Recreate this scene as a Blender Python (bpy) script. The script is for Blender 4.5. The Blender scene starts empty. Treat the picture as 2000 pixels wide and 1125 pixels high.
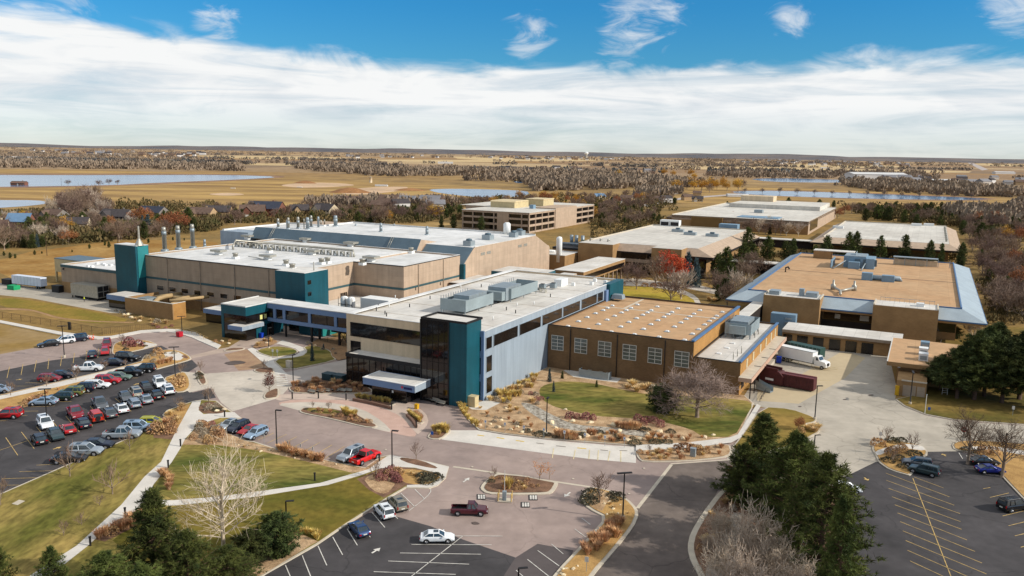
import bpy, math, random
from mathutils import Vector, Matrix, noise
from mathutils.geometry import tessellate_polygon
R = random.Random(7)
sc = bpy.context.scene
col = sc.collection
# ------------------------------------------------------------------ camera model
F, CX, CY, H = 1575., 1000., 562.5, 52.
roll = math.atan(.0165)
pitch = math.atan((562.5-296.5)*math.cos(roll)/F)
CP, SP, CR, SR = math.cos(pitch), math.sin(pitch), math.cos(roll), math.sin(roll)
def ray(px, py):
    x = (px-CX)/F; y = -(py-CY)/F
    xl = x*CR-y*SR; yl = x*SR+y*CR
    return (xl, CP+yl*SP, -SP+yl*CP)
def G(px, py, z=0.):                 # photo point -> point of the horizontal plane at height z
    d = ray(px, py); t = (z-H)/min(d[2], -1e-4)
    return Vector((d[0]*t, d[1]*t, z))
def proj(p):
    z = p[2]-H
    dep = p[1]*CP-z*SP; yl = (p[1]*SP+z*CP)/dep; xl = p[0]/dep
    return (CX+(xl*CR+yl*SR)*F, CY-(-xl*SR+yl*CR)*F)
def hgt(px, py, pyt):                # height of an upright standing at (px,py) whose top shows at pyt
    g = G(px, py); lo, hi = 0., 120.
    for _ in range(40):
        m = (lo+hi)/2
        if proj((g.x, g.y, m))[1] > pyt: lo = m
        else: hi = m
    return lo
def mpp(px, py):                     # metres per photo pixel at a ground point
    g = G(px, py); return (g.y*CP+H*SP)/F
AZ = math.radians(27.1947)           # the campus grid: u along the street fronts, v away from them
SA, CA = math.sin(AZ), math.cos(AZ)
def W(u, v, z=0.): return Vector((u*CA+v*SA, -u*SA+v*CA, z))
def UV(p): return (p[0]*CA-p[1]*SA, p[0]*SA+p[1]*CA)
# ------------------------------------------------------------------ materials
def lin(c):
    return tuple(((x/255.)/12.92 if x/255. < .04045 else ((x/255.+.055)/1.055)**2.4) for x in c)
MATS = {}
def mat(name, rgb, rough=.8, metal=0., var=.18, scale=.6, rgb2=None, bump=0., spec=.3, rnd=0., detail=4., emit=0., coord='P', stretch=None, hue=None):
    """procedural surface: base colour mottled by two noises, optional second colour, optional per-object variation"""
    if name in MATS: return MATS[name]
    m = bpy.data.materials.new(name); m.use_nodes = True
    n = m.node_tree.nodes; l = m.node_tree.links
    b = n['Principled BSDF']
    c = lin(rgb)
    b.inputs['Roughness'].default_value = rough; b.inputs['Metallic'].default_value = metal
    b.inputs['Specular IOR Level'].default_value = spec
    if coord == 'P':
        g = n.new('ShaderNodeNewGeometry'); src = g.outputs['Position']
    else:
        g = n.new('ShaderNodeTexCoord'); src = g.outputs['Object']
    if stretch:
        mp = n.new('ShaderNodeMapping'); mp.inputs['Scale'].default_value = stretch
        l.new(src, mp.inputs['Vector']); src = mp.outputs['Vector']
    t = n.new('ShaderNodeTexNoise'); t.inputs['Scale'].default_value = scale; t.inputs['Detail'].default_value = detail
    l.new(src, t.inputs['Vector'])
    r = n.new('ShaderNodeValToRGB')
    c2 = lin(rgb2) if rgb2 else tuple(x*(1-var) for x in c)
    c1 = c if rgb2 else tuple(min(1, x*(1+var)) for x in c)
    r.color_ramp.elements[0].position = .34; r.color_ramp.elements[1].position = .66
    r.color_ramp.elements[0].color = (*c2, 1); r.color_ramp.elements[1].color = (*c1, 1)
    l.new(t.outputs['Fac'], r.inputs['Fac']); out = r.outputs['Color']
    t2 = n.new('ShaderNodeTexNoise'); t2.inputs['Scale'].default_value = scale*9.7; t2.inputs['Detail'].default_value = 3.
    l.new(src, t2.inputs['Vector'])
    mr = n.new('ShaderNodeMapRange'); mr.inputs[1].default_value = .3; mr.inputs[2].default_value = .7
    mr.inputs[3].default_value = 1-var*.7; mr.inputs[4].default_value = 1+var*.7
    l.new(t2.outputs['Fac'], mr.inputs[0])
    mx = n.new('ShaderNodeMix'); mx.data_type = 'RGBA'; mx.blend_type = 'MULTIPLY'; mx.inputs[0].default_value = 1
    l.new(out, mx.inputs[6]); l.new(mr.outputs[0], mx.inputs[7]); out = mx.outputs[2]
    if rnd:
        oi = n.new('ShaderNodeObjectInfo'); hs = n.new('ShaderNodeHueSaturation')
        m2 = n.new('ShaderNodeMapRange'); m2.inputs[3].default_value = 1-rnd; m2.inputs[4].default_value = 1+rnd
        l.new(oi.outputs['Random'], m2.inputs[0]); l.new(m2.outputs[0], hs.inputs['Value'])
        m3 = n.new('ShaderNodeMapRange'); m3.inputs[3].default_value = .5-rnd*.05; m3.inputs[4].default_value = .5+rnd*.05
        l.new(oi.outputs['Random'], m3.inputs[0]); l.new(m3.outputs[0], hs.inputs['Hue'])
        l.new(out, hs.inputs['Color']); out = hs.outputs['Color']
    l.new(out, b.inputs['Base Color'])
    if bump:
        bp = n.new('ShaderNodeBump'); bp.inputs['Strength'].default_value = bump; bp.inputs['Distance'].default_value = .1
        l.new(t2.outputs['Fac'], bp.inputs['Height']); l.new(bp.outputs['Normal'], b.inputs['Normal'])
    MATS[name] = m; return m
def ribbed(name, rgb, per=.6, depth=.25, rough=.5, metal=0., dirv=(1, 1, 0)):
    """sheet-metal siding: vertical ribs as a bump and a slight tone change"""
    m = mat(name, rgb, rough, metal, var=.08, scale=.25, coord='O')
    n = m.node_tree.nodes; l = m.node_tree.links
    tc = n.new('ShaderNodeTexCoord'); w = n.new('ShaderNodeTexWave'); w.bands_direction = 'DIAGONAL'
    w.inputs['Scale'].default_value = 1/per; mp = n.new('ShaderNodeMapping'); mp.inputs['Scale'].default_value = dirv
    l.new(tc.outputs['Object'], mp.inputs['Vector']); l.new(mp.outputs['Vector'], w.inputs['Vector'])
    bp = n.new('ShaderNodeBump'); bp.inputs['Strength'].default_value = depth; bp.inputs['Distance'].default_value = .05
    l.new(w.outputs['Fac'], bp.inputs['Height']); l.new(bp.outputs['Normal'], n['Principled BSDF'].inputs['Normal'])
    return m
def brick(name, a, b, mortar, sc_=3., rough=.9, w=.5, h=.25):
    m = bpy.data.materials.new(name); m.use_nodes = True; MATS[name] = m
    n = m.node_tree.nodes; l = m.node_tree.links; bs = n['Principled BSDF']
    bs.inputs['Roughness'].default_value = rough; bs.inputs['Specular IOR Level'].default_value = .2
    tc = n.new('ShaderNodeTexCoord'); sx = n.new('ShaderNodeSeparateXYZ'); l.new(tc.outputs['Object'], sx.inputs[0])
    ad = n.new('ShaderNodeMath'); l.new(sx.outputs[0], ad.inputs[0]); l.new(sx.outputs[1], ad.inputs[1])
    cx = n.new('ShaderNodeCombineXYZ'); l.new(ad.outputs[0], cx.inputs[0]); l.new(sx.outputs[2], cx.inputs[1])
    bt = n.new('ShaderNodeTexBrick'); bt.inputs['Scale'].default_value = sc_
    bt.inputs['Color1'].default_value = (*lin(a), 1); bt.inputs['Color2'].default_value = (*lin(b), 1); bt.inputs['Mortar'].default_value = (*lin(mortar), 1)
    bt.inputs['Mortar Size'].default_value = .02; bt.inputs['Brick Width'].default_value = w; bt.inputs['Row Height'].default_value = h
    l.new(cx.outputs[0], bt.inputs['Vector'])
    t = n.new('ShaderNodeTexNoise'); t.inputs['Scale'].default_value = .35; l.new(tc.outputs['Object'], t.inputs['Vector'])
    mr = n.new('ShaderNodeMapRange'); mr.inputs[1].default_value = .3; mr.inputs[2].default_value = .7; mr.inputs[3].default_value = .86; mr.inputs[4].default_value = 1.1
    l.new(t.outputs['Fac'], mr.inputs[0])
    mx = n.new('ShaderNodeMix'); mx.data_type = 'RGBA'; mx.blend_type = 'MULTIPLY'; mx.inputs[0].default_value = 1
    l.new(bt.outputs['Color'], mx.inputs[6]); l.new(mr.outputs[0], mx.inputs[7]); l.new(mx.outputs[2], bs.inputs['Base Color'])
    return m
def worn(m, cs=.07, amt=.35, stain=.35):
    """sealed cracks, drips and worn lanes on paving"""
    n = m.node_tree.nodes; l = m.node_tree.links; b = n['Principled BSDF']; src = b.inputs['Base Color'].links[0].from_socket
    g = n.new('ShaderNodeNewGeometry'); w = n.new('ShaderNodeTexNoise'); w.inputs['Scale'].default_value = .25; w.inputs['Detail'].default_value = 4; l.new(g.outputs['Position'], w.inputs['Vector'])
    ad = n.new('ShaderNodeVectorMath'); ad.operation = 'MULTIPLY_ADD'; ad.inputs[1].default_value = (5, 5, 0); l.new(w.outputs['Color'], ad.inputs[0]); l.new(g.outputs['Position'], ad.inputs[2])
    v = n.new('ShaderNodeTexVoronoi'); v.feature = 'DISTANCE_TO_EDGE'; v.inputs['Scale'].default_value = cs; l.new(ad.outputs[0], v.inputs['Vector'])
    r = n.new('ShaderNodeMapRange'); r.inputs[1].default_value = 0; r.inputs[2].default_value = cs*.16; r.inputs[3].default_value = 1-amt; r.inputs[4].default_value = 1; l.new(v.outputs['Distance'], r.inputs[0])
    t = n.new('ShaderNodeTexNoise'); t.inputs['Scale'].default_value = .16; t.inputs['Detail'].default_value = 9; t.inputs['Roughness'].default_value = .65; l.new(g.outputs['Position'], t.inputs['Vector'])
    q = n.new('ShaderNodeMapRange'); q.inputs[1].default_value = .32; q.inputs[2].default_value = .68; q.inputs[3].default_value = 1-stain; q.inputs[4].default_value = 1+stain*.55; l.new(t.outputs['Fac'], q.inputs[0])
    k = n.new('ShaderNodeMath'); k.operation = 'MULTIPLY'; l.new(r.outputs[0], k.inputs[0]); l.new(q.outputs[0], k.inputs[1])
    x = n.new('ShaderNodeMix'); x.data_type = 'RGBA'; x.blend_type = 'MULTIPLY'; x.inputs[0].default_value = 1; l.new(src, x.inputs[6]); l.new(k.outputs[0], x.inputs[7]); l.new(x.outputs[2], b.inputs['Base Color']); return m
def joints(m, w, h, amt=.8, wall=True, ms=.03):
    """panel joints (walls) or lapped sheet seams (roofs), with a little tone shift from panel to panel"""
    n = m.node_tree.nodes; l = m.node_tree.links; b = n['Principled BSDF']; src = b.inputs['Base Color'].links[0].from_socket
    tc = n.new('ShaderNodeTexCoord'); sx = n.new('ShaderNodeSeparateXYZ'); l.new(tc.outputs['Object'], sx.inputs[0]); cx = n.new('ShaderNodeCombineXYZ')
    if wall:
        ad = n.new('ShaderNodeMath'); l.new(sx.outputs[0], ad.inputs[0]); l.new(sx.outputs[1], ad.inputs[1]); l.new(ad.outputs[0], cx.inputs[0]); l.new(sx.outputs[2], cx.inputs[1])
    else: l.new(sx.outputs[1], cx.inputs[0]); l.new(sx.outputs[0], cx.inputs[1])
    bt = n.new('ShaderNodeTexBrick'); bt.inputs['Scale'].default_value = 1; bt.offset = 0 if wall else .5; bt.inputs['Brick Width'].default_value = w; bt.inputs['Row Height'].default_value = h; bt.inputs['Mortar Size'].default_value = ms; bt.inputs['Mortar Smooth'].default_value = .3
    bt.inputs['Color1'].default_value = (1, 1, 1, 1); bt.inputs['Color2'].default_value = (.93, .93, .93, 1); bt.inputs['Mortar'].default_value = (amt, amt, amt, 1); l.new(cx.outputs[0], bt.inputs['Vector'])
    x = n.new('ShaderNodeMix'); x.data_type = 'RGBA'; x.blend_type = 'MULTIPLY'; x.inputs[0].default_value = 1; l.new(src, x.inputs[6]); l.new(bt.outputs['Color'], x.inputs[7]); out = x.outputs[2]
    t = n.new('ShaderNodeTexNoise'); t.inputs['Scale'].default_value = .3; t.inputs['Detail'].default_value = 8; mp = n.new('ShaderNodeMapping'); mp.inputs['Scale'].default_value = (2.5, 2.5, .25) if wall else (1, 1, 1); l.new(tc.outputs['Object'], mp.inputs['Vector']); l.new(mp.outputs['Vector'], t.inputs['Vector'])
    q = n.new('ShaderNodeMapRange'); q.inputs[1].default_value = .3; q.inputs[2].default_value = .7; q.inputs[3].default_value = .88; q.inputs[4].default_value = 1.08; l.new(t.outputs['Fac'], q.inputs[0])
    y = n.new('ShaderNodeMix'); y.data_type = 'RGBA'; y.blend_type = 'MULTIPLY'; y.inputs[0].default_value = 1; l.new(out, y.inputs[6]); l.new(q.outputs[0], y.inputs[7]); l.new(y.outputs[2], b.inputs['Base Color']); return m
# setting
M_ground = None
M_lawn = mat('lawn_grass', (98, 96, 42), .95, var=.5, scale=.13, rgb2=(152, 130, 74), bump=.3, spec=.1, stretch=(1., .42, 1.))
M_lawn2 = mat('green_lawn_grass', (78, 86, 36), .95, var=.5, scale=.13, rgb2=(146, 128, 70), bump=.3, spec=.1, stretch=(.45, 1., 1.))
M_drylawn = mat('dry_lawn', (150, 122, 66), .95, var=.22, scale=.07, rgb2=(118, 104, 46), bump=.3, spec=.1)
M_bed = mat('rock_mulch', (194, 164, 128), .95, var=.4, scale=.5, rgb2=(156, 126, 94), bump=.6, spec=.1, detail=8)
M_bedtan = mat('tan_gravel', (188, 150, 94), .95, var=.22, scale=.5, rgb2=(164, 128, 80), bump=.4, spec=.1)
M_bark = mat('bark_mulch', (138, 106, 84), .95, var=.35, scale=.7, rgb2=(106, 82, 66), bump=.5, spec=.1)
M_creek = mat('creek_stones', (196, 188, 172), .9, var=.45, scale=1.6, rgb2=(112, 100, 86), bump=.8)
M_road = mat('mauve_paving', (164, 145, 135), .9, var=.10, scale=.06, rgb2=(150, 133, 125), spec=.2, detail=6)
M_pinkpave = mat('pink_brick_paving', (198, 166, 150), .9, var=.10, scale=.5, rgb2=(188, 156, 140), spec=.2)
M_tanpave = mat('tan_brick_paving', (168, 138, 108), .9, var=.16, scale=.4, rgb2=(150, 120, 96), spec=.2)
M_conc = mat('concrete', (204, 193, 177), .9, var=.07, scale=.07, rgb2=(184, 173, 158), spec=.2, detail=6)
M_walk = mat('light_concrete', (208, 201, 190), .9, var=.07, scale=.3, spec=.2)
M_kerb = mat('kerb_concrete', (196, 184, 164), .9, var=.08, scale=.6, spec=.2)
M_yard = mat('yard_concrete', (184, 174, 158), .9, var=.08, scale=.05, rgb2=(168, 159, 144), spec=.2, detail=7)
M_asph = mat('dark_asphalt', (80, 76, 76), .9, var=.10, scale=.09, rgb2=(69, 66, 66), spec=.25, detail=7)
M_asphm = mat('mid_asphalt', (118, 106, 97), .9, var=.10, scale=.08, rgb2=(106, 95, 88), spec=.25, detail=7)
M_yel = mat('yellow_paint', (212, 178, 108), .7, var=.12, scale=1.1, rgb2=(168, 142, 96))
M_wht = mat('white_paint', (224, 219, 208), .7, var=.10, scale=1.1, rgb2=(188, 182, 172))
M_dirt = mat('bare_dirt', (170, 134, 98), .95, var=.2, scale=.2, rgb2=(146, 116, 86), bump=.3, spec=.1)
# buildings
M_roofw = mat('white_roof_membrane', (228, 226, 222), .7, var=.06, scale=.08, rgb2=(206, 204, 198), spec=.3, detail=7)
M_roofc = mat('cream_roof_membrane', (222, 217, 208), .75, var=.06, scale=.09, rgb2=(202, 195, 184), spec=.25, detail=8)
M_rooft = mat('tan_gravel_roof', (192, 158, 121), .95, var=.09, scale=.09, rgb2=(188, 150, 112), spec=.1, detail=8)
M_rooff = mat('pale_far_roof', (216, 210, 198), .8, var=.06, scale=.05, rgb2=(198, 191, 179), spec=.2)
M_tan = mat('tan_panel_wall', (166, 147, 126), .85, var=.05, scale=.4, spec=.2, coord='O')
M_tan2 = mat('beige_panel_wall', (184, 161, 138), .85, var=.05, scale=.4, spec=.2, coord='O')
M_cream = mat('cream_panel_wall', (212, 190, 158), .85, var=.05, scale=.3, spec=.2, coord='O')
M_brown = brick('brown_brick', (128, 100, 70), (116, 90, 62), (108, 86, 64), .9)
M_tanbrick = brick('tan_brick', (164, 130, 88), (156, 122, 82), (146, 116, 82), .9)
M_sunbrick = brick('sunlit_brick', (176, 132, 76), (168, 124, 70), (152, 116, 72), .9)  # brick of sun-facing sides, sunlight put into the lighter colour
M_teal = ribbed('teal_metal_siding', (20, 80, 92), .5, .3, .45)
M_blue = mat('blue_grey_panel', (150, 162, 172), .55, var=.03, scale=.2, coord='O')
M_bluef = mat('blue_fascia', (106, 130, 164), .5, var=.04, scale=.3, coord='O')
M_bluet = mat('blue_trim', (78, 112, 150), .5, var=.06, scale=.5, coord='O')
M_bluemet = ribbed('blue_grey_metal_roof', (120, 146, 164), .8, .3, .5)
M_slope = ribbed('slate_blue_metal_slope', (88, 106, 116), .8, .4, .5)
M_eave = ribbed('pale_blue_metal_eave', (160, 172, 178), .9, .25, .5)
M_tealband = mat('teal_band', (58, 86, 90), .6, var=.06, scale=.4, coord='O')
M_glass = mat('dark_glass', (26, 23, 22), .05, var=.3, scale=.25, spec=.6)
M_glassb = mat('tinted_glass', (30, 24, 20), .12, var=.4, scale=.3, spec=.5)
M_glassp = mat('pale_glass', (92, 96, 92), .1, var=.25, scale=.3, spec=.6)
M_frame = mat('white_frame', (206, 202, 192), .5, var=.04)
M_dark = mat('dark_metal', (34, 32, 32), .6, var=.1)
M_dkrec = mat('shaded_recess', (44, 36, 32), .8, var=.15)  # recess shade painted into the dark colour; also serves mullions and doors
M_galv = mat('galvanised_metal', (150, 160, 164), .45, .35, var=.08, scale=1.2, coord='O')
M_steel = mat('weathered_steel', (168, 164, 152), .4, .4, var=.12, scale=1.5, coord='O')
M_screen = ribbed('grey_screen_panel', (146, 158, 160), .35, .4, .5, .2)
M_white = mat('white_enamel', (228, 228, 224), .45, var=.04)
M_creamm = mat('cream_metal', (196, 178, 136), .6, var=.08)
M_duct = mat('tan_duct', (168, 142, 102), .6, var=.08)
M_maroon = mat('maroon_steel', (78, 36, 36), .6, var=.16, scale=1.)
M_far = mat('far_wall', (168, 138, 108), .85, var=.08, scale=.2)
M_olive = mat('olive_panel', (128, 100, 60), .85, var=.06, scale=.3)
for m_, a_ in ((M_tan, (3.2, 1.6)), (M_tan2, (3.2, 1.6)), (M_cream, (4., 5.)), (M_blue, (1.1, 15.)), (M_teal, (.9, 4.2))): joints(m_, *a_, amt=.82, ms=.035)
for m_ in (M_roofw, M_roofc, M_rooff): joints(m_, 22., 3.1, .8, False, .09)
joints(M_rooft, 30., 9., .88, False, .1); joints(M_glass, 1.5, 3.4, .5, True, .05)
for m_ in (M_asph, M_asphm): worn(m_, .06, .3, .3)
worn(M_road, .05, .16, .16); worn(M_conc, .12, .14, .14); worn(M_yard, .09, .2, .16)
# ------------------------------------------------------------------ mesh builder
class MB:
    def __init__(s): s.v = []; s.f = []; s.mi = []; s.k = 0
    def face(s, pts):
        b = len(s.v); s.v += [tuple(p) for p in pts]; s.f.append(tuple(range(b, b+len(pts)))); s.mi.append(s.k)
    def box(s, x0, x1, y0, y1, z0, z1, tx=0, ty=0):
        b = len(s.v)
        s.v += [(x0, y0, z0), (x1, y0, z0), (x1, y1, z0), (x0, y1, z0), (x0+tx, y0+ty, z1), (x1-tx, y0+ty, z1), (x1-tx, y1-ty, z1), (x0+tx, y1-ty, z1)]
        for q in ((3, 2, 1, 0), (4, 5, 6, 7), (0, 1, 5, 4), (1, 2, 6, 5), (2, 3, 7, 6), (3, 0, 4, 7)):
            s.f.append(tuple(b+i for i in q)); s.mi.append(s.k)
        return s
    def prism(s, pts, z0, z1, cap=True):            # pts: CCW (x,y)
        n = len(pts); b = len(s.v)
        s.v += [(p[0], p[1], z0) for p in pts]+[(p[0], p[1], z1) for p in pts]
        for i in range(n):
            j = (i+1) % n; s.f.append((b+i, b+j, b+n+j, b+n+i)); s.mi.append(s.k)
        if cap:
            for t in tessellate_polygon([[Vector((p[0], p[1], 0)) for p in pts]]):
                a, bb, c = t
                P, Q, S = (Vector(pts[i][:2]) for i in t)
                if (Q-P).cross(S-P) < 0: bb, c = c, bb
                s.f.append((b+n+a, b+n+bb, b+n+c)); s.mi.append(s.k)
        return s
    def extrude(s, prof, a0, a1, axis='x'):          # prof: (other, z) polygon, extruded along axis
        n = len(prof); b = len(s.v)
        for a in (a0, a1):
            s.v += [(a, p[0], p[1]) if axis == 'x' else (p[0], a, p[1]) for p in prof]
        for i in range(n):
            j = (i+1) % n; s.f.append((b+i, b+j, b+n+j, b+n+i)); s.mi.append(s.k)
        s.f.append(tuple(range(b+n-1, b-1, -1))); s.mi.append(s.k); s.f.append(tuple(range(b+n, b+2*n))); s.mi.append(s.k)
        return s
    def tube(s, pts, rads, n=6, cap=True):
        b = len(s.v); m = len(pts); up = Vector((0, 0, 1))
        for i, p in enumerate(pts):
            p = Vector(p); d = Vector(pts[min(i+1, m-1)])-Vector(pts[max(i-1, 0)])
            if d.length < 1e-9: d = up.copy()
            d.normalize(); a = d.cross(up if abs(d.z) < .95 else Vector((1, 0, 0))).normalized(); c = d.cross(a)
            for k in range(n):
                t = 2*math.pi*k/n; q = p+(a*math.cos(t)+c*math.sin(t))*rads[i]; s.v.append((q.x, q.y, q.z))
        for i in range(m-1):
            for k in range(n):
                k2 = (k+1) % n; s.f.append((b+i*n+k, b+i*n+k2, b+(i+1)*n+k2, b+(i+1)*n+k)); s.mi.append(s.k)
        if cap and n > 2:
            s.f.append(tuple(b+k for k in range(n))); s.mi.append(s.k)
            s.f.append(tuple(b+(m-1)*n+k for k in range(n-1, -1, -1))); s.mi.append(s.k)
        return s
    def lathe(s, x, y, prof, n=12):                   # prof: (r,z) from bottom to top
        return s.tube([(x, y, z) for r, z in prof], [max(r, .001) for r, z in prof], n)
    def build(s, name, mats, parent=None, smooth=False, loc=None):
        me = bpy.data.meshes.new(name); me.from_pydata(s.v, [], s.f)
        if not isinstance(mats, (list, tuple)): mats = [mats]
        for m in mats: me.materials.append(m)
        if len(mats) > 1: me.polygons.foreach_set('material_index', s.mi)
        if smooth: me.polygons.foreach_set('use_smooth', [True]*len(me.polygons))
        me.update(); o = bpy.data.objects.new(name, me); col.objects.link(o)
        if parent: o.parent = parent
        if loc is not None: o.location = loc
        return o
def fix(o):
    """outward normals"""
    import bmesh
    bm = bmesh.new(); bm.from_mesh(o.data); bmesh.ops.recalc_face_normals(bm, faces=bm.faces); bm.to_mesh(o.data); bm.free(); return o
def tag(o, label=None, cat=None, group=None, kind=None):
    if label: o['label'] = label
    if cat: o['category'] = cat
    if group: o['group'] = group
    if kind: o['kind'] = kind
    return o
def empty(name, label, cat, loc=(0, 0, 0), rz=0., group=None):
    o = bpy.data.objects.new(name, None); col.objects.link(o); o.location = loc; o.rotation_euler = (0, 0, rz)
    o.empty_display_size = .3
    return tag(o, label, cat, group)
def dup(root, loc=None, rz=None, scale=None, label=None, group=None):
    def rec(o, par):
        c = o.copy(); col.objects.link(c)
        if par: c.parent = par
        for ch in KIDS.get(o.name, ()): rec(ch, c)
        return c
    r = rec(root, None)
    place(r, loc, rz, scale, label, group); return r
def place(r, loc=None, rz=None, scale=None, label=None, group=None):
    if loc is not None: r.location = loc
    if rz is not None: r.rotation_euler = (0, 0, rz)
    if scale is not None: r.scale = scale if isinstance(scale, (tuple, list)) else (scale,)*3
    if label: r['label'] = label
    if group: r['group'] = group
    elif 'group' in r.keys() and group == '': del r['group']
    return r
KIDS = {}
def proto(root):
    def rec(o):
        KIDS[o.name] = list(o.children)
        for c in o.children: rec(c)
    bpy.context.view_layer.update(); rec(root); return root
USED = set()
def inst(root, **k):
    """first use moves the prototype itself, later ones copy it"""
    if root.name in USED: return dup(root, **k)
    USED.add(root.name); return place(root, **k)
# ------------------------------------------------------------------ flat setting pieces
ZL = [.02]; ZR = [.302]; STEP = [.004]
RZ = .2; LZ = .3                        # road level and kerb-top level
def chaikin(p, it):
    for _ in range(it):
        q = []
        for i in range(len(p)):
            a, b = Vector(p[i]), Vector(p[(i+1) % len(p)]); q += [tuple(a*.78+b*.22), tuple(a*.22+b*.78)]
        p = q
    return p
def gpts(px, smooth=0):
    p = [tuple(G(*a)[:2]) for a in px]
    if smooth: p = chaikin(p, smooth)
    ar = sum(p[i][0]*p[(i+1) % len(p)][1]-p[(i+1) % len(p)][0]*p[i][1] for i in range(len(p)))
    return p if ar > 0 else p[::-1]
def inset(p, d):
    out = []; n = len(p)
    for i in range(n):
        a, b, c = Vector(p[i-1]), Vector(p[i]), Vector(p[(i+1) % n])
        e1 = (b-a).normalized(); e2 = (c-b).normalized()
        n1 = Vector((-e1.y, e1.x)); n2 = Vector((-e2.y, e2.x)); m = n1+n2
        if m.length < .2: m = n1
        m.normalize(); k = d/max(.45, m.dot(n1)); q = b+m*k; out.append((q.x, q.y))
    return out
def flat(name, px, m, smooth=0, raised=False):
    Z = ZR if raised else ZL; Z[0] += STEP[0]
    p = gpts(px, smooth); mb = MB()
    mb.v = [(a, b, Z[0]) for a, b in p]
    for t in tessellate_polygon([[Vector((a, b, 0)) for a, b in p]]):
        P, Q, S = (Vector(p[i]) for i in t)
        mb.f.append(t if (Q-P).cross(S-P) > 0 else (t[0], t[2], t[1])); mb.mi.append(0)
    return tag(mb.build(name, m), kind='structure')
def raised(name, px, m, smooth=2, kw=.32, h=.30, kerb=True):
    p = gpts(px, smooth)
    mb = MB(); mb.prism(p, 0, h); tag(mb.build('kerb' if kerb else name, M_kerb if kerb else m), kind='structure')
    if kerb:
        q = inset(p, kw); ZR[0] += STEP[0]; mb = MB(); mb.v = [(a, b, ZR[0]) for a, b in q]
        for t in tessellate_polygon([[Vector((a, b, 0)) for a, b in q]]):
            P, Q, S = (Vector(q[i]) for i in t)
            mb.f.append(t if (Q-P).cross(S-P) > 0 else (t[0], t[2], t[1])); mb.mi.append(0)
        tag(mb.build(name, m), kind='structure')
def Z1(*pts): return [(x/4., 640+y/4.) for x, y in pts]
def Z2(*pts): return [(400+x/4., 640+y/4.) for x, y in pts]
def Z3(*pts): return [(500+x/4., 850+y/4.) for x, y in pts]
def Z9(*pts): return [(900+x/4., 850+y/4.) for x, y in pts]
def Z8(*pts): return [(850+x/4., 640+y/4.) for x, y in pts]
def ZS(*pts): return [(x/4., 850+y/4.) for x, y in pts]
def Z13(*pts): return [(1300+x/2.857, 640+y/2.857) for x, y in pts]
def Z14(*pts): return [(1400+x/3.3333, 850+y/3.3333) for x, y in pts]
# ------------------------------------------------------------------ world, sun, camera
SUN_D = Vector((-1.70*CA-.33*SA, 1.70*SA-.33*CA, -1.)).normalized()   # direction the light travels
sd = -SUN_D
sun_el = math.asin(sd.z); sun_az = math.atan2(sd.x, sd.y)
world = bpy.data.worlds.new('World'); sc.world = world; world.use_nodes = True
n = world.node_tree.nodes; l = world.node_tree.links; bg = n['Background']
sky = n.new('ShaderNodeTexSky'); sky.sky_type = 'NISHITA'; sky.sun_disc = False
sky.sun_elevation = sun_el; sky.sun_rotation = sun_az; sky.altitude = 1500; sky.air_density = 1.; sky.dust_density = .4; sky.ozone_density = 2.5
tc = n.new('ShaderNodeTexCoord'); sx = n.new('ShaderNodeSeparateXYZ'); l.new(tc.outputs['Generated'], sx.inputs[0])
def math_(op, a, b=None, c=None):
    m = n.new('ShaderNodeMath'); m.operation = op
    for i, q in enumerate((a, b, c)):
        if q is None: continue
        if isinstance(q, (int, float)): m.inputs[i].default_value = q
        else: l.new(q, m.inputs[i])
    return m.outputs[0]
def ss(x, a, b):
    m = n.new('ShaderNodeMapRange'); m.interpolation_type = 'SMOOTHSTEP'; l.new(x, m.inputs[0])
    m.inputs[1].default_value = a; m.inputs[2].default_value = b; return m.outputs[0]
def wnoise(scale, det, sx_, sz, dist=0., rough=.5, ofs=0.):
    mp = n.new('ShaderNodeMapping'); mp.inputs['Scale'].default_value = (sx_, sx_, sz); mp.inputs['Location'].default_value = (ofs, ofs*.7, ofs*.3)
    l.new(tc.outputs['Generated'], mp.inputs['Vector'])
    t = n.new('ShaderNodeTexNoise'); t.inputs['Scale'].default_value = scale; t.inputs['Detail'].default_value = det
    t.inputs['Distortion'].default_value = dist; t.inputs['Roughness'].default_value = rough
    l.new(mp.outputs['Vector'], t.inputs['Vector']); return t.outputs['Fac']
elev = sx.outputs[2]; xx = sx.outputs[0]
# tint the physical sky towards the photograph's deep late-autumn blue
tint = n.new('ShaderNodeMix'); tint.data_type = 'RGBA'; tint.blend_type = 'MULTIPLY'; tint.inputs[0].default_value = 1.
rp = n.new('ShaderNodeValToRGB'); rp.color_ramp.elements[0].color = (.76, .84, .86, 1); rp.color_ramp.elements[1].color = (.20, .84, 1.16, 1)
rp.color_ramp.elements[0].position = .0; rp.color_ramp.elements[1].position = .17
e2 = rp.color_ramp.elements.new(.09); e2.color = (.30, .80, 1.0, 1)
e3 = rp.color_ramp.elements.new(.5); e3.color = (.9, .95, 1., 1)
l.new(elev, rp.inputs['Fac']); l.new(sky.outputs[0], tint.inputs[6]); l.new(rp.outputs[0], tint.inputs[7])
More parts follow.
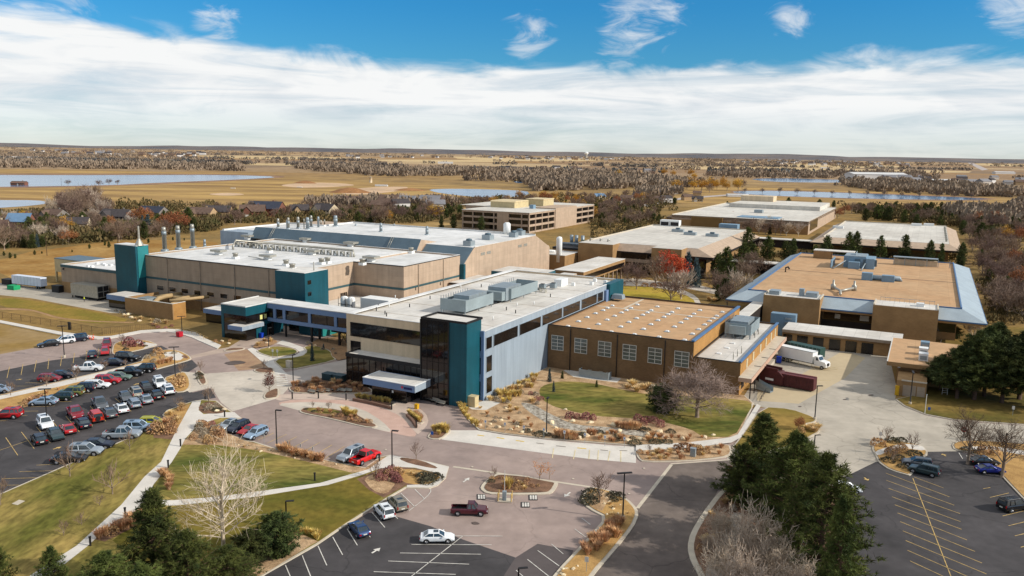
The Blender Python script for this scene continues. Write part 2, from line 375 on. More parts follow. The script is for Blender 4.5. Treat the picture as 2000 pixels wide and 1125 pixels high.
# the cloud bank: a ragged upper edge that sinks from left to right, soft streaks inside
n1 = wnoise(3.0, 7, 1., 2.6, .6, .55); n2 = wnoise(9., 8, 1., 3.2, .8, .55, 3.1); n3 = wnoise(4.5, 9, 1., 9., .9, .6, 7.7)
edge = math_('ADD', math_('MULTIPLY', ss(xx, -.62, -.15), -.036), .142)
wob = math_('ADD', math_('MULTIPLY', math_('SUBTRACT', n1, .5), .045), math_('MULTIPLY', math_('SUBTRACT', n2, .5), .055))
dd = math_('SUBTRACT', math_('ADD', edge, wob), elev)
bank = ss(dd, -.006, .016)
low = ss(elev, .004, .075)
streak = math_('ADD', math_('MULTIPLY', n3, 1.15), .22)
bankm = math_('MULTIPLY', bank, math_('MINIMUM', math_('ADD', math_('MULTIPLY', low, .45), .62), 1.))
bankm = math_('MULTIPLY', bankm, math_('MINIMUM', math_('ADD', streak, .2), 1.))
# wisps above the bank, where the photograph has them
wis = wnoise(11., 9, 1., 2.6, 2.4, .62, 11.3); wreg = None
for px_, py_, rad in ((1245, 40, .075), (1290, 15, .06), (1205, 95, .05), (1030, 80, .055), (1540, 42, .04), (30, 14, .08), (120, 8, .06), (420, 40, .05), (1980, 5, .06)):
    d_ = Vector(ray(px_, py_)).normalized(); vd = n.new('ShaderNodeVectorMath'); vd.operation = 'DISTANCE'; l.new(tc.outputs['Generated'], vd.inputs[0]); vd.inputs[1].default_value = d_
    mk = n.new('ShaderNodeMapRange'); mk.interpolation_type = 'SMOOTHSTEP'; l.new(vd.outputs['Value'], mk.inputs[0]); mk.inputs[1].default_value = rad; mk.inputs[2].default_value = rad*.15
    wreg = mk.outputs[0] if wreg is None else math_('MAXIMUM', wreg, mk.outputs[0])
wisp = math_('MULTIPLY', ss(math_('ADD', wis, math_('MULTIPLY', math_('SUBTRACT', wreg, 1.), .42)), .31, .76), .75)
hi = math_('MULTIPLY', ss(elev, .2, .45), ss(wnoise(2.2, 6, 1., 1., .3, .55, 5.), .34, .55))  # high cloud above the view, added to raise the fill light
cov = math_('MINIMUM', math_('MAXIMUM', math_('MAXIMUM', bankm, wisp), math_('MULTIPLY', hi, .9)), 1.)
cc = n.new('ShaderNodeValToRGB'); cc.color_ramp.elements[0].color = (.64, .70, .76, 1); cc.color_ramp.elements[1].color = (.93, .94, .94, 1)
cc.color_ramp.elements[0].position = .32; cc.color_ramp.elements[1].position = .56
shade = math_('ADD', math_('MULTIPLY', n3, .6), math_('MULTIPLY', n2, .4)); l.new(shade, cc.inputs['Fac'])
SKY_S = .1
skyk = n.new('ShaderNodeMix'); skyk.data_type = 'RGBA'; skyk.blend_type = 'MULTIPLY'; skyk.inputs[0].default_value = 1.
cs = n.new('ShaderNodeMix'); cs.data_type = 'RGBA'; cs.blend_type = 'MULTIPLY'; cs.inputs[0].default_value = 1.; cs.inputs[7].default_value = (1/SKY_S, 1/SKY_S, 1/SKY_S, 1)
l.new(cc.outputs[0], cs.inputs[6])
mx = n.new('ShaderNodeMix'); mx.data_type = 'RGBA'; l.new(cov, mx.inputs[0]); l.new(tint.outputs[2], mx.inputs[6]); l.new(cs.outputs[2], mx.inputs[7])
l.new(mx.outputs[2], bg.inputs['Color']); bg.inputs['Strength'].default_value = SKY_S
n.remove(skyk)
sl = bpy.data.lights.new('sun', 'SUN'); sl.energy = 4.3; sl.angle = math.radians(.6); sl.color = (1., .945, .86)
so = bpy.data.objects.new('sun', sl); col.objects.link(so); so.rotation_euler = SUN_D.to_track_quat('-Z', 'Y').to_euler(); so.location = (60, 60, 120)
cd = bpy.data.cameras.new('camera'); cd.sensor_width = 36; cd.lens = 36*F/2000; cd.clip_start = .5; cd.clip_end = 80000
co = bpy.data.objects.new('camera', cd); col.objects.link(co); sc.camera = co
rv = Vector((CR, SR*SP, SR*CP)); uv_ = Vector((-SR, CR*SP, CR*CP)); fv = Vector((0, CP, -SP))
co.matrix_world = Matrix(((rv.x, uv_.x, -fv.x, 0), (rv.y, uv_.y, -fv.y, 0), (rv.z, uv_.z, -fv.z, H), (0, 0, 0, 1)))
sc.view_settings.view_transform = 'Standard'; sc.view_settings.look = 'None'; sc.view_settings.exposure = 0
# ------------------------------------------------------------------ the plain
def ground_material():
    m = bpy.data.materials.new('plain_grass'); m.use_nodes = True; n = m.node_tree.nodes; l = m.node_tree.links; b = n['Principled BSDF']
    b.inputs['Roughness'].default_value = .95; b.inputs['Specular IOR Level'].default_value = .1
    g = n.new('ShaderNodeNewGeometry')
    def nz(scale, det, st=(1, 1, 1)):
        mp = n.new('ShaderNodeMapping'); mp.inputs['Scale'].default_value = st; l.new(g.outputs['Position'], mp.inputs['Vector'])
        t = n.new('ShaderNodeTexNoise'); t.inputs['Scale'].default_value = scale; t.inputs['Detail'].default_value = det; l.new(mp.outputs['Vector'], t.inputs['Vector']); return t.outputs['Fac']
    r = n.new('ShaderNodeValToRGB'); e = r.color_ramp.elements
    e[0].position = .30; e[0].color = (*lin((118, 98, 72)), 1); e[1].position = .72; e[1].color = (*lin((172, 142, 92)), 1)
    x = e.new(.5); x.color = (*lin((152, 124, 80)), 1)
    l.new(nz(.012, 8), r.inputs['Fac'])
    # far off: the checker of farm fields
    v = n.new('ShaderNodeTexVoronoi'); v.feature = 'F1'; v.inputs['Scale'].default_value = .0016; v.distance = 'CHEBYCHEV'
    mp = n.new('ShaderNodeMapping'); mp.inputs['Rotation'].default_value = (0, 0, .25); mp.inputs['Scale'].default_value = (.7, 1., 1.); l.new(g.outputs['Position'], mp.inputs['Vector']); l.new(mp.outputs['Vector'], v.inputs['Vector'])
    sp = n.new('ShaderNodeSeparateColor'); l.new(v.outputs['Color'], sp.inputs[0])
    r2 = n.new('ShaderNodeValToRGB'); r2.color_ramp.interpolation = 'CONSTANT'; q = r2.color_ramp.elements
    q[0].color = (*lin((160, 134, 104)), 1); q[1].position = .25; q[1].color = (*lin((150, 122, 92)), 1)
    for p_, c_ in ((.45, (184, 158, 120)), (.62, (138, 116, 92)), (.78, (172, 142, 102)), (.9, (160, 126, 84))):
        k = q.new(p_); k.color = (*lin(c_), 1)
    l.new(sp.outputs[0], r2.inputs['Fac'])
    ds = n.new('ShaderNodeVectorMath'); ds.operation = 'LENGTH'; l.new(g.outputs['Position'], ds.inputs[0])
    mr = n.new('ShaderNodeMapRange'); mr.inputs[1].default_value = 1300; mr.inputs[2].default_value = 2200; l.new(ds.outputs['Value'], mr.inputs[0])
    mx = n.new('ShaderNodeMix'); mx.data_type = 'RGBA'; l.new(mr.outputs[0], mx.inputs[0]); l.new(r.outputs[0], mx.inputs[6]); l.new(r2.outputs[0], mx.inputs[7])
    m2 = n.new('ShaderNodeMapRange'); m2.inputs[1].default_value = .3; m2.inputs[2].default_value = .7; m2.inputs[3].default_value = .72; m2.inputs[4].default_value = 1.18; l.new(nz(.05, 8), m2.inputs[0])
    my = n.new('ShaderNodeMix'); my.data_type = 'RGBA'; my.blend_type = 'MULTIPLY'; my.inputs[0].default_value = 1; l.new(mx.outputs[2], my.inputs[6]); l.new(m2.outputs[0], my.inputs[7])
    l.new(my.outputs[2], b.inputs['Base Color']); return m
M_ground = ground_material()
mb = MB(); mb.face([(-34000, -400, 0), (34000, -400, 0), (34000, 34000, 0), (-34000, 34000, 0)])
tag(mb.build('ground', M_ground), kind='structure')
M_hill = mat('far_hills', (128, 116, 108), .95, var=.2, scale=.0012, rgb2=(92, 92, 96), stretch=(1, 1, 8), spec=.05)
for y0, hh, seed in ((15000, 80, 1.3), (24000, 150, 5.2)):
    mb = MB(); rows = 7; cols = 120; wd = 5200
    for j in range(rows):
        for i in range(cols+1):
            x = -22000+44000*i/cols; t = j/(rows-1)
            z = hh*math.sin(math.pi*t)**1.2*(.45+.75*noise.noise((x*.00022, seed, t*1.5))+.25*noise.noise((x*.001, seed+4, t)))
            mb.v.append((x, y0+wd*(t-.5), max(z, 0)-2.))
    for j in range(rows-1):
        for i in range(cols):
            a = j*(cols+1)+i; mb.f.append((a, a+1, a+cols+2, a+cols+1)); mb.mi.append(0)
    tag(mb.build('hills', M_hill, smooth=True), kind='structure')
# water and fields beyond the campus
M_water = mat('lake_water', (84, 112, 142), .16, var=.3, scale=.006, spec=.9, stretch=(.5, 5, 1), bump=.06)
M_mud = mat('shore_mud', (140, 108, 80), .95, var=.2, scale=.02)
M_gold = mat('golden_field', (184, 150, 92), .95, var=.3, scale=.012, rgb2=(136, 108, 70), stretch=(.35, 1.8, 1), detail=8, spec=.1)
M_palef = mat('pale_field', (196, 170, 126), .95, var=.12, scale=.006, stretch=(.4, 1.5, 1), spec=.1)
flat('field', [(-40, 338), (560, 344), (640, 352), (900, 362), (1060, 376), (1200, 384), (1250, 402), (1000, 410), (640, 404), (430, 398), (150, 396), (-60, 395)], M_gold, 1)
flat('field', [(-30, 330), (130, 331), (290, 335), (560, 341), (300, 339), (-30, 340)], M_gold, 1)
for p in ([(60, 307), (360, 309), (420, 313), (250, 315), (70, 312)], [(360, 303), (600, 305), (700, 311), (470, 311)], [(720, 311), (1000, 313), (1010, 317), (760, 316)],
          [(880, 305), (1200, 312), (1100, 316), (900, 312)], [(1300, 324), (1650, 330), (1900, 334), (1890, 338), (1560, 334), (1320, 330)], [(1550, 319), (1800, 325), (1700, 329), (1530, 325)],
          [(1900, 319), (2010, 321), (2010, 325), (1910, 323)], [(620, 326), (840, 330), (860, 333), (640, 331)], [(430, 318), (760, 322), (800, 325), (520, 324)]):
    flat('field', p, M_palef, 1)
flat('field', [(1330, 362), (1700, 372), (2000, 388), (2050, 398), (1800, 402), (1560, 396), (1420, 384), (1330, 378)], M_gold, 1)
flat('field', [(1270, 384), (1420, 384), (1560, 396), (1800, 402), (1760, 408), (1500, 404), (1290, 396)], M_gold, 1)
flat('shore', [(-80, 339), (200, 339), (440, 339.5), (580, 344.5), (470, 353), (200, 365), (-80, 369)], M_mud, 2)
flat('lake', [(-80, 341), (0, 342), (200, 342.2), (440, 341.5), (555, 345.5), (460, 351), (330, 356), (200, 362.5), (0, 365), (-80, 366)], M_water, 1)
flat('pond', [(-80, 390), (0, 391), (70, 391), (105, 396), (60, 402), (0, 406), (-80, 410)], M_water, 1)
flat('pond', [(836, 370), (880, 368.5), (960, 370), (1030, 373), (1034, 380), (1000, 386), (940, 386), (880, 380), (848, 375)], M_water, 1)
flat('shore', [(1425, 372), (1520, 371), (1700, 377), (1960, 387), (1910, 393), (1700, 390), (1520, 384), (1430, 379)], M_mud, 1)
flat('pond', [(1430, 373.5), (1520, 372.5), (1700, 378.5), (1940, 388), (1900, 391), (1700, 388.5), (1520, 383), (1436, 378)], M_water, 1)
flat('pond', [(1460, 349), (1540, 348), (1660, 352), (1700, 355), (1620, 357), (1500, 355)], M_water, 1)
flat('pond', [(1000, 354), (1030, 353), (1040, 357), (1010, 358)], M_water, 1)
M_pit = mat('gravel_pit', (196, 166, 134), .95, var=.15, scale=.02, spec=.1)
flat('field', [(540, 362), (600, 356), (670, 358), (700, 362), (640, 366), (580, 367)], M_pit, 2)
flat('field', [(660, 372), (720, 366), (800, 364), (790, 372), (720, 380), (670, 380)], M_pit, 2)
flat('field', [(400, 379), (450, 376), (485, 380), (440, 383)], M_pit, 2)
flat('field', [(760, 395), (800, 393), (806, 399), (770, 400)], M_pit, 2)
# mounds of earth by the gravel pit
for x, y, w_, h_ in ((684, 376, 26, 6.), (596, 358, 18, 4.), (800, 372, 22, 3.)):
    mb = MB(); g = G(x, y); n_ = 18
    for j, (rr, zz) in enumerate(((1, 0), (.75, .35), (.45, .75), (.15, 1.))):
        for i in range(n_):
            a = 2*math.pi*i/n_; k = rr*(1+.18*noise.noise((math.cos(a)*2, math.sin(a)*2, j+x)))
            mb.v.append((math.cos(a)*k*w_, math.sin(a)*k*w_*.7, zz*h_))
    for j in range(3):
        for i in range(n_): mb.f.append((j*n_+i, j*n_+(i+1) % n_, (j+1)*n_+(i+1) % n_, (j+1)*n_+i)); mb.mi.append(0)
    mb.f.append(tuple(range(3*n_, 4*n_))); mb.mi.append(0)
    tag(mb.build('mound', mat('earth_mound', (146, 104, 66), .95, var=.2, scale=.05), loc=g), kind='structure')
# far roads
flat('road', [(1890, 318), (1900, 318), (1930, 331), (1918, 333)], mat('far_road', (176, 164, 156), .9, var=.05), 0)
flat('road', [(1960, 480), (2010, 456), (2010, 462), (1975, 484), (1968, 500), (1960, 500)], MATS['far_road'], 0)
flat('road', [(1255, 400), (1330, 386), (1420, 380), (1425, 382), (1335, 389), (1262, 404)], MATS['far_road'], 0)
# ------------------------------------------------------------------ campus ground
STEP[0] = .0016
flat('campus_ground', [(-80, 470), (300, 470), (420, 440), (900, 445), (1200, 410), (1500, 398), (1830, 410), (2200, 470), (2300, 760), (2100, 800), (1000, 800), (600, 700), (-80, 700)],
     mat('campus_grass', (150, 120, 70), .95, var=.28, scale=.04, rgb2=(120, 100, 62), bump=.2, spec=.1, detail=8))
flat('dry_field', [(-80, 640), (0, 634), (115, 658), (190, 664), (150, 667), (80, 679), (0, 694), (-80, 712)], mat('worn_grass', (156, 132, 96), .95, var=.16, scale=.05, rgb2=(140, 112, 58), bump=.2, spec=.1), 0)
flat('field', [(0, 500), (230, 470), (420, 468), (440, 500), (270, 520), (100, 540), (0, 545)], mat('ochre_grass', (168, 134, 80), .95, var=.25, scale=.05, rgb2=(142, 104, 52), bump=.2, spec=.1), 1)
flat('service_yard', [(-120, 556), (0, 553), (70, 562), (122, 569), (215, 588), (262, 606), (262, 614), (215, 612), (160, 602), (60, 583), (0, 577), (-120, 570)], M_yard)
flat('green_bank', [(-20, 580), (60, 586), (160, 605), (215, 615), (260, 628), (180, 634), (110, 618), (60, 604), (0, 600)], mat('bank_grass', (120, 108, 44), .95, var=.25, scale=.1, rgb2=(150, 122, 58), bump=.2, spec=.1), 1)
flat('path', [(-20, 603), (30, 603), (62, 605), (90, 613), (114, 621), (175, 627), (262, 630), (262, 632), (175, 629.5), (112, 623), (86, 615), (60, 607), (-20, 605)], M_dirt, 1)
flat('road', [(-240, 760), (0, 693), (80, 678), (150, 666), (217, 661), (275, 651), (325, 648), (375, 660), (425, 683), (445, 680), (490, 668), (505, 650), (540, 636), (640, 648), (690, 690),
              (900, 760), (1100, 800), (1420, 800), (1700, 790), (2300, 820), (2400, 1500), (-400, 1500)], M_road)
flat('plaza', [(438, 693), (487, 682), (527, 719), (466, 725)], M_tanpave)
flat('plaza', [(425, 683), (447, 679), (475, 662), (500, 650), (560, 640), (606, 655), (575, 668), (530, 676), (500, 673), (487, 680), (370, 702), (372, 696)], mat('crossing_paving', (176, 156, 140), .9, var=.08, scale=.3))
flat('parking_lot', [(-200, 775), (-150, 757), (0, 726), (100, 705), (215, 691), (225, 694), (315, 676), (329, 683), (284, 696), (278, 712), (12, 773), (-150, 812)], M_asph)
flat('parking_lot', [(-220, 860), (0, 804), (57, 790), (295, 725), (375, 704), (387, 716), (345, 742), (376, 768), (411, 760), (422, 778), (376, 787), (328, 804), (316, 812), (337, 827), (297, 839), (217, 874), (112, 920), (0, 969), (-220, 1070)], M_asph)
flat('parking_lot', [(772, 1010), (842, 1030), (905, 1056), (1007, 1091), (985, 1125), (960, 1210), (380, 1320), (440, 1160), (505, 1123), (560, 1090), (650, 1045), (720, 1003)], M_asph)
flat('parking_lot', [(1050, 1064), (1120, 1077), (1115, 1092), (1060, 1150), (1000, 1240), (950, 1240), (985, 1125), (1007, 1091)], mat('grey_asphalt', (88, 80, 78), .9, var=.08, scale=.1))
flat('road', [(1310, 909), (1420, 901), (1520, 905), (1500, 930), (1402, 960), (1356, 1050), (1352, 1090), (1366, 1130), (1390, 1240), (1060, 1240), (1160, 1125), (1236, 1010), (1246, 994)], M_asphm)
flat('parking_lot', [(1640, 938), (1710, 903), (1760, 880), (1811, 883), (1872, 882), (1905, 893), (1955, 921), (2010, 985), (2200, 1200), (2260, 1340), (1560, 1340), (1600, 1000)], M_asph)
flat('drive', [(355, 727), (400, 731), (492, 725), (541, 730), (570, 752), (545, 780), (537, 781), (454, 805), (432, 788), (415, 761), (410, 759), (370, 768), (350, 750), (345, 735)], M_conc)
flat('plaza', [(536, 790), (575, 781), (690, 783), (740, 795), (785, 815), (815, 848), (808, 856), (760, 846), (735, 840), (583, 802)], M_pinkpave, 1)
flat('drive', [(536, 790), (600, 786), (660, 789), (710, 801), (748, 825), (768, 847), (735, 840), (640, 817), (583, 803)], M_conc, 1)
flat('drive', [(880, 842), (932, 842), (985, 851), (1070, 861), (1200, 872), (1242, 874), (1242, 906), (1150, 898), (1065, 887), (960, 873), (862, 860)], M_walk)
flat('service_yard', [(1452, 776), (1468, 752), (1500, 715), (1527, 670), (1734, 688), (1752, 760), (1748, 782), (1766, 796), (1808, 813), (1867, 824), (2000, 833), (2300, 850), (2300, 905), (2000, 885), (1872, 883), (1811, 884), (1710, 904), (1640, 938), (1540, 935), (1520, 905), (1420, 901), (1420, 880), (1560, 872), (1600, 840), (1595, 822), (1530, 806), (1470, 792)], M_yard)
flat('service_yard', [(1480, 762), (1530, 752), (1640, 690), (1660, 690), (1690, 700), (1650, 740), (1560, 790), (1478, 784)], mat('worn_yard_concrete', (186, 168, 136), .9, var=.06, scale=.06))
flat('walkway', [(555, 729), (678, 703), (700, 700), (700, 730), (678, 728), (606, 746), (562, 753)], mat('mauve_concrete', (176, 166, 156), .9, var=.07, scale=.3))
flat('walkway', [(538, 772), (580, 771), (690, 771), (735, 774), (800, 787), (832, 808), (838, 828), (818, 850), (813, 848), (785, 815), (740, 795), (690, 783), (575, 781), (540, 785)], mat('entry_paving', (192, 172, 156), .9, var=.07, scale=.4), 1)
# concrete strips let into the road
def strip(name, pts, w, m, Z=ZL, kind='structure'):
    Z[0] += STEP[0]; mb = MB()
    for a, b in zip(pts[:-1], pts[1:]):
        p, q = G(*a), G(*b); d = (q-p); d.z = 0; d.normalize(); s_ = Vector((-d.y, d.x, 0))*w/2
        mb.face([(p-s_)[:2]+(Z[0],), (q-s_)[:2]+(Z[0],), (q+s_)[:2]+(Z[0],), (p+s_)[:2]+(Z[0],)])
    o = mb.build(name, m); return tag(o, kind=kind)
strip('drain_strip', Z9((-60, 253), (400, 320), (1010, 412)), .55, M_kerb)
strip('drain_strip', Z9((1645, 237), (1380, 578)), .55, M_kerb)
strip('drain_strip', [(1310, 908), (1420, 900)], .4, M_kerb)
# ---- raised: the landscaped ground
raised('lawn', [(-260, 1090), (0, 968), (112, 919), (217, 873), (297, 838), (337, 826), (317, 813), (326, 804), (376, 786), (396, 783), (424, 785), (436, 795), (456, 808), (472, 819), (448, 822), (416, 838), (480, 863), (496, 865), (540, 879), (635, 901), (655, 905),
                (712, 916), (740, 896), (762, 891), (782, 896), (830, 903), (877, 914), (871, 936), (855, 951), (838, 957), (793, 956), (757, 977), (680, 1026), (620, 1067), (520, 1124), (400, 1210), (200, 1400), (-300, 1500)], M_lawn, 0)
flat('lawn', [(345, 876), (480, 880), (600, 903), (690, 925), (640, 950), (500, 972), (346, 984), (300, 960), (332, 905)], M_lawn2, 0, True)
flat('lawn', [(345, 993), (500, 975), (640, 952), (715, 930), (745, 975), (680, 1022), (620, 1062), (500, 1090), (300, 1120), (220, 1060), (290, 1000)], mat('lawn_dark', (92, 88, 34), .95, var=.3, scale=.1, rgb2=(122, 104, 46), bump=.3, spec=.1), 0, True)
flat('planting_bed', [(350, 872), (366, 858), (388, 833), (418, 823), (417, 838), (480, 864), (540, 880), (635, 902), (700, 917), (714, 917), (742, 898), (756, 895), (721, 921), (688, 927), (600, 905), (500, 882), (420, 872)], M_bed, 0, True)
flat('planting_bed', [(697, 939), (750, 917), (775, 914), (815, 919), (860, 930), (862, 938), (845, 950), (792, 952), (750, 976), (720, 960)], M_bark, 0, True)
flat('planting_bed', [(768, 920), (815, 920), (858, 931), (860, 939), (842, 949), (800, 950), (770, 935)], M_bedtan, 1, True)
flat('planting_bed', [(708, 937), (745, 925), (775, 945), (755, 970), (728, 962)], M_bed, 1, True)
flat('planting_bed', [(322, 808), (372, 791), (345, 852), (300, 852), (288, 845), (337, 828), (320, 814)], M_bedtan, 0, True)
flat('planting_bed', [(300, 846), (345, 852), (340, 862), (300, 858)], M_bark, 0, True)
flat('planting_bed', [(560, 1042), (580, 1043), (622, 1062), (610, 1067), (515, 1126), (440, 1150), (500, 1090)], M_bed, 0, True)
flat('planting_bed', [(186, 1058), (215, 1030), (247, 1006), (275, 1000), (288, 1006), (262, 1034), (205, 1062)], M_bark, 0, True)
flat('path', [(376, 787), (393, 785), (388, 804), (398, 812), (440, 808), (458, 808), (471, 819), (430, 819), (388, 832), (362, 860), (352, 880), (335, 907), (300, 950), (285, 980), (270, 1002), (225, 1022), (170, 1072), (90, 1135), (-20, 1250), (-60, 1250), (60, 1128), (150, 1070), (237, 990), (282, 935), (315, 905), (341, 851)], M_walk, 0, True)
flat('path', [(292, 978), (337, 981), (425, 974), (500, 964), (625, 947), (720, 920), (755, 895), (763, 892), (800, 898), (877, 915), (870, 936), (855, 951), (838, 956), (794, 955), (795, 951), (840, 949), (860, 937), (856, 928), (810, 917), (770, 915), (740, 919), (707, 931), (640, 951), (500, 974), (347, 991), (286, 992)], M_walk, 0, True)
flat('planting_bed', [(779, 900), (786, 896), (825, 903), (857, 917), (848, 919), (800, 909)], M_bark, 1, True)
flat('planting_bed', [(388, 796), (405, 786), (425, 790), (445, 805), (430, 811), (400, 811), (389, 805)], M_bark, 1, True)
# manhole cover slab in the lawn
flat('slab', ZS((92, 552), (150, 520), (198, 530), (140, 562)), M_kerb, 0, True)
# parking islands
raised('planting_bed', [(-170, 810), (12, 771), (275, 710), (279, 699), (300, 690), (328, 684), (352, 687), (371, 697), (375, 704), (340, 714), (300, 725), (262, 725), (160, 757), (57, 791), (-10, 806), (-170, 846)], M_bedtan, 1)
flat('path', [(-170, 812), (12, 773), (276, 711), (284, 714), (262, 722), (120, 757), (14, 780), (-170, 822)], M_walk, 0, True)
flat('path', [(318, 691), (345, 688), (362, 698), (350, 708), (326, 702)], M_walk, 1, True)
raised('planting_bed', [(218, 692), (221, 674), (235, 668), (270, 666), (290, 667), (309, 675), (296, 680), (262, 688), (226, 695)], M_bedtan, 1)
flat('path', [(258, 671), (272, 668), (308, 675), (298, 679), (280, 683), (288, 676)], M_walk, 0, True)
raised('planting_bed', [(316, 742), (345, 731), (362, 728), (371, 740), (373, 757), (363, 767), (341, 769), (336, 756)], M_bedtan, 1)
raised('planting_bed', Z1((1523, 345), (1580, 343), (1625, 430), (1605, 452), (1558, 452)), M_bark, 1)
raised('planting_bed', Z1((1398, 232), (1450, 218), (1490, 245), (1450, 258)), M_bark, 1)
raised('planting_bed', Z1((1742, 186), (1800, 165), (1920, 165), (1900, 180), (1770, 192)), M_bark, 1)
raised('planting_bed', Z2((372, 340), (440, 318), (540, 320), (545, 362), (420, 362)), M_bark, 1)
raised('planting_bed', Z2((456, 545), (480, 510), (580, 472), (582, 550), (520, 562), (470, 566)), M_bark, 1)
raised('lawn', Z2((400, 190), (440, 172), (560, 152), (640, 160), (700, 172), (735, 195), (700, 220), (530, 240), (440, 212)), M_lawn2, 1)
raised('lawn', Z2((522, 256), (750, 235), (798, 195), (765, 155), (880, 150), (990, 190), (1000, 232), (1036, 262), (622, 348)), M_lawn2, 1)
flat('planting_bed', [(600, 678), (620, 664), (660, 660), (690, 670), (690, 700), (660, 706), (649, 698), (645, 686), (622, 679)], M_dirt, 0, True)
flat('planting_bed', [(492, 683), (500, 672), (520, 664), (545, 668), (530, 677)], M_dirt, 1, True)
flat('path', [(483, 683), (493, 680), (533, 700), (575, 696), (586, 689), (577, 682), (540, 672), (552, 665), (602, 683), (602, 692), (587, 700), (534, 705.5), (562, 733), (538, 731)], M_walk, 0)
raised('planting_bed', [(565, 757), (606, 746), (640, 737), (680, 739), (726, 761), (728, 770), (640, 771), (575, 770), (564, 763)], M_bark, 1)
raised('planting_bed', Z2((733, 662), (770, 632), (960, 636), (1160, 670), (1290, 740), (1358, 775), (1325, 792), (1240, 785), (960, 716), (770, 680)), M_bark, 1)
flat('lawn', Z2((790, 640), (960, 642), (1080, 672), (960, 690), (800, 665)), M_lawn, 1, True)
raised('planting_bed', Z2((1168, 572), (1195, 542), (1440, 582), (1490, 606), (1450, 622), (1200, 584)), M_bark, 0)
raised('planting_bed', Z2((1578, 690), (1608, 658), (1715, 745), (1690, 762), (1640, 752)), M_bark, 0)
raised('planting_bed', Z2((1735, 860), (1800, 795), (1910, 800), (1925, 815), (1850, 882), (1760, 880)), M_bark, 1)
# rock garden, its lawn and stream bed
raised('rock_garden', [(896, 797), (908, 786), (950, 784), (1070, 718), (1350, 760), (1455, 775), (1472, 790), (1448, 850), (1428, 858), (1345, 870), (1240, 873), (1070, 860), (985, 850), (935, 842), (914, 822)], M_bed, 0)
flat('lawn', [(1052, 768), (1058, 757), (1087, 748), (1120, 748), (1162, 752), (1220, 765), (1262, 773), (1340, 776), (1455, 784), (1471, 793), (1455, 820), (1434, 857), (1372, 857), (1350, 842), (1290, 826), (1237, 820), (1175, 817), (1137, 811), (1085, 799), (1060, 785)], M_lawn2, 1, True)
flat('stream_bed', [(1014, 788), (1040, 792), (1075, 812), (1120, 833), (1180, 837), (1250, 844), (1305, 854), (1290, 860), (1200, 850), (1110, 844), (1070, 832), (1030, 806)], M_creek, 2, True)
flat('slab', [(1100, 726), (1116, 726), (1213, 742), (1205, 750), (1120, 739)], M_walk, 0, True)
flat('slab', [(912, 797), (950, 784), (977, 790), (950, 804), (922, 803)], M_walk, 0, True)
flat('path', [(1340, 868), (1425, 858), (1440, 853), (1478, 792), (1486, 796), (1447, 858), (1428, 868), (1345, 879), (1242, 884), (1242, 873)], M_walk, 0, True)
raised('lawn', [(1442, 862), (1486, 797), (1545, 801), (1592, 818), (1596, 826), (1570, 832), (1600, 838), (1602, 846), (1585, 855), (1555, 873), (1470, 890), (1425, 880)], M_drylawn, 1)
raised('planting_bed', [(1240, 882), (1345, 878), (1425, 868), (1430, 890), (1412, 897), (1340, 904), (1256, 905), (1246, 898)], M_bed, 1)
# islands in the middle
raised('planting_bed', Z9((150, 430), (170, 390), (235, 335), (290, 310), (500, 328), (640, 358), (750, 378), (762, 392), (725, 455), (680, 474), (380, 478), (200, 470)), M_bark, 1, .6)
raised('planting_bed', Z9((933, 520), (955, 460), (1020, 415), (1090, 425), (1200, 455), (1310, 515), (1380, 590), (1388, 640), (1350, 730), (1200, 920), (1040, 1100), (900, 1320), (640, 1240), (725, 1100), (1000, 810), (1128, 655), (1000, 590)), M_bedtan, 1, .5)
flat('planting_bed', Z9((985, 480), (1090, 445), (1200, 480), (1130, 560), (1100, 620), (1000, 560)), M_bed, 1, True)
raised('planting_bed', [(1420, 952), (1450, 930), (1560, 938), (1640, 940), (1662, 950), (1656, 1000), (1660, 1060), (1672, 1200), (1640, 1340), (1410, 1340), (1388, 1200), (1366, 1130), (1348, 1098), (1342, 1072), (1348, 1045), (1372, 1005), (1400, 968)], M_bark, 1, .8)
flat('path', [(1432, 1005), (1450, 1010), (1425, 1130), (1420, 1240), (1380, 1240), (1378, 1120)], mat('grey_walk', (150, 140, 128), .9, var=.08, scale=.3), 0, True)
raised('planting_bed', Z13((1146, 674), (1180, 648), (1260, 633), (1340, 648), (1440, 668), (1468, 712), (1430, 738), (1350, 738), (1330, 760), (1392, 842), (1250, 802), (1186, 757), (1178, 735)), M_bedtan, 1)
flat('path', Z13((1165, 700), (1270, 668), (1330, 658), (1430, 668), (1455, 700), (1330, 682), (1270, 690), (1180, 728)), M_walk, 1, True)
raised('planting_bed', Z13((1594, 656), (1645, 638), (1800, 640), (2000, 658), (2600, 700), (2600, 1500), (2020, 990), (1870, 832), (1820, 762), (1700, 702), (1610, 690)), M_bedtan, 1)
flat('path', Z13((1640, 676), (1820, 672), (1960, 690), (2200, 740), (2200, 760), (1940, 712), (1820, 690), (1690, 692)), M_walk, 0, True)
raised('lawn', [(1748, 782), (1766, 795), (1808, 812), (1867, 823), (2000, 832), (2300, 848), (2300, 640), (1960, 640), (1935, 662), (1838, 664), (1806, 770)], mat('shaded_lawn', (94, 86, 40), .95, var=.3, scale=.08, rgb2=(140, 112, 60), bump=.3, spec=.1), 0)  # darker lawn tone, shade of the pines put into the colour
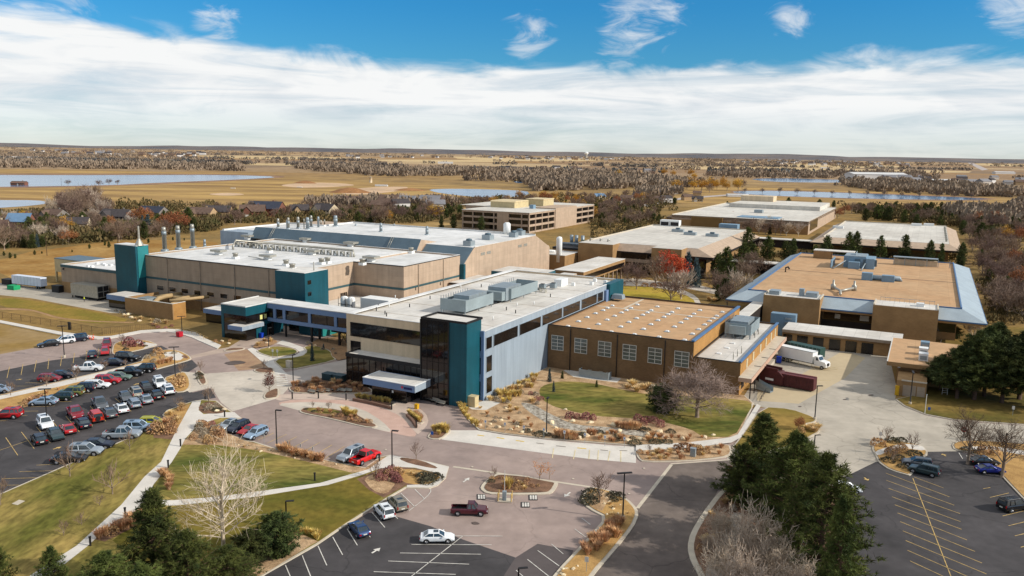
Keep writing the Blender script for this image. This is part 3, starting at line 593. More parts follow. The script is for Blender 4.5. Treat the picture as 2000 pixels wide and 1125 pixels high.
# sidewalk along the upper drive, courtyard paths
raised('sidewalk', [(-80, 614), (0, 627), (120, 650), (195, 659), (217, 658), (275, 647), (325, 644), (347, 645), (382, 651), (404, 664), (432, 676), (425, 683), (375, 661), (350, 653), (325, 649), (275, 652), (217, 662.5), (190, 664), (115, 655), (0, 632), (-80, 619)], M_walk, 0, kerb=False)
flat('lawn', [(1160, 555), (1210, 560), (1300, 562), (1350, 575), (1365, 592), (1360, 600), (1200, 585)], mat('court_lawn', (158, 142, 52), .95, var=.2, scale=.1, rgb2=(176, 148, 66), spec=.1), 1)
flat('path', [(1205, 546), (1240, 544), (1300, 552), (1330, 565), (1362, 580), (1372, 600), (1362, 600), (1352, 582), (1310, 567), (1260, 560), (1210, 558)], M_conc, 1)
flat('path', [(1300, 552), (1330, 548), (1420, 572), (1420, 580), (1330, 562)], M_conc, 1)
# ---- paint
def paint(lines, m, w=.14):
    ZL[0] += STEP[0]; mb = MB(); z = ZL[0]
    for a, b in lines:
        p, q = G(*a), G(*b); d = q-p; d.z = 0; d.normalize(); s_ = Vector((-d.y, d.x, 0))*w/2
        mb.face([(p-s_)[:2]+(z,), (q-s_)[:2]+(z,), (q+s_)[:2]+(z,), (p+s_)[:2]+(z,)])
    tag(mb.build('parking_markings', m), kind='structure')
def prs(*p): return list(zip(p[0::2], p[1::2]))
yl = prs(*Z1((75, 310), (55, 400), (180, 290), (165, 375), (285, 262), (268, 350), (383, 247), (374, 328), (483, 225), (473, 305), (582, 203), (572, 283), (678, 180), (671, 262), (771, 162), (765, 240),
             (100, 462), (270, 462), (200, 435), (330, 438), (515, 700), (620, 820), (400, 725), (510, 858), (285, 782), (393, 907), (168, 822), (268, 952), (45, 865), (140, 1005), (690, 680), (722, 777),
             (780, 680), (828, 738), (880, 650), (928, 698), (900, 558), (945, 597), (985, 620), (1025, 660), (1080, 590), (1115, 628), (1170, 560), (1205, 590), (1265, 530), (1295, 557), (705, 620), (740, 660), (120, 660), (300, 658), (240, 625), (430, 618), (100, 695), (215, 692), (600, 520), (720, 518), (790, 450), (900, 446),
             (0, 965), (230, 885), (285, 1082), (480, 1073), (1000, 400), (1080, 398), (440, 585), (560, 583), (0, 735), (60, 733)))
yl += prs(*ZS((150, 293), (430, 285), (15, 348), (300, 340), (-60, 400), (150, 398)))
yl += prs(*Z2((415, 885), (540, 830), (485, 910), (640, 840), (590, 925), (720, 858), (680, 950), (808, 880), (780, 970), (900, 903), (865, 1000), (995, 922), (940, 1030), (1090, 935)))
yl += prs(*Z14((1285, 280), (1475, 350), (1100, 253), (1513, 408), (1103, 300), (1545, 463), (1118, 353), (1583, 518), (1138, 407), (1585, 570), (1158, 460), (1593, 620), (1175, 513), (1628, 690), (1193, 570), (1680, 765), (1210, 630), (1725, 840), (1228, 693), (1755, 912), (1240, 757), (1640, 932), (1258, 827), (1480, 930),
               (1275, 285), (1530, 945), (855, 386), (895, 380), (860, 446), (905, 437), (855, 745), (950, 725), (860, 833), (960, 805), (855, 918), (970, 897), (1735, 355), (1780, 347), (1778, 412), (1900, 383), (1860, 533), (2040, 490), (1898, 597), (2080, 552), (1940, 663), (2100, 625), (1978, 737), (2100, 708)))
paint(yl, M_yel, .115)
yd = prs(*Z8((330, 845), (382, 853), (480, 865), (540, 874), (630, 888), (695, 897), (1110, 946), (1180, 953)))
paint(yd, mat('bright_yellow_paint', (214, 178, 64), .7, var=.1), .35)
paint(prs(*Z8((790, 908), (850, 916), (945, 930), (1020, 938), (1290, 962), (1350, 968), (1440, 967), (1500, 969))), mat('grey_wheel_stop', (120, 108, 96), .8), .25)
paint(prs(*Z9((725, 110), (715, 185), (895, 120), (880, 195), (1005, 120), (1000, 195), (1075, 125), (1070, 205), (1165, 130), (1150, 210), (1250, 130), (1250, 215))), mat('faded_yellow_paint', (214, 196, 150), .8), .14)
wl = prs(*Z3((1240, 430), (1315, 505), (1130, 460), (1240, 568), (905, 610), (1007, 730), (712, 740), (792, 870), (600, 805), (677, 945), (485, 875), (553, 1027), (362, 950), (428, 1115), (230, 1025), (275, 1130), (1080, 635), (1108, 662), (870, 775), (893, 807),
             (1195, 600), (1305, 515), (1305, 515), (1345, 478), (1345, 478), (1365, 450), (1365, 450), (1365, 425), (1550, 796), (1925, 798), (1215, 863), (1840, 866), (1125, 930), (1758, 940), (1033, 993), (1665, 1018), (920, 1077), (1560, 1098), (800, 1170), (1450, 1190), (1618, 795), (1180, 1140)))
wl += prs(*Z9((945, 657), (1012, 708), (890, 742), (975, 805), (708, 860), (800, 937), (600, 910), (768, 1032), (520, 980), (690, 1115), (432, 1065), (560, 1180)))
wl += prs(*Z14((1575, 120), (1600, 160), (1625, 138), (1645, 172)))
paint(wl, M_wht, .12)
paint(prs(*Z2((550, 370), (635, 367), (556, 388), (640, 385), (560, 407), (645, 402), (562, 423), (648, 420), (566, 441), (650, 437), (560, 458), (655, 455))), M_wht, .6)
def arrow(tail, head, m, w=.35):
    ZL[0] += STEP[0]; z = ZL[0]; p, q = G(*tail), G(*head); d = q-p; L = d.length; d.normalize(); s_ = Vector((-d.y, d.x, 0)); mb = MB()
    k = p+d*L*.5
    mb.face([(p-s_*w*.4)[:2]+(z,), (k-s_*w*.4)[:2]+(z,), (k+s_*w*.4)[:2]+(z,), (p+s_*w*.4)[:2]+(z,)])
    mb.face([(k-s_*w*1.5)[:2]+(z,), q[:2]+(z,), (k+s_*w*1.5)[:2]+(z,)])
    tag(mb.build('arrow_marking', m), kind='structure')
for z_, a, b, m in ((Z1, (125, 415), (175, 407), M_yel), (Z1, (415, 958), (482, 937), M_yel), (Z1, (1045, 455), (1088, 440), M_yel), (Z3, (905, 932), (972, 890), M_wht), (Z3, (1618, 376), (1668, 340), M_wht), (Z9, (855, 455), (808, 492), M_wht), (Z14, (960, 283), (985, 303), M_yel), (Z14, (1490, 143), (1465, 127), M_yel)):
    arrow(z_(a)[0], z_(b)[0], m, .34)
for c in ((160, 490), (565, 495), (505, 552)):
    q = Z9((c[0]-35, c[1]-20), (c[0]+30, c[1]-20), (c[0]+36, c[1]+22), (c[0]-34, c[1]+22)); flat('marking_panel', q, mat('black_paint', (50, 48, 48), .8))
    for k in range(3):
        x = c[0]-26+20*k; flat('marking_panel', Z9((x, c[1]-15), (x+14, c[1]-15), (x+16, c[1]+16), (x+1, c[1]+16)), M_wht)
# oil stains and patched tarmac
M_stain = mat('tar_patch', (92, 80, 74), .85, var=.2, scale=.4)
for q in (Z3((1680, 690), (1720, 685), (1755, 705), (1700, 708)), Z2((140, 280), (260, 260), (340, 280), (200, 300)), Z13((1130, 378), (1160, 378), (1160, 384), (1132, 384)), Z13((990, 404), (1008, 404), (1008, 408), (990, 408)), Z13((740, 443), (758, 443), (758, 448), (740, 448))):
    flat('tar_patch', q, M_stain, 1)
for x, y in Z3((1015, 122), (1690, 257))+Z9((90, 257), (878, 350), (1315, 467), (1432, 268)):
    flat('manhole', [(x-2.6, y), (x-1.3, y-1), (x+1.3, y-1), (x+2.6, y), (x+1.3, y+1), (x-1.3, y+1)], M_kerb, 1)
# ------------------------------------------------------------------ buildings on the campus grid
JOIN = {'coping', 'block_coping', 'dock_coping', 'annex_coping', 'mullion', 'tower_mullion', 'frame', 'roof_seam', 'parapet', 'canopy_rim', 'mechanical_screen', 'panel_seam', 'pipe_rack', 'block_rail', 'ladder', 'sign_lettering',
        'teal_band', 'dark_coping', 'hall_roof', 'hall_coping', 'manifold_unit', 'tank_cage', 'fascia', 'gutter', 'wall', 'block_wall', 'dock_wall', 'annex_wall', 'equipment_enclosure', 'pavilion_rim', 'low_wing_trim', 'lobby_frame', 'canopy_edge', 'tower_trim', 'roof_walkway', 'penthouse_roof'}
class Bld:
    def __init__(s, name, label, cat, u, v, group=None):
        s.u, s.v = u, v; s.e = empty(name, label, cat, W(u, v), -AZ, group)
    def mb(s): return MB()
    def bx(s, mb, u0, u1, v0, v1, z0, z1, tx=0, ty=0): mb.box(u0-s.u, u1-s.u, v0-s.v, v1-s.v, z0, z1, tx, ty); return mb
    def part(s, name, m, boxes, parent=None, label=None):
        first = None
        for grp in ([boxes] if len(boxes) == 1 or name in JOIN else [[q] for q in boxes]):
            mb = MB()
            for q in grp: s.bx(mb, *q)
            o = mb.build(name, m, parent or s.e); first = first or o
            if label: o['label'] = label
        return first
    def shell(s, u0, u1, v0, v1, h, wm, rm, par=.6, cm=None, z0=0., cap=.05, names=('wall', 'roof', 'coping')):
        t = .35
        w = s.part(names[0], wm, [(u0, u1, v0, v0+t, z0, h), (u0, u1, v1-t, v1, z0, h), (u0, u0+t, v0+t, v1-t, z0, h), (u1-t, u1, v0+t, v1-t, z0, h)])
        r = s.part(names[1], rm, [(u0+t, u1-t, v0+t, v1-t, h-par-.3, h-par)])
        c = s.part(names[2], cm or M_roofc, [(u0-cap, u1+cap, v0-cap, v0+t+cap, h, h+.12), (u0-cap, u1+cap, v1-t-cap, v1+cap, h, h+.12), (u0-cap, u0+t+cap, v0+t+cap, v1-t-cap, h, h+.12), (u1-t-cap, u1+cap, v0+t+cap, v1-t-cap, h, h+.12)], r)
        return w, r
    def win(s, face, a0, a1, z0, z1, plane, gm=None, fm=None, nx=0, nz=0, fw=.09, name='window', proud=.05, par=None):
        sg = -1 if face[0] == '-' else 1
        gm = gm or M_glass
        def bb(a, b, c, d, p0, p1):
            lo, hi = sorted((plane+sg*p0, plane+sg*p1))
            return (a, b, lo, hi, c, d) if face[1] == 'v' else (lo, hi, a, b, c, d)
        w = s.part(name, gm, [bb(a0, a1, z0, z1, -.02, proud)], par)
        if fm:
            q = [bb(a0-fw, a1+fw, z1, z1+fw, 0, proud+.06), bb(a0-fw, a1+fw, z0-fw, z0, 0, proud+.06), bb(a0-fw, a0, z0, z1, 0, proud+.06), bb(a1, a1+fw, z0, z1, 0, proud+.06)]
            for i in range(1, nx): x = a0+(a1-a0)*i/nx; q.append(bb(x-fw*.5, x+fw*.5, z0, z1, proud, proud+.045))
            for i in range(1, nz): z = z0+(z1-z0)*i/nz; q.append(bb(a0, a1, z-fw*.5, z+fw*.5, proud, proud+.04))
            s.part('frame', fm, q, w)
        return w
    def lathe(s, name, m, u, v, prof, n=10, parent=None):
        mb = MB(); mb.lathe(u-s.u, v-s.v, prof, n); return fix(mb.build(name, m, parent or s.e, True))
    def tube(s, name, m, pts, r, n=8, parent=None):
        mb = MB(); mb.tube([(p[0]-s.u, p[1]-s.v, p[2]) for p in pts], [r]*len(pts), n); return fix(mb.build(name, m, parent or s.e, True))
def pts_at(px, py, z): return UV(G(px, py, z))
# ---------------------------------------------------------------- 1 office with the white roof
b = Bld('office_building', 'three-storey office with pale blue-grey side wall, white roof and dark glass entrance tower', 'building', -97, 180)
u0, u1, v0, v1, h = -115.5, -79.5, 142.6, 224.6, 15.2
t = .4
b.part('wall', M_cream, [(u0, u1-t, v0, v0+t, 0, h), (u0, u0+t, v0+t, v1, 0, h), (u0+t, u1-t, v1-t, v1, 0, h)])
b.part('side_wall', M_blue, [(u1-t, u1, v0, v1-11, 0, h)], label='pale blue-grey metal side wall')
r = b.part('roof', M_roofc, [(u0+t, u1-t, v0+t, v1-t, h-.9, h-.5)])
b.part('coping', M_roofw, [(u0-.06, u1+.06, v0-.06, v0+t+.06, h, h+.12), (u0-.06, u0+1.7, v0+t+.06, v1-t, h, h+.14), (u1-t-.06, u1+.06, v0+t+.06, v1-11, h, h+.12), (u0-.06, u1-.5, v1-t, v1+.06, h, h+.12)], r)
mbp = [(-112.+k*4.3+R.uniform(-1, 1), v0+3+R.uniform(0, 70)) for k in range(7)]
for (x, y) in [(739, 601), (735, 607), (760, 600), (772, 583), (800, 600), (1007, 612), (1010, 598), (989, 606), (963, 625), (938, 629), (812, 567), (840, 584), (940, 561), (900, 563), (1075, 580), (860, 557), (1043, 595), (755, 618), (752, 614)]:
    u, v = pts_at(x, y, h-.5); b.lathe('vent_pipe', M_dark if R.random() < .6 else M_white, u, v, [(.12, h-.5), (.12, h+.35)], 6)
# seams on the roof membrane
b.part('roof_seam', mat('roof_seam', (178, 162, 140), .9, var=.2), [(u0+1, u1-.6, v, v+.12, h-.5, h-.46) for v in (150, 163, 176, 189, 202, 214)], r)
# long cable tray with small feet
p = [pts_at(x, y, h-.4) for x, y in ((955, 597), (985, 588), (1030, 572), (1080, 556), (1105, 548))]
b.tube('cable_tray', M_dark, [(q[0], q[1], h-.3) for q in p], .12, 5)
# top band of windows on the side wall, in bays
xs = [946, 959.5, 964, 1011, 1014, 1056, 1059, 1097, 1099, 1133, 1135, 1166, 1168, 1178]
def v_on(px, py, u, z):           # v of the point of the plane u = const seen at px (height z)
    lo, hi = 100., 300.
    for _ in range(40):
        m = (lo+hi)/2
        if proj(W(u, m, z))[0] < px: lo = m
        else: hi = m
    return lo
def u_on(px, v, z):
    lo, hi = -400., 100.
    for _ in range(40):
        m = (lo+hi)/2
        if proj(W(m, v, z))[0] < px: lo = m
        else: hi = m
    return lo
bays = [(949, 960), (964, 1010.5), (1014.5, 1055.5), (1059, 1097), (1099.5, 1132), (1135.5, 1165), (1167, 1177)]
for a, c in bays:
    b.win('+u', v_on(a, 0, u1, 12.4), v_on(c, 0, u1, 12.4), 11.2, 13.7, u1, M_glassb, M_blue, fw=.12)
for z in (6.2, 1.6): b.win('+u', v_on(949.5, 0, u1, z+1.5), v_on(960, 0, u1, z+1.5), z, z+3.4, u1, M_glassb, M_blue, fw=.12)
b.part('cladding_return', M_bluef, [(-81.6, u1, v0-.25, v0, 0, h)])
for z, hh in ((11, 3), (6, 3.6), (.6, 3.9)): b.win('-v', -81.45, -80.1, z, z+hh, v0-.25, M_glass, M_bluef, fw=.08)
# teal end block at the far right corner
b.part('teal_block', M_teal, [(-80.6, -78.5, 213.6, v1+.4, 0, h+.15)]); b.part('blue_panel', M_bluef, [(-79.5, -78.8, 211.8, 213.6, 9.4, 13.8)])
# front: ribbon window of the third floor, slot window of the second
b.win('-v', -114.3, -91.6, 10.2, 13.3, v0, M_glass, M_dark, nx=1, fw=.05)
b.win('-v', -114.3, -111.6, 6.2, 9.0, v0, M_glass, M_dark, nx=1, fw=.05)
# low dark glass volume
b.part('glass_volume', M_glass, [(-112.2, -91.5, 138.2, v0, 0, 7.0)])
b.part('glass_volume_roof', M_roofc, [(-112.2, -91.5, 138.2, v0, 7.0, 7.15)]); b.part('fascia', M_dark, [(-112.28, -91.5, 138.1, 138.2, 6.6, 7.45), (-112.3, -112.2, 138.1, v0, 6.6, 7.45)])
b.part('mullion', M_dkrec, [(x, x+.07, 138.1, 138.2, .1, 6.6) for x in [-112+1.55*k for k in range(14)]]+[(-112.2, -91.5, 138.12, 138.2, 3.4, 3.55)])
# entrance tower: dark glass, teal pilaster
b.part('glass_tower', M_glass, [(-91.5, -84.6, 136.9, v0+1, 0, 17.6)])
b.part('tower_cladding', M_teal, [(-84.6, -80.4, 136.9, v0+.2, 0, 17.6)], label='teal metal corner of the entrance tower')
b.part('tower_mullion', M_dkrec, [(-91.4+1.4*k, -91.33+1.4*k, 136.82, 136.9, .1, 17.2) for k in range(1, 5)]+[(-91.5, -84.6, 136.83, 136.9, z, z+.1) for z in (4.4, 8.8, 13.2)])
b.part('tower_trim', M_dark, [(-84.8, -84.5, 136.75, 136.9, 0, 17.6), (-91.6, -91.3, 136.75, 136.9, 0, 17.6)])
tr = b.part('tower_roof', M_roofc, [(-91.3, -80.6, 137.1, v0+.8, 17.6, 17.65)])
b.part('parapet', M_dark, [(-91.5, -80.4, 136.9, 137.1, 17.6, 18.05), (-91.5, -91.3, 137.1, v0+.8, 17.6, 18.05), (-80.6, -80.4, 137.1, v0+.8, 17.6, 18.05), (-91.3, -80.6, v0+.6, v0+.8, 17.6, 18.05)], tr)
# entrance canopy with the small sign, glazed lobby below
cn = b.part('canopy', M_bluef, [(-102.2, -89.2, 131.2, 137.2, 3.5, 4.9)])
b.part('canopy_roof', M_roofc, [(-101.9, -89.5, 131.5, 136.8, 4.9, 4.94)], cn); b.part('canopy_end', M_blue, [(-89.2, -89.1, 131.2, 137.2, 3.5, 4.9)], cn)
b.part('canopy_rim', M_white, [(-102.25, -89.05, 131.1, 131.5, 4.9, 5.02), (-102.25, -101.9, 131.5, 137, 4.9, 5.02), (-89.5, -89.05, 131.5, 137, 4.9, 5.02)], cn)
sg = b.part('sign_lettering', mat('navy_sign', (26, 34, 92), .5, var=.02), [(-91.8+.34*k, -91.55+.34*k, 131.12, 131.2, 3.95, 4.4) for k in range(6)], cn)
b.part('sign_dot', mat('red_sign', (206, 40, 62), .5, var=.02), [(-92.4, -92.05, 131.12, 131.2, 4.05, 4.5)], cn)
b.part('lobby', M_glass, [(-101.4, -92.5, 133.2, 138.2, .3, 3.5)]); b.part('lobby_frame', M_dark, [(-101.45, -92.45, 133.1, 133.2, .3, .6), (-96.6, -96.5, 133.1, 133.2, .3, 3.5), (-92.6, -92.4, 133.1, 133.25, .3, 3.5)])
b.part('notice', M_white, [(-96.2, -95.8, 133.1, 133.16, 2, 2.5), (-91.6, -91.3, 136.8, 136.88, 2, 2.7)])
# two air handlers inside slatted screens
def screened(bb, u0, u1, v0, v1, z0, z1, legs, hu):
    s_ = bb.part('mechanical_screen', M_screen, [(u0, u1, v0, v0+.12, z0, z1), (u1-.12, u1, v0+.12, v1, z0, z1), (u0, u0+.12, v0+.12, v1, z0, z1-.3), (u0+.12, u1-.12, v1-.12, v1, z0, z1)])
    bb.part('screen_post', M_galv, [(u0-.1, u0, v0+.4+1.1*k, v0+.5+1.1*k, z0-.9, z1+.55) for k in range(int((v1-v0)/1.1))], s_); [bb.part('screen_foot', M_galv, [(u, u+.16, v, v+.16, z0-1., z0)]) for u in (u0+.2, u1-.4) for v in (v0+.2, (v0+v1)/2, v1-.4)]
    a = bb.part('air_handler', M_galv, [hu]); bb.part('hood', M_screen, [(hu[0]+.2, hu[1]-.2, hu[2]-1.8, hu[2], hu[4]+.2, hu[5]-.9)], a)
    bb.part('panel_seam', M_steel, [(hu[0]-.02, hu[1]+.02, v, v+.05, hu[4], hu[5]+.03) for v in [hu[2]+1.6*k for k in range(1, int((hu[3]-hu[2])/1.6))]], a)
screened(b, -99.2, -92.3, 156.6, 169.8, 15.5, 18.2, 4, (-97.6, -93.4, 160, 168.5, 15.3, 18.7))
screened(b, -97.6, -91.2, 177.2, 192.5, 15.5, 18.1, 4, (-97.0, -91.9, 175.6, 184, 15.2, 18.5))
b.part('roof_hatch', M_white, [(-92.5, -90.2, 206, 210.5, 14.7, 16.6)])
for u, v in ((-93, 197), (-91.2, 200.2)): q = b.part('condenser', M_galv, [(u, u+1.6, v, v+1.5, 15.1, 16.4)]); b.part('fan_cowl', M_dark, [(u+.3, u+1.3, v+.3, v+1.2, 16.4, 16.55)], q)
b.part('pipe_rack', M_steel, [(-96, -90, 194.4, 194.6, 15.6, 15.75), (-96, -90, 195.4, 195.6, 15.6, 15.75)]+[(-96+1.5*k, -95.9+1.5*k, 194.4, 195.6, 14.7, 15.6) for k in range(5)])
for u, v in ((-88.5, 209), (-84.5, 213), (-82.2, 218), (-86, 219.5)): b.part('roof_vent', M_white, [(u, u+.9, v, v+.9, 14.7, 15.6)])
b.part('equipment_hood', M_galv, [(-78.3, -74.9, 214.2, 217, 11.2, 12.4, .3, .3)])
# ---------------------------------------------------------------- 2 brown brick hall with skylights, loading dock wing
b = Bld('brick_hall', 'brown brick hall with tan gravel roof, rows of small skylights and gridded windows', 'building', -56, 198)
w, r = b.shell(-79.3, -43.8, 174., 222., 10.9, M_brown, M_rooft, .35, M_dark)
b.part('brick_sun_side', M_sunbrick, [(-43.8, -43.72, 174.1, 222., 7.2, 10.7)], label='upper side wall, sunlight painted in as ochre'); b.part('blue_coping', M_bluet, [(-44.3, -43.6, 174, 222, 11.02, 11.35)])  # side brick coloured lighter than the front to stand for sunlight
b.part('roof_walkway', M_kerb, [(-79, -44.6, 204.6, 205.4, 10.55, 10.58), (-71.5, -70.8, 205.4, 221.5, 10.55, 10.58)], r)
b.part('roof_seam', M_dark, [(-79, -44.6, 216, 216.2, 10.55, 10.57)], r)
sk = [(1109, 636), (1149, 642), (1194, 647), (1239, 652), (1287, 657), (1337, 663), (1130, 626.5), (1169, 632), (1212.5, 637), (1257, 641.5), (1303, 646), (1352.5, 651), (1147, 618.5), (1186, 623.5), (1228.5, 628), (1271.5, 632.5), (1317.5, 637), (1365, 642),
      (1163, 611), (1200.5, 616), (1243.5, 620.5), (1285, 624.5), (1330, 629), (1376.5, 633), (1178, 605), (1214, 609.5), (1255.5, 614), (1297, 618), (1340.5, 622), (1386, 626), (1186.5, 600.5), (1223.5, 605), (1264.5, 609.5), (1305, 613), (1348, 617), (1393.5, 621), (1196, 596), (1232.5, 600.5), (1272, 605), (1312.5, 608.5), (1355.5, 612), (1400, 616), (1245, 594), (1284, 598), (1324.5, 601.5), (1367, 605), (1411, 608.5)]
for x, y in sk:
    u, v = pts_at(x, y, 10.8); s_ = b.part('skylight', M_white, [(u-.52, u+.52, v-.52, v+.52, 10.5, 10.9, .2, .2)]); b.part('kerb_frame', M_galv, [(u-.62, u+.62, v-.62, v+.62, 10.5, 10.66)], s_)
for a, c in ((1078, 1100), (1123, 1146), (1169, 1193), (1217, 1242), (1266.5, 1292), (1318, 1345)):
    b.win('-v', u_on(a, 174, 6.8), u_on(c, 174, 6.8), 5.0, 8.4, 174., M_glassp, M_frame, nx=2, nz=4, fw=.11)
for u in (-73.4, -61.6, -50.2): b.tube('downpipe', M_dark, [(u, 173.85, .2), (u, 173.85, 10.6)], .1, 6)
# dock wing: lower white roof, sun-tinted side, canopy
wa, ra = b.shell(-43.72, -33.4, 174.2, 222., 7.5, M_brown, M_roofc, .3, M_dark, names=('dock_wall', 'dock_roof', 'dock_coping'))
b.part('dock_side', M_sunbrick, [(-33.4, -33.3, 174.2, 222, 0, 7.2)]); b.part('blue_coping', M_bluet, [(-33.8, -33.2, 174.2, 222, 7.62, 7.9)])  # dock side wears the same brick with sunlight painted in
for a in (1457.5, 1470, 1484, 1495, 1505, 1513): v = v_on(a, 0, -33.3, 6); b.win('+u', v, v+1.3, 5.1, 6.9, -33.3, mat('louvre_cream', (206, 190, 148), .7, var=.05), M_frame, fw=.06)
c_ = b.part('dock_canopy', M_kerb, [(-33.3, -30.6, 172.5, 219, 4.2, 4.75)]); b.part('canopy_edge', mat('pink_fascia', (188, 154, 132), .8, var=.08), [(-30.6, -30.45, 172.5, 219, 3.9, 4.8), (-33.3, -30.45, 172.35, 172.5, 3.9, 4.8)], c_)
b.part('canopy_stain', M_dark, [(-32.2, -30.7, v, v+.5, 4.75, 4.77) for v in (184, 193, 203)], c_)
b.part('canopy_post', M_dark, [(-30.9, -30.7, v, v+.2, 0, 4.2) for v in (173.2, 178, 183, 190)]); b.part('dock_platform', M_conc, [(-33.3, -31.3, 188, 219, 0, 1.2)])
b.part('dock_door', M_dkrec, [(-33.3, -33.25, v, v+3, 1.2, 4.) for v in (176, 181, 191, 197, 203, 209)])
screened(b, -42.6, -36.2, 199.5, 210.5, 8.3, 11.0, 4, (-41.6, -37.2, 200.5, 208.5, 8.2, 11.4))
b.part('screen_leg', M_galv, [(u, u+.14, v, v+.14, 7.2, 8.3) for u in (-42.5, -40.5, -38.4, -36.4) for v in (199.6, 205, 210.2)])
for x, y in ((1432, 702), (1440, 696), (1448, 690), (1474, 660), (1481, 653)): u, v = pts_at(x, y, 7.2); b.lathe('vent_pipe', M_steel, u, v, [(.1, 7.2), (.1, 8.9)], 6)
for x, y in ((1431, 671), (1420, 680), (1404, 691), (1443, 660)): u, v = pts_at(x, y, 7.2); q = b.part('roof_drain', M_white, [(u-.5, u+.5, v-.5, v+.5, 7.2, 7.42)])
b.part('equipment_enclosure', M_galv, [(-69.5, -69.4, 170.2, 172, .3, 2.1), (-69.4, -62.2, 170.2, 170.3, .3, 2.1), (-62.2, -62.1, 170.2, 172, .3, 2.1)])
for u in (-68, -65.2, -63.4): b.part('meter_box', M_steel, [(u, u+.9, 171.3, 172.4, .3, 1.7)])
# ---------------------------------------------------------------- 3 the factory
b = Bld('factory_building', 'large tan factory block with white roof, slate-blue monitor slope and teal towers', 'building', -200, 220)
zf = 16.3
b.shell(-231, -163.5, 180, 241.5, zf, M_tan, M_roofw, .45, M_roofw, names=('wall', 'roof', 'coping'))
b.shell(-163.5, -144, 206, 240, zf-.05, M_tan2, M_roofw, .45, M_roofw, names=('block_wall', 'block_roof', 'block_coping'))
b.part('side_wall', M_tan2, [(-163.5, -163.42, 180.1, 206, 0, zf-.3), (-144, -143.92, 206.1, 240, 0, zf-.3)], label='tan side wall with sunlight painted in')  # paler sheets over the side walls, sunlight put into their colour
b.part('teal_band', M_tealband, [(-231.03, -169.6, 179.9, 180, 8.6, 9.3), (-163.4, -163.32, 180, 206, 8.6, 9.3), (-163.4, -144, 205.9, 206, 8.6, 9.3), (-143.9, -143.84, 206, 240, 8.6, 9.3)])
b.part('lower_wall', M_tanbrick, [(-231, -169.6, 179.93, 180, 0, 3.2)])
b.part('dark_coping', M_dark, [(-231.08, -163.3, 179.85, 179.95, 16.1, 16.32), (-163.4, -143.8, 205.85, 205.95, 16.05, 16.27), (-143.92, -143.8, 206, 240, 16.05, 16.27)])
for x in (313.5, 337.5, 361.5, 386.5, 411.5, 437.5, 464, 491.5): 
    u = u_on(x, 180, 5.8); b.win('-v', u-1.5, u+1.5, 5.2, 6.6, 180, M_glassb, M_tan2, fw=.15)
u = v_on(671, 0, -163.4, 6.); b.win('+u', u-1.6, u+1.6, 5.4, 6.9, -163.4, M_glassb, M_tan2, nx=4)
for u in (-219, -204, -189, -175): b.tube('downpipe', M_tan, [(u, 179.8, .2), (u, 179.8, 15.9)], .12, 6)
for v in (214, 229): b.tube('downpipe', M_tan, [(-143.75, v, .2), (-143.75, v, 15.9)], .12, 6)
# annex on the left
b.shell(-271.7, -231, 178.4, 232, 10.1, M_tan, M_roofw, .5, M_roofw, names=('annex_wall', 'annex_roof', 'annex_coping'))
b.part('annex_band', M_tealband, [(-271.8, -240, 178.28, 178.4, 9.2, 10.1)]); b.part('annex_base', M_tanbrick, [(-271.7, -240, 178.33, 178.4, 0, 4.0)])
b.lathe('wall_lamp', M_dark, -270, 178.1, [(.25, 8.3), (.25, 8.9)], 8)
for x, y in ((190, 516), (202, 517), (206, 519), (217, 519), (173, 521), (180, 522)): u, v = pts_at(x, y, 9.6); b.part('roof_vent', M_white, [(u-.5, u+.5, v-.5, v+.5, 9.6, 10.2)])
# teal tower with the needle
tw = b.part('teal_tower', M_teal, [(-240.2, -229.4, 176.8, 181.5, 0, 19.5)]); b.part('tower_roof', M_roofw, [(-240.2, -229.4, 176.8, 181.5, 19.5, 19.62)], tw)
b.part('tower_fin', M_teal, [(-230.6, -229.2, 176.3, 176.8, 0, 19.5)], tw)
mb = MB(); cu, cv = -230.1+200, 178.6-220
for (r0, z0, r1, z1) in ((1.5, 19.6, .35, 21.8), (.35, 21.8, .3, 26)):
    k = len(mb.v); mb.tube([(cu, cv, z0), (cu, cv, z1)], [r0, r1], 8)
fix(mb.build('spire', M_steel, b.e)); b.part('tower_sun_side', mat('teal_sun_side', (40, 120, 122), .5, var=.06), [(-229.4, -229.3, 177.2, 181.2, 9, 19.4)])  # lighter teal sheet paints sunlight on the tower's right side
# second teal tower at the bridge
t2 = b.part('stair_tower', M_teal, [(-169.6, -158.2, 177, 187.2, 0, zf+.1)]); b.part('stair_tower_roof', M_roofc, [(-169.4, -158.4, 177.2, 187, zf+.1, zf+.2)], t2)
for z in (13., 9.6, 6.2): b.win('+u', 178.1, 179.6, z, z+1.2, -158.2, M_glass, None)
b.lathe('vent_pipe', M_steel, -160, 183, [(.15, 16.3), (.15, 19)], 6)
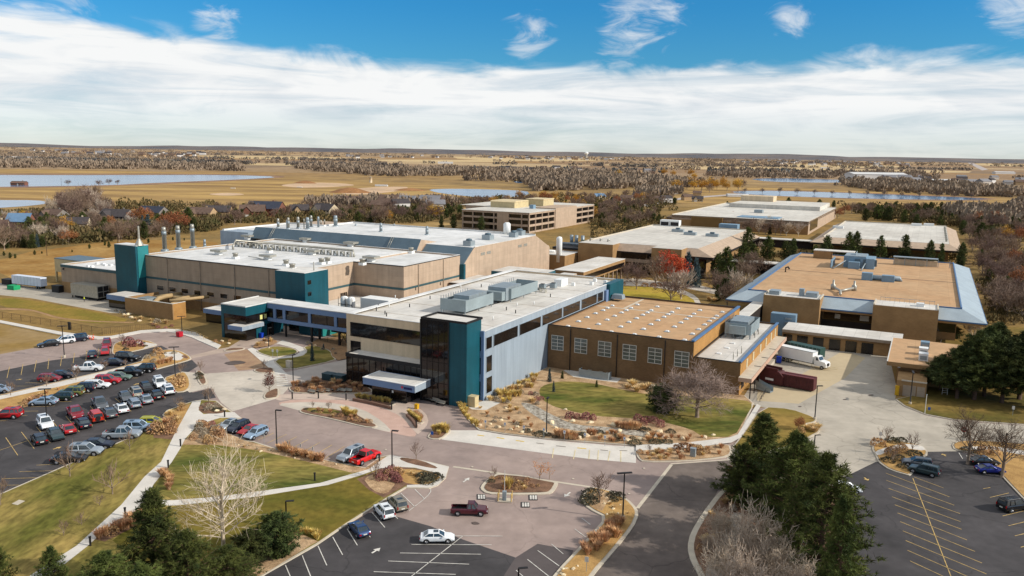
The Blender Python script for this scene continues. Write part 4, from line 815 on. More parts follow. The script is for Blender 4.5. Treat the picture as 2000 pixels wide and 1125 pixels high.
# hall behind with sloped shoulders
hp = [(240.2, 0), (314, 0), (314, 12), (300, 18), (248, 18), (240.2, 12)]
mb = MB(); mb.extrude([(v-220, z) for v, z in hp], -258+200, -143.5+200); fix(mb.build('hall_wall', M_tan2, b.e))
mb = MB()
mb.extrude([(240.1-220, 12.06), (248-220, 18.1), (248.1-220, 17.9), (240.2-220, 11.9)], -163+200, -143.4+200); fix(mb.build('hall_slope', M_slope, b.e))
b.part('hall_roof', M_roofw, [(-258.2, -143.6, 248, 279, 18, 18.12), (-238, -143.6, 279, 300, 18, 18.12)])
b.part('hall_coping', M_roofw, [(-259, -258, 241, 279.6, 12, 18.6), (-258, -237.4, 279, 279.6, 18.1, 18.7), (-238, -237.4, 279.6, 300, 18.1, 18.7), (-237.4, -143.6, 299.4, 300, 18.1, 18.7)])
b.part('pale_end', M_blue, [(-259.12, -259, 241, 279.6, 8, 18), (-259.12, -243.6, 239.9, 248.4, 6, 18.05)])
mb = MB(); mb.extrude([(248.2-220, 17.75), (249.4-220, 18.3), (249.0-220, 18.3), (240.1-220, 12.25), (240.1-220, 11.8)], -143.5+200, -143.2+200); fix(mb.build('hall_trim', M_slope, b.e))
for v in (254, 258.4, 284, 289): b.part('louvre', M_steel, [(-143.5, -143.4, v, v+3, 14.6, 15.6)])
mb = MB(); mb.extrude([(241.5-220, zf-.6), (244.6-220, 20.0), (256.-220, 18.1), (256-220, 15)], -243+200, -163.6+200); fix(mb.build('monitor', M_tan2, b.e))
mb = MB(); mb.v = [(x-0, y, z) for x in () for y in () for z in ()]
mb.extrude([(241.3-220, zf-.5), (244.6-220, 20.1), (244.9-220, 20.05), (241.6-220, zf-.55)], -244+200, -163.3+200); fix(mb.build('monitor_slope', M_slope, b.e))
for u in (-234, -176): b.part('slope_ladder', M_galv, [(u, u+.15, 241.1, 241.25, 16.2, 16.4)]); b.tube('ladder_rail', M_steel, [(u, 241.1, 16.4), (u, 244.5, 20.3)], .1, 4); b.tube('ladder_rail', M_steel, [(u+.9, 241.1, 16.4), (u+.9, 244.5, 20.3)], .1, 4)
# exhaust stacks
def stack(px, py, z, ptop, r, m=M_steel, cap=True):
    u, v = pts_at(px, py, z); zt = z
    while proj(W(u, v, zt))[1] > ptop and zt < 60: zt += .1
    s_ = b.lathe('exhaust_stack', m, u, v, [(r, z-.3), (r, zt-1.4), (r*1.02, zt-1.4), (r*.82, zt)], 12)
    if cap: b.lathe('stack_collar', M_galv, u, v, [(r*1.9, z-.3), (r*1.7, z+.25), (r*1.1, z+.5)], 10, s_); b.lathe('stack_tip', M_galv, u, v, [(r*1.06, zt-2.6), (r*1.06, zt-1.5)], 12, s_)
for x, yb, yt, rr in ((322, 489, 444, .75), (349, 485.5, 441, .75), (377, 483, 438, .75)): stack(x, yb, zf-.4, yt, rr)
for x, yb, yt, rr in ((543.5, 445, 427, .55), (561, 447, 430, .4), (563.5, 447, 425, .55), (582.5, 446, 424, .6), (594, 447, 427, .25), (601, 448, 425, .75), (608, 443, 421, .55), (622, 444, 423, .5), (627, 441, 430, .35), (634, 440, 429, .3), (655.5, 442, 421, .85)): stack(x, yb, 18.1, yt, rr, M_galv if x in (561, 601, 622, 655.5) else M_steel, rr > .5)
for x, yb, yt in ((744, 453, 436), (834, 459, 442), (770, 441, 437), (695, 441, 437)): stack(x, yb, 18.1, yt, .6 if yb > 450 else .35, M_galv)
stack(400, 483, zf-.4, 468, .45, M_galv)
# roof equipment on the main block: tabletop hoods, cowls and the long manifold
for x, y, w_, d_ in ((427, 497, 3.4, 2.2), (443, 524-20, 0, 0), (483, 467, 3, 2), (497, 483, 3.2, 2), (523, 507, 3.4, 2.2), (597, 473, 3, 2), (610, 497, 3.3, 2.2), (686, 481, 3.4, 2.6), (725, 510, 3.4, 2.4), (507, 463, 2.6, 2)):
    if not w_: continue
    u, v = pts_at(x, y, zf-.4); k = b.part('roof_curb', M_white, [(u-w_*.32, u+w_*.32, v-d_*.35, v+d_*.35, zf-.5, zf+.6)]); b.part('hood', M_steel, [(u-w_*.7, u+w_*.7, v-d_*.7, v+d_*.7, zf+.6, zf+1.3)], k)
for x, y in ((460, 505), (526, 493), (559, 519), (628, 516), (640, 514), (571, 527), (803, 494), (708, 517)):
    u, v = pts_at(x, y, zf-.4); k = b.part('roof_curb', M_white, [(u-.9, u+.9, v-.9, v+.9, zf-.5, zf+.3)]); b.lathe('cowl', M_steel, u, v, [(.8, zf+.3), (.8, zf+1.2), (1., zf+1.2), (1., zf+1.5), (.2, zf+1.6)], 12, k)
p = [pts_at(x, y, zf+1.2) for x, y in ((455, 479), (460, 472), (690, 492), (693, 502))]
b.tube('manifold_pipe', M_steel, [(p[0][0], p[0][1], zf-.3), (p[0][0], p[0][1], zf+1.0), (p[1][0], p[1][1], zf+1.7), (p[2][0], p[2][1], zf+1.7), (p[2][0]+.6, p[2][1]-.4, zf-.4)], .42, 8)
for k in range(19):
    t_ = (k+.6)/19.; u = p[1][0]+(p[2][0]-p[1][0])*t_; v = p[1][1]+(p[2][1]-p[1][1])*t_-1.4
    q = b.part('manifold_unit', M_steel, [(u-.7, u-.6, v, v+1.1, zf-.4, zf+1.1), (u+.6, u+.7, v, v+1.1, zf-.4, zf+1.1), (u-.7, u+.7, v, v+.1, zf+.3, zf+.42), (u-.7, u+.7, v, v+1.1, zf+1.1, zf+1.2)]); b.part('filter_box', M_white, [(u-.5, u+.5, v+.2, v+1.1, zf-.4, zf+.5)], q)
p1 = [pts_at(x, y, zf-.2) for x, y in ((485, 502), (500, 504), (512, 507))]; b.tube('roof_pipe', M_steel, [(q[0], q[1], zf) for q in p1], .14, 5)
# units on the hall roof edge
for x, y, s_ in ((916, 480, 1.), (953, 468, 1.1), (1003, 463, .9), (1015, 459, 1.1)):
    u, v = pts_at(x, y, 18.1); k = b.part('roof_unit', M_galv, [(u-1.6*s_, u+1.6*s_, v-1.6*s_, v+1.6*s_, 18.1, 20.)]); b.lathe('fan_drum', M_slope, u, v, [(1.1*s_, 20.), (1.1*s_, 20.6), (.3, 20.8)], 10, k)
b.lathe('tank', M_white, *pts_at(990, 457, 18.1), [(1.5, 18), (1.5, 22.3), (.9, 22.9), (.1, 23)], 12)
# low court between factory and office: tanks, white duct
b.part('court_roof', M_tan2, [(-163.3, -128, 187.5, 205, 0, 5.2)]); b.part('court_roof_top', M_roofc, [(-163.2, -128.2, 187.6, 204.9, 5.2, 5.35)])
for u in (-151.6, -149.): k = b.lathe('tank', M_white, u, 186.4, [(1.15, 0), (1.15, 8.3), (.9, 8.9), (.1, 9.1)], 12); b.part('tank_cage', M_dark, [(u-1.3, u-1.2, 185.1, 185.2, 3, 9), (u+1.2, u+1.3, 185.1, 185.2, 3, 9), (u-1.3, u+1.3, 185.1, 185.2, 6.8, 6.95)], k)
b.part('white_duct', M_white, [(-145.5, -135.5, 186.2, 191, 4, 9.2)]); b.part('duct_ramp', M_roofc, [(-135.5, -124, 189, 195, 5, 6.6, 1.2, 1.2)])
# low wings at the right end
q = b.part('teal_annex', M_teal, [(-138, -119, 252, 266, 0, 9.6)]); b.part('annex_roof', M_roofc, [(-138, -119.2, 252.2, 265.8, 9.6, 9.75)], q); b.part('doorway', M_dkrec, [(-119, -118.95, 255, 261, 0, 3.4)], q); b.part('light_box', M_white, [(-127.2, -126.4, 251.9, 252, 5, 6.6)], q)
b.part('low_wing', M_tan2, [(-143.4, -131, 232, 252, 0, 7.6)]); b.part('low_wing_roof', M_roofc, [(-143.3, -131.2, 232.2, 251.9, 7.6, 7.75)]); b.part('low_wing_trim', M_dark, [(-143.4, -131, 231.9, 232, 7.1, 7.6), (-131, -130.9, 232, 252, 7.1, 7.6)])
b.part('teal_pilaster', M_teal, [(-143.9, -142.2, 239.8, 241, 0, 13)])
b.part('side_block', M_tan2, [(-119, -113.8, 262, 274, 0, 7.8)]); b.part('side_block_roof', M_roofc, [(-119, -113.9, 262.1, 273.9, 7.8, 7.9)])
for v in (263.2, 267): b.win('+u', v, v+2, 3.6, 4.8, -113.8, M_glass, None)
# linking gallery with columns toward the next hall
b.part('gallery', M_tanbrick, [(-124, -112, 276, 322, 4.6, 8.2)]); b.part('gallery_roof', M_roofc, [(-124.1, -111.9, 276, 322, 8.2, 8.35)]); b.part('gallery_glass', M_glass, [(-112, -111.9, 277, 321, 5.2, 7.)]); b.part('gallery_column', M_tan2, [(-112.6, -112.1, 278+5*k, 278.6+5*k, 0, 4.6) for k in range(9)])
for x, y, r_, ht in ((817, 0, 0, 0),):
    pass
# ---------------------------------------------------------------- process yard behind: tanks, ducts
yb = Bld('process_plant', 'dark low plant rooms with white tanks and pipes behind the factory hall', 'plant building', -140, 340)
yb.part('plant_room', M_tanbrick, [(-158, -138, 318, 334, 0, 8), (-152, -138, 336, 362, 0, 8.5)]); yb.part('plant_roof', M_roofc, [(-158, -138, 318, 334, 8, 8.15)]); yb.part('dark_roof', M_dark, [(-152.1, -137.9, 336, 362, 8.5, 9.4)])
for u, v, r_, z1 in ((-141.2, 319, 1.3, 15.2), (-147.6, 319.5, 1.3, 11.), (-150.4, 320.6, 1.3, 11.)): yb.lathe('storage_tank', M_white, u, v, [(r_, 5), (r_, z1), (r_*.8, z1+.7), (.1, z1+1)], 14)
yb.lathe('storage_tank', M_white, -163, 317, [(1.2, 5), (1.2, 16.4), (.9, 17), (.1, 17.2)], 14)
for u in (-149.5, -147, -143.8): yb.lathe('exhaust_stack', M_galv, u, 352, [(.8, 8.8), (.8, 13.6)], 10)
yb.tube('pipe', M_galv, [(-151, 345, 10.2), (-138.5, 345, 10.2), (-136.5, 338, 6)], .6, 8); yb.tube('pipe', M_white, [(-165, 322, 7.8), (-150, 325, 8.8), (-146, 325, 8.8)], .5, 8)
# ---------------------------------------------------------------- 4 glazed bridge with the teal entrance pavilion
b = Bld('link_bridge', 'blue glazed footbridge on steel legs joined to a teal entrance pavilion', 'footbridge', -140, 168)
b.part('deck_fascia', M_bluef, [(-161.4, -115.5, 165, 171, 4.3, 5.3), (-161.4, -115.5, 165, 171, 8.0, 9.4)]); b.part('roof', M_roofw, [(-161.4, -115.5, 164.9, 171.1, 9.4, 9.6)])
b.part('glazing', M_glass, [(-161, -115.5, 165.3, 170.7, 5.3, 8.0)])
sc_ = 7.03
for x in (815, 945, 1294, 1652): u = u_on(420+x/sc_, 165, 6.6); b.part('pier', M_bluef, [(u-.45, u+.45, 164.98, 165.4, 5.3, 8.0)])
for u in (-145.9, -136.4):
    for v in (165.4, 168.6): b.part('leg', M_dark, [(u-.25, u+.25, v-.25, v+.25, 0, 4.3)])
    b.tube('brace', M_dark, [(u, 165.4, .3), (u, 168.6, 4.2)], .07, 5); b.tube('brace', M_dark, [(u, 168.6, .3), (u, 165.4, 4.2)], .07, 5)
for x in (703, 785, 968): u = u_on(420+x/sc_, 166, 2); b.part('leg', M_dark, [(u-.2, u+.2, 166, 166.4, 0, 4.3)])
b.part('undercroft_block', M_teal, [(-155.6, -147.2, 171.2, 180, 0, 4.4)]); b.part('undercroft_side', mat('teal_sunlit', (40, 128, 124), .5, var=.05), [(-147.2, -147.1, 171.3, 180, .2, 4.3)])  # block side repeated in brighter teal, sunlight painted in
b.part('undercroft_glass', M_glass, [(-161, -155.6, 173, 180, 0, 4.2)]); b.part('sign_wall', M_dkrec, [(-146.4, -138.4, 174, 174.6, 1.2, 4.4)]); b.part('white_sign', M_white, [(-140.6, -139.8, 173.93, 174, 2.8, 3.8)])  # plain white sign on a dark wall
b.part('lit_wall', mat('orange_lit_tan', (196, 130, 62), .85, var=.1), [(-138.4, -120, 176, 176.5, 0, 4.8)])  # tan wall, the orange light on it painted into the colour
# pavilion
b.part('pavilion_band', M_teal, [(-170.6, -161.4, 157, 171, 7.0, 9.4)]); b.part('pavilion_roof', M_roofc, [(-170.3, -161.6, 157.3, 171, 9.4, 9.5)]); b.part('pavilion_rim', M_roofw, [(-170.6, -161.4, 157, 157.3, 9.4, 9.7), (-170.6, -170.3, 157.3, 171, 9.4, 9.7), (-161.7, -161.4, 157.3, 171, 9.4, 9.7)])
b.part('pavilion_glass', M_glass, [(-169.7, -161.5, 157.1, 170.9, 0, 7.0)]); b.part('pavilion_pier', M_teal, [(-170.6, -169.7, 157, 158.2, 0, 7.0), (-161.6, -161.35, 167, 171, 0, 7), (-161.6, -161.35, 160.6, 164.6, 0, 3.4), (-161.7, -161.35, 158, 171, 3.6, 4.6)])
b.part('lit_window', mat('lit_blind', (208, 206, 130), .8, var=.05, emit=0), [(-161.5, -161.4, v, v+.9, 5.2, 6.4) for v in (162.2, 163.8)])  # lit look put into the blinds' pale yellow, no emission
c_ = b.part('pavilion_canopy', M_blue, [(-165.4, -160.2, 154.4, 162.4, 3.5, 4.6)]); b.part('canopy_face', M_bluef, [(-165.4, -160.2, 154.3, 154.4, 3.5, 4.6)], c_); b.part('canopy_top', M_roofc, [(-165.3, -160.3, 154.5, 162.3, 4.6, 4.65)], c_)
# ---------------------------------------------------------------- 5 small service structures by the factory front
b = Bld('guard_kiosk', 'low dark-glazed kiosk with blue fascia below the teal tower', 'kiosk', -227, 171)
b.part('glass_box', M_glass, [(-233.5, -222.4, 168.6, 175, 0, 2.9)]); b.part('fascia', M_bluef, [(-233.9, -221.9, 168.2, 175.2, 2.9, 4.4)]); b.part('roof', M_roofc, [(-233.8, -222, 168.3, 175.1, 4.4, 4.5)])
b = Bld('guard_kiosk', 'small kiosk with blue fascia and brick side left of the teal pavilion', 'kiosk', -186, 172)
b.part('glass_box', M_glass, [(-190, -182.8, 169, 175, 0, 2.9)]); b.part('brick_side', M_sunbrick, [(-182.8, -182.2, 169, 176.6, 0, 2.9)]); b.part('fascia', M_bluef, [(-190.5, -181.8, 168.5, 177, 2.9, 4.2)]); b.part('roof', M_roofc, [(-190.4, -181.9, 168.6, 176.9, 4.2, 4.3)])  # kiosk's right side in lighter brick, sunlight painted in
b = Bld('duct_enclosure', 'open brick enclosure holding thick tan air ducts against the factory front', 'enclosure', -211, 172)
b.part('wall', M_tanbrick, [(-221.6, -200.2, 165.6, 166, 0, 5), (-221.6, -221.2, 166, 178, 0, 5)]); b.part('sunlit_wall', M_sunbrick, [(-200.6, -200.2, 166, 170.5, 0, 5)]); b.part('coping', M_frame, [(-221.65, -200.15, 165.55, 166.05, 5, 5.12), (-200.65, -200.15, 166.05, 170.5, 5, 5.12)])  # right wall lighter than the others, sunlight painted as brick colour
for u in (-213.5, -205.8): b.tube('duct', M_duct, [(u, 169.6, 1.5), (u, 169.9, 3.4), (u+.3, 171.3, 4.6), (u+.4, 174, 4.9), (u+.4, 179.9, 4.7)], .75, 10)
b.tube('duct', M_duct, [(-220.4, 175, 3.6), (-216, 176.6, 4.4), (-206, 177, 4.4)], .7, 10); b.part('fan_box', M_galv, [(-219, -214.6, 168, 172, 2, 4.8)]); b.part('fan_floor', M_galv, [(-213, -203, 167, 172, 2, 3.2)]); b.tube('conduit', M_duct, [(-203.5, 167.4, 5.5), (-201, 172, 5.5), (-198.5, 178, 5.6)], .5, 8)
# ---------------------------------------------------------------- 6 right-hand building: tan roof in pale blue sloped eaves
b = Bld('plant_building', 'broad building with tan roof, pale blue sloped metal eaves and tan wall blocks', 'building', -19, 320)
U0, U1, V0, V1, ze, zi = -55, 17.2, 256, 387, 6.9, 9.6; i0, i1, j0, j1 = -49.3, 11., 261.8, 377.5
b.part('wall', M_tanbrick, [(i0+1, i1-1, 260.5, j1-1, 0, 6.6)])
mb = MB(); L = lambda u, v, z: (u-b.u, v-b.v, z)
mb.face([L(U0, V0, ze), L(U1, V0, ze), L(i1, j0, zi), L(i0, j0, zi)]); mb.face([L(U1, V0, ze), L(U1, V1, ze), L(i1, j1, zi), L(i1, j0, zi)]); mb.face([L(U1, V1, ze), L(U0, V1, ze), L(i0, j1, zi), L(i1, j1, zi)]); mb.face([L(U0, V1, ze), L(U0, V0, ze), L(i0, j0, zi), L(i0, j1, zi)])
mb.build('eave', M_eave, b.e)
b.part('soffit', M_tanbrick, [(U0+.1, U1-.1, V0+.1, V1-.1, ze-.9, ze-.02)]); b.part('roof', M_rooft, [(i0, i1, j0, j1, zi-.6, zi-.2)])
b.part('coping', M_bluet, [(i0, i1, j0-.15, j0+.2, zi-.2, zi+.25), (i0, i0+.4, j0, j1, zi-.2, zi+.25), (i1-.4, i1, j0, j1, zi-.2, zi+.4), (i0, i1, j1-.3, j1, zi-.2, zi+.2)])
b.part('gutter', M_bluet, [(U0, U1, V0-.12, V0, ze-.3, ze+.05), (U1, U1+.12, V0, V1, ze-.3, ze+.05)])
for a, c in ((-42.8, -26.4), (-11.9, 5.0)):
    b.part('wall_block', M_tanbrick, [(a, c, 252.5, 262, 0, 9.95)]); b.part('block_roof', M_roofc, [(a+.2, c-.2, 252.7, 261.9, 9.95, 10.05)]); b.part('block_parapet', M_kerb, [(a, a+.4, 252.5, 262, 9.95, 10.35), (c-.4, c, 252.5, 262, 9.95, 10.35)])
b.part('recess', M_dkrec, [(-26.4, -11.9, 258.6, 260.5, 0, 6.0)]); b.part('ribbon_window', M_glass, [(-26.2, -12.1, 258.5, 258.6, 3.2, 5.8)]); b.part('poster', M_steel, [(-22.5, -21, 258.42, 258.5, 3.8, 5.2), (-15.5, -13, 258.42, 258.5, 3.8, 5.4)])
b.part('ribbon_window', M_glass, [(i0+1.2, -42.8, 260.4, 260.5, 2.6, 5.8), (5.2, i1-1.2, 260.4, 260.5, 2.6, 5.8)]); b.part('roof_seam', M_dark, [(i0+.5, i1-.5, 318.5, 318.9, zi-.2, zi-.15)])
b.part('block_equipment', M_galv, [(-41.5, -38.5, 254, 258, 10, 11.2), (-33, -31.6, 256, 258, 10, 12.2), (-31, -27.6, 255, 259, 10, 11.4)]); b.part('block_rail', M_galv, [(-10.5+1.3*k, -10.44+1.3*k, 260.4, 260.46, 10, 11.3) for k in range(12)]+[(-10.5, 4, 260.4, 260.46, 11.2, 11.3)])
b.part('hatch', M_white, [(-.8, 1.2, 256, 258, 10, 11.)]); b.tube('gooseneck', M_dark, [(-45.6, 312, 9.4), (-45.6, 312, 11), (-44.8, 312, 11.4), (-44.2, 312, 10.6)], .35, 6)
# Y-shaped duct
p0, p1, p2 = pts_at(1641, 578, 9.5), pts_at(1627, 565, 9.5), pts_at(1668, 567, 9.5); pm = pts_at(1641, 573, 9.5)
b.tube('vent_duct', M_steel, [(*p0, 10), (*pm, 10.3), (*p1, 10.3)], .4, 8); b.tube('vent_duct', M_steel, [(*pm, 10.3), (*p2, 10.3)], .4, 8)
for q in (p1, p2): b.lathe('duct_stack', M_steel, q[0], q[1], [(.8, 9.4), (.8, 11), (.35, 11.4), (.35, 12.6)], 8)
p0, p1 = pts_at(1686, 545, 9.5), pts_at(1757, 549, 9.5); b.tube('long_duct', M_galv, [(*p0, 10.3), (*p1, 10.3), (p1[0]+.1, p1[1]-.2, 9.4)], .9, 8); b.part('duct_box', M_bluemet, [(p0[0]-.5, p0[0]+3, p0[1]-2, p0[1]+1, 9.4, 12.)]); b.part('duct_box', M_bluemet, [(p0[0]+6, p0[0]+10, p0[1]-2.2, p0[1]+.6, 9.4, 11.6)])
# penthouse of blue-grey machines at the back
q0 = pts_at(1625, 520, 9.5); q1 = pts_at(1703, 522, 9.5); uu, vv, uw = q0[0], q0[1], q1[0]-q0[0]
mp = b.part('machine_penthouse', M_bluemet, [(uu+4, uu+uw-2, vv+1, vv+13, 9.4, 13.8), (uu+6, uu+uw-4, vv-2.5, vv+1, 9.4, 12.), (uu+uw-2, uu+uw+1, vv, vv+11, 9.4, 13.4)]); b.part('penthouse_roof', M_galv, [(uu+4.2, uu+uw-2.2, vv+1.2, vv+12.8, 13.8, 14.), (uu+8, uu+uw-6, vv+4, vv+10, 14, 15.2)], mp); b.part('louvre', M_slope, [(uu+8+3*k, uu+10+3*k, vv+.9, vv+1, 10.4, 13) for k in range(3)], mp)
b.tube('stair_rail', M_galv, [(uu+1, vv-7, 9.5), (uu+5.5, vv+2, 12.6)], .25, 5); b.tube('stair_rail', M_galv, [(uu+uw-3, vv-7, 9.5), (uu+uw-2, vv+1, 12)], .25, 5); b.part('machine_screen', M_bluemet, [(uu-.2, uu+.2, vv-5, vv+9, 9.4, 12.4)])
q2 = pts_at(1590, 502, 9.5); b.part('brick_penthouse', M_tanbrick, [(q2[0], q2[0]+7, q2[1]-3, q2[1]+3, 9.4, 12.6)]); b.part('penthouse_cap', M_roofc, [(q2[0]-.1, q2[0]+16, q2[1]-3.1, q2[1]+3.1, 12.6, 12.9)])
q3 = pts_at(1745, 515, 9.5); q4 = pts_at(1830, 519, 9.5); b.part('rear_wall', M_cream, [(q3[0], q4[0], q3[1]-.6, q3[1]+1, 9.4, 11.6)]); b.part('rear_wall_cap', M_galv, [(q3[0]-.2, q4[0]+.2, q3[1]-2.2, q3[1]+1.2, 12.4, 12.7)]); b.part('rear_post', M_galv, [(q3[0]+4*k, q3[0]+.2+4*k, q3[1]-2, q3[1]-1.8, 9.4, 12.4) for k in range(6)])
# ---------------------------------------------------------------- 7 dock garages and their link
b = Bld('garage_row', 'low tan brick garage row with six dark roller doors facing the yard', 'garage', -18, 234)
b.part('wall', M_tanbrick, [(-33.3, -5.6, 230.5, 240, 0, 4.2)]); b.part('roof', M_roofc, [(-33.3, -3.2, 229.8, 241, 4.3, 4.6)]); b.part('fascia', M_tan, [(-33.3, -3.2, 229.7, 229.8, 3.8, 4.5)])
for a, c in ((-33, -30.6), (-29.3, -26.5), (-25.1, -22.4), (-20.9, -18.1), (-16.8, -14), (-12.8, -9.9)): b.part('roller_door', M_glassb, [(a, c, 230.35, 230.5, 0, 3.15)])
b.part('side_gap', M_dkrec, [(-5.6, -5., 231, 239, 0, 4)])
b.part('switch_cabinet', M_bluemet, [(-38.5, -31.5, 241.5, 244.5, 0, 6.6)]); b.part('cabinet_hood', M_galv, [(-34.4, -32.6, 241.2, 241.5, 5.2, 5.7), (-34.4, -32.6, 241.2, 241.5, 4, 4.5)])
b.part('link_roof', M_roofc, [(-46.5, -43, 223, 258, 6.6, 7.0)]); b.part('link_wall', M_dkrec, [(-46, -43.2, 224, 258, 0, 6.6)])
b = Bld('yard_store', 'flat tan store with gravel roof and two white roof units at the yard corner', 'store building', 0, 210)
b.part('wall', M_tanbrick, [(-3.3, 12, 203.4, 230, 0, 5.0)]); b.part('roof', M_rooft, [(-5.4, 14, 201.6, 230, 5.3, 5.5)]); b.part('fascia', M_tanbrick, [(-5.5, 14, 201.5, 201.6, 4.6, 5.55), (-5.5, -5.4, 201.6, 230, 4.6, 5.55)]); b.part('edge_trim', M_frame, [(-5.55, -5.3, 201.5, 230, 5.55, 5.65)])
b.part('lower_room', M_tanbrick, [(-2.9, 3.0, 193.2, 203.4, 0, 3.5)]); b.part('ledge', M_kerb, [(-2., 3.05, 193., 193.3, 3.5, 3.75)]); b.part('door', M_tan, [(-1.6, 1., 193.1, 193.2, 0, 2.6), (1.2, 2.8, 193.1, 193.2, 0, 2.6)]); b.part('notice', M_white, [(-3.2, -2.6, 203.3, 203.4, 3.9, 4.5)])
for x, y, m in ((1803, 703, M_white), (1803, 692, M_white), (1806, 680, M_bluemet)): u, v = pts_at(x, y, 5.5); k = b.part('roof_unit', m, [(u-1., u+1., v-1.1, v+1.1, 5.5, 7.2)]); b.part('unit_grille', M_galv, [(u-.7, u+.7, v-1.16, v-1.1, 5.8, 6.7)], k)
b.part('ladder', M_frame, [(6.2, 6.3, 197.9, 198, .3, 5.), (7.2, 7.3, 197.9, 198, .3, 5.)]+[(6.3, 7.2, 197.9, 198, .8+.45*k, .88+.45*k) for k in range(9)])
# ---------------------------------------------------------------- 8 halls behind
def hip_hall(name, label, u0, u1, v0, v1, z, m, ev=(0, 0, 0, 0), ze=None, roofm=M_rooff, eavem=None):
    b = Bld(name, label, 'building', (u0+u1)/2, (v0+v1)/2)
    b.part('wall', m, [(u0, u1, v0, v1, 0, z)]); r = b.part('roof', roofm, [(u0+.1, u1-.1, v0+.1, v1-.1, z, z+.15)]); b.part('parapet', M_kerb, [(u0, u1, v1-.5, v1, z+.15, z+.7), (u0, u0+.5, v0, v1-.5, z+.15, z+.6)], r)
    if any(ev):
        a0, a1, c0, c1 = u0-ev[0], u1+ev[1], v0-ev[2], v1+ev[3]; L = lambda u, v, zz: (u-b.u, v-b.v, zz); mb = MB()
        mb.face([L(a0, c0, ze), L(a1, c0, ze), L(u1, v0, z+.1), L(u0, v0, z+.1)]); mb.face([L(a1, c0, ze), L(a1, c1, ze), L(u1, v1, z+.1), L(u1, v0, z+.1)]); mb.face([L(a0, c1, ze), L(a0, c0, ze), L(u0, v0, z+.1), L(u0, v1, z+.1)])
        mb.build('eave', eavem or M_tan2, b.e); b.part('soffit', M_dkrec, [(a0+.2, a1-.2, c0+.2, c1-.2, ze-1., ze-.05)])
    return b
b = hip_hall('research_hall', 'two-storey tan hall with wide pale roof and sloped right eave behind the courtyard', -137, -86, 340, 440, 12.5, M_tanbrick, (0, 7.5, 3.5, 0), 9.6, M_rooff, M_tan2)
b.part('wall_block', M_tanbrick, [(-137.3, -121, 331, 340, 0, 12.7), (-103.5, -90.5, 331, 340, 0, 12.7)]); b.part('block_roof', M_rooff, [(-137.2, -121.1, 331.1, 340, 12.7, 12.8), (-103.4, -90.6, 331.1, 340, 12.7, 12.8)]); b.part('spandrel', M_tan, [(-121, -103.5, 336, 339.8, 5.2, 6.6)]); b.part('ribbon_window', M_glass, [(-121, -103.5, 336.4, 339.9, 1.0, 5.2), (-121, -103.5, 336.4, 339.9, 6.6, 9.)]); b.part('corner_glass', M_glass, [(-90.4, -82, 337.2, 339.9, .4, 8.6)])
for x, y in ((1348, 459), (1324, 453), (1391, 462)): u, v = pts_at(x, y, 12.6); k = b.part('roof_unit', M_galv, [(u-3, u+3, v-1.4, v+1.4, 12.6, 14)]); b.part('unit_fan', M_slope, [(u-1, u+1, v-.8, v+.8, 14, 14.8)], k)
for x, y in ((1300, 441), (1319, 442)): u, v = pts_at(x, y, 12.6); k = b.part('roof_unit', M_white, [(u-2.6, u+2.6, v-2, v+2, 12.6, 16)]); b.part('unit_grille', M_dark, [(u-2.2, u+2.2, v-2.1, v-2, 13, 15)], k)
u, v = pts_at(1424, 446, 12.6); b.part('roof_unit', M_bluemet, [(u-5, u+5, v-3, v+3, 12.6, 15)])
p = [pts_at(x, y, 12.6) for x, y in ((1153, 470), (1172, 471), (1187, 472))]
for q in p: b.tube('gooseneck', M_steel, [(*q, 12.5), (*q, 13.6), (q[0]+1, q[1], 13.4)], .4, 6)
b = hip_hall('warehouse', 'long pale-roofed tan hall farthest back on the right, with a dark glazed corner', -165, -71, 572, 745, 9, M_tan2, (4, 0, 0, 0), 7)
b.part('upper_roof', M_rooff, [(-150, -78, 690, 760, 9.2, 12.4)]); b.part('penthouse', M_cream, [(-150, -122, 735, 752, 12.4, 17)]); b.part('brown_front', M_tanbrick, [(-170, -71, 571.5, 572, 0, 6.2)]); b.part('corner_glass', M_glass, [(-71, -70.8, 580, 620, 2, 8.4)]); b.part('skylight_panel', M_bluemet, [(-120, -92, 578, 596, 9.1, 9.6)])
b.part('olive_front', M_olive, [(-150, -128, 570, 571.5, 0, 8.6)]); u, v = pts_at(1482, 415, 9.3); b.part('roof_unit', M_galv, [(u-3, u+3, v-3, v+3, 9.2, 11.4)])
b = hip_hall('warehouse', 'pale-roofed hall half hidden by pines behind the blue-eaved building', -50, 10.8, 467, 590, 9, M_tanbrick, (5.5, 5.7, 10, 0), 6.8)
for x, y in ((1790, 441), (1814, 441), (1637, 446)): u, v = pts_at(x, y, 9.1); b.part('roof_unit', M_white, [(u-3, u+3, v-1.5, v+1.5, 9.1, 10.6)])
b.part('roof_vent', M_steel, [(9, 10, 480+12*k, 481+12*k, 9.1, 10.8) for k in range(8)]); b.part('link_canopy', M_rooff, [(-110, -56, 480, 488, 4.6, 5.)]); b.part('link_glass', M_dkrec, [(-108, -57, 482, 487, 0, 4.6)])
b.part('near_canopy', M_rooff, [(-86, -52, 366, 374, 4.8, 5.2)]); b.part('near_link', M_dkrec, [(-84, -53, 368, 373, 0, 4.8)])
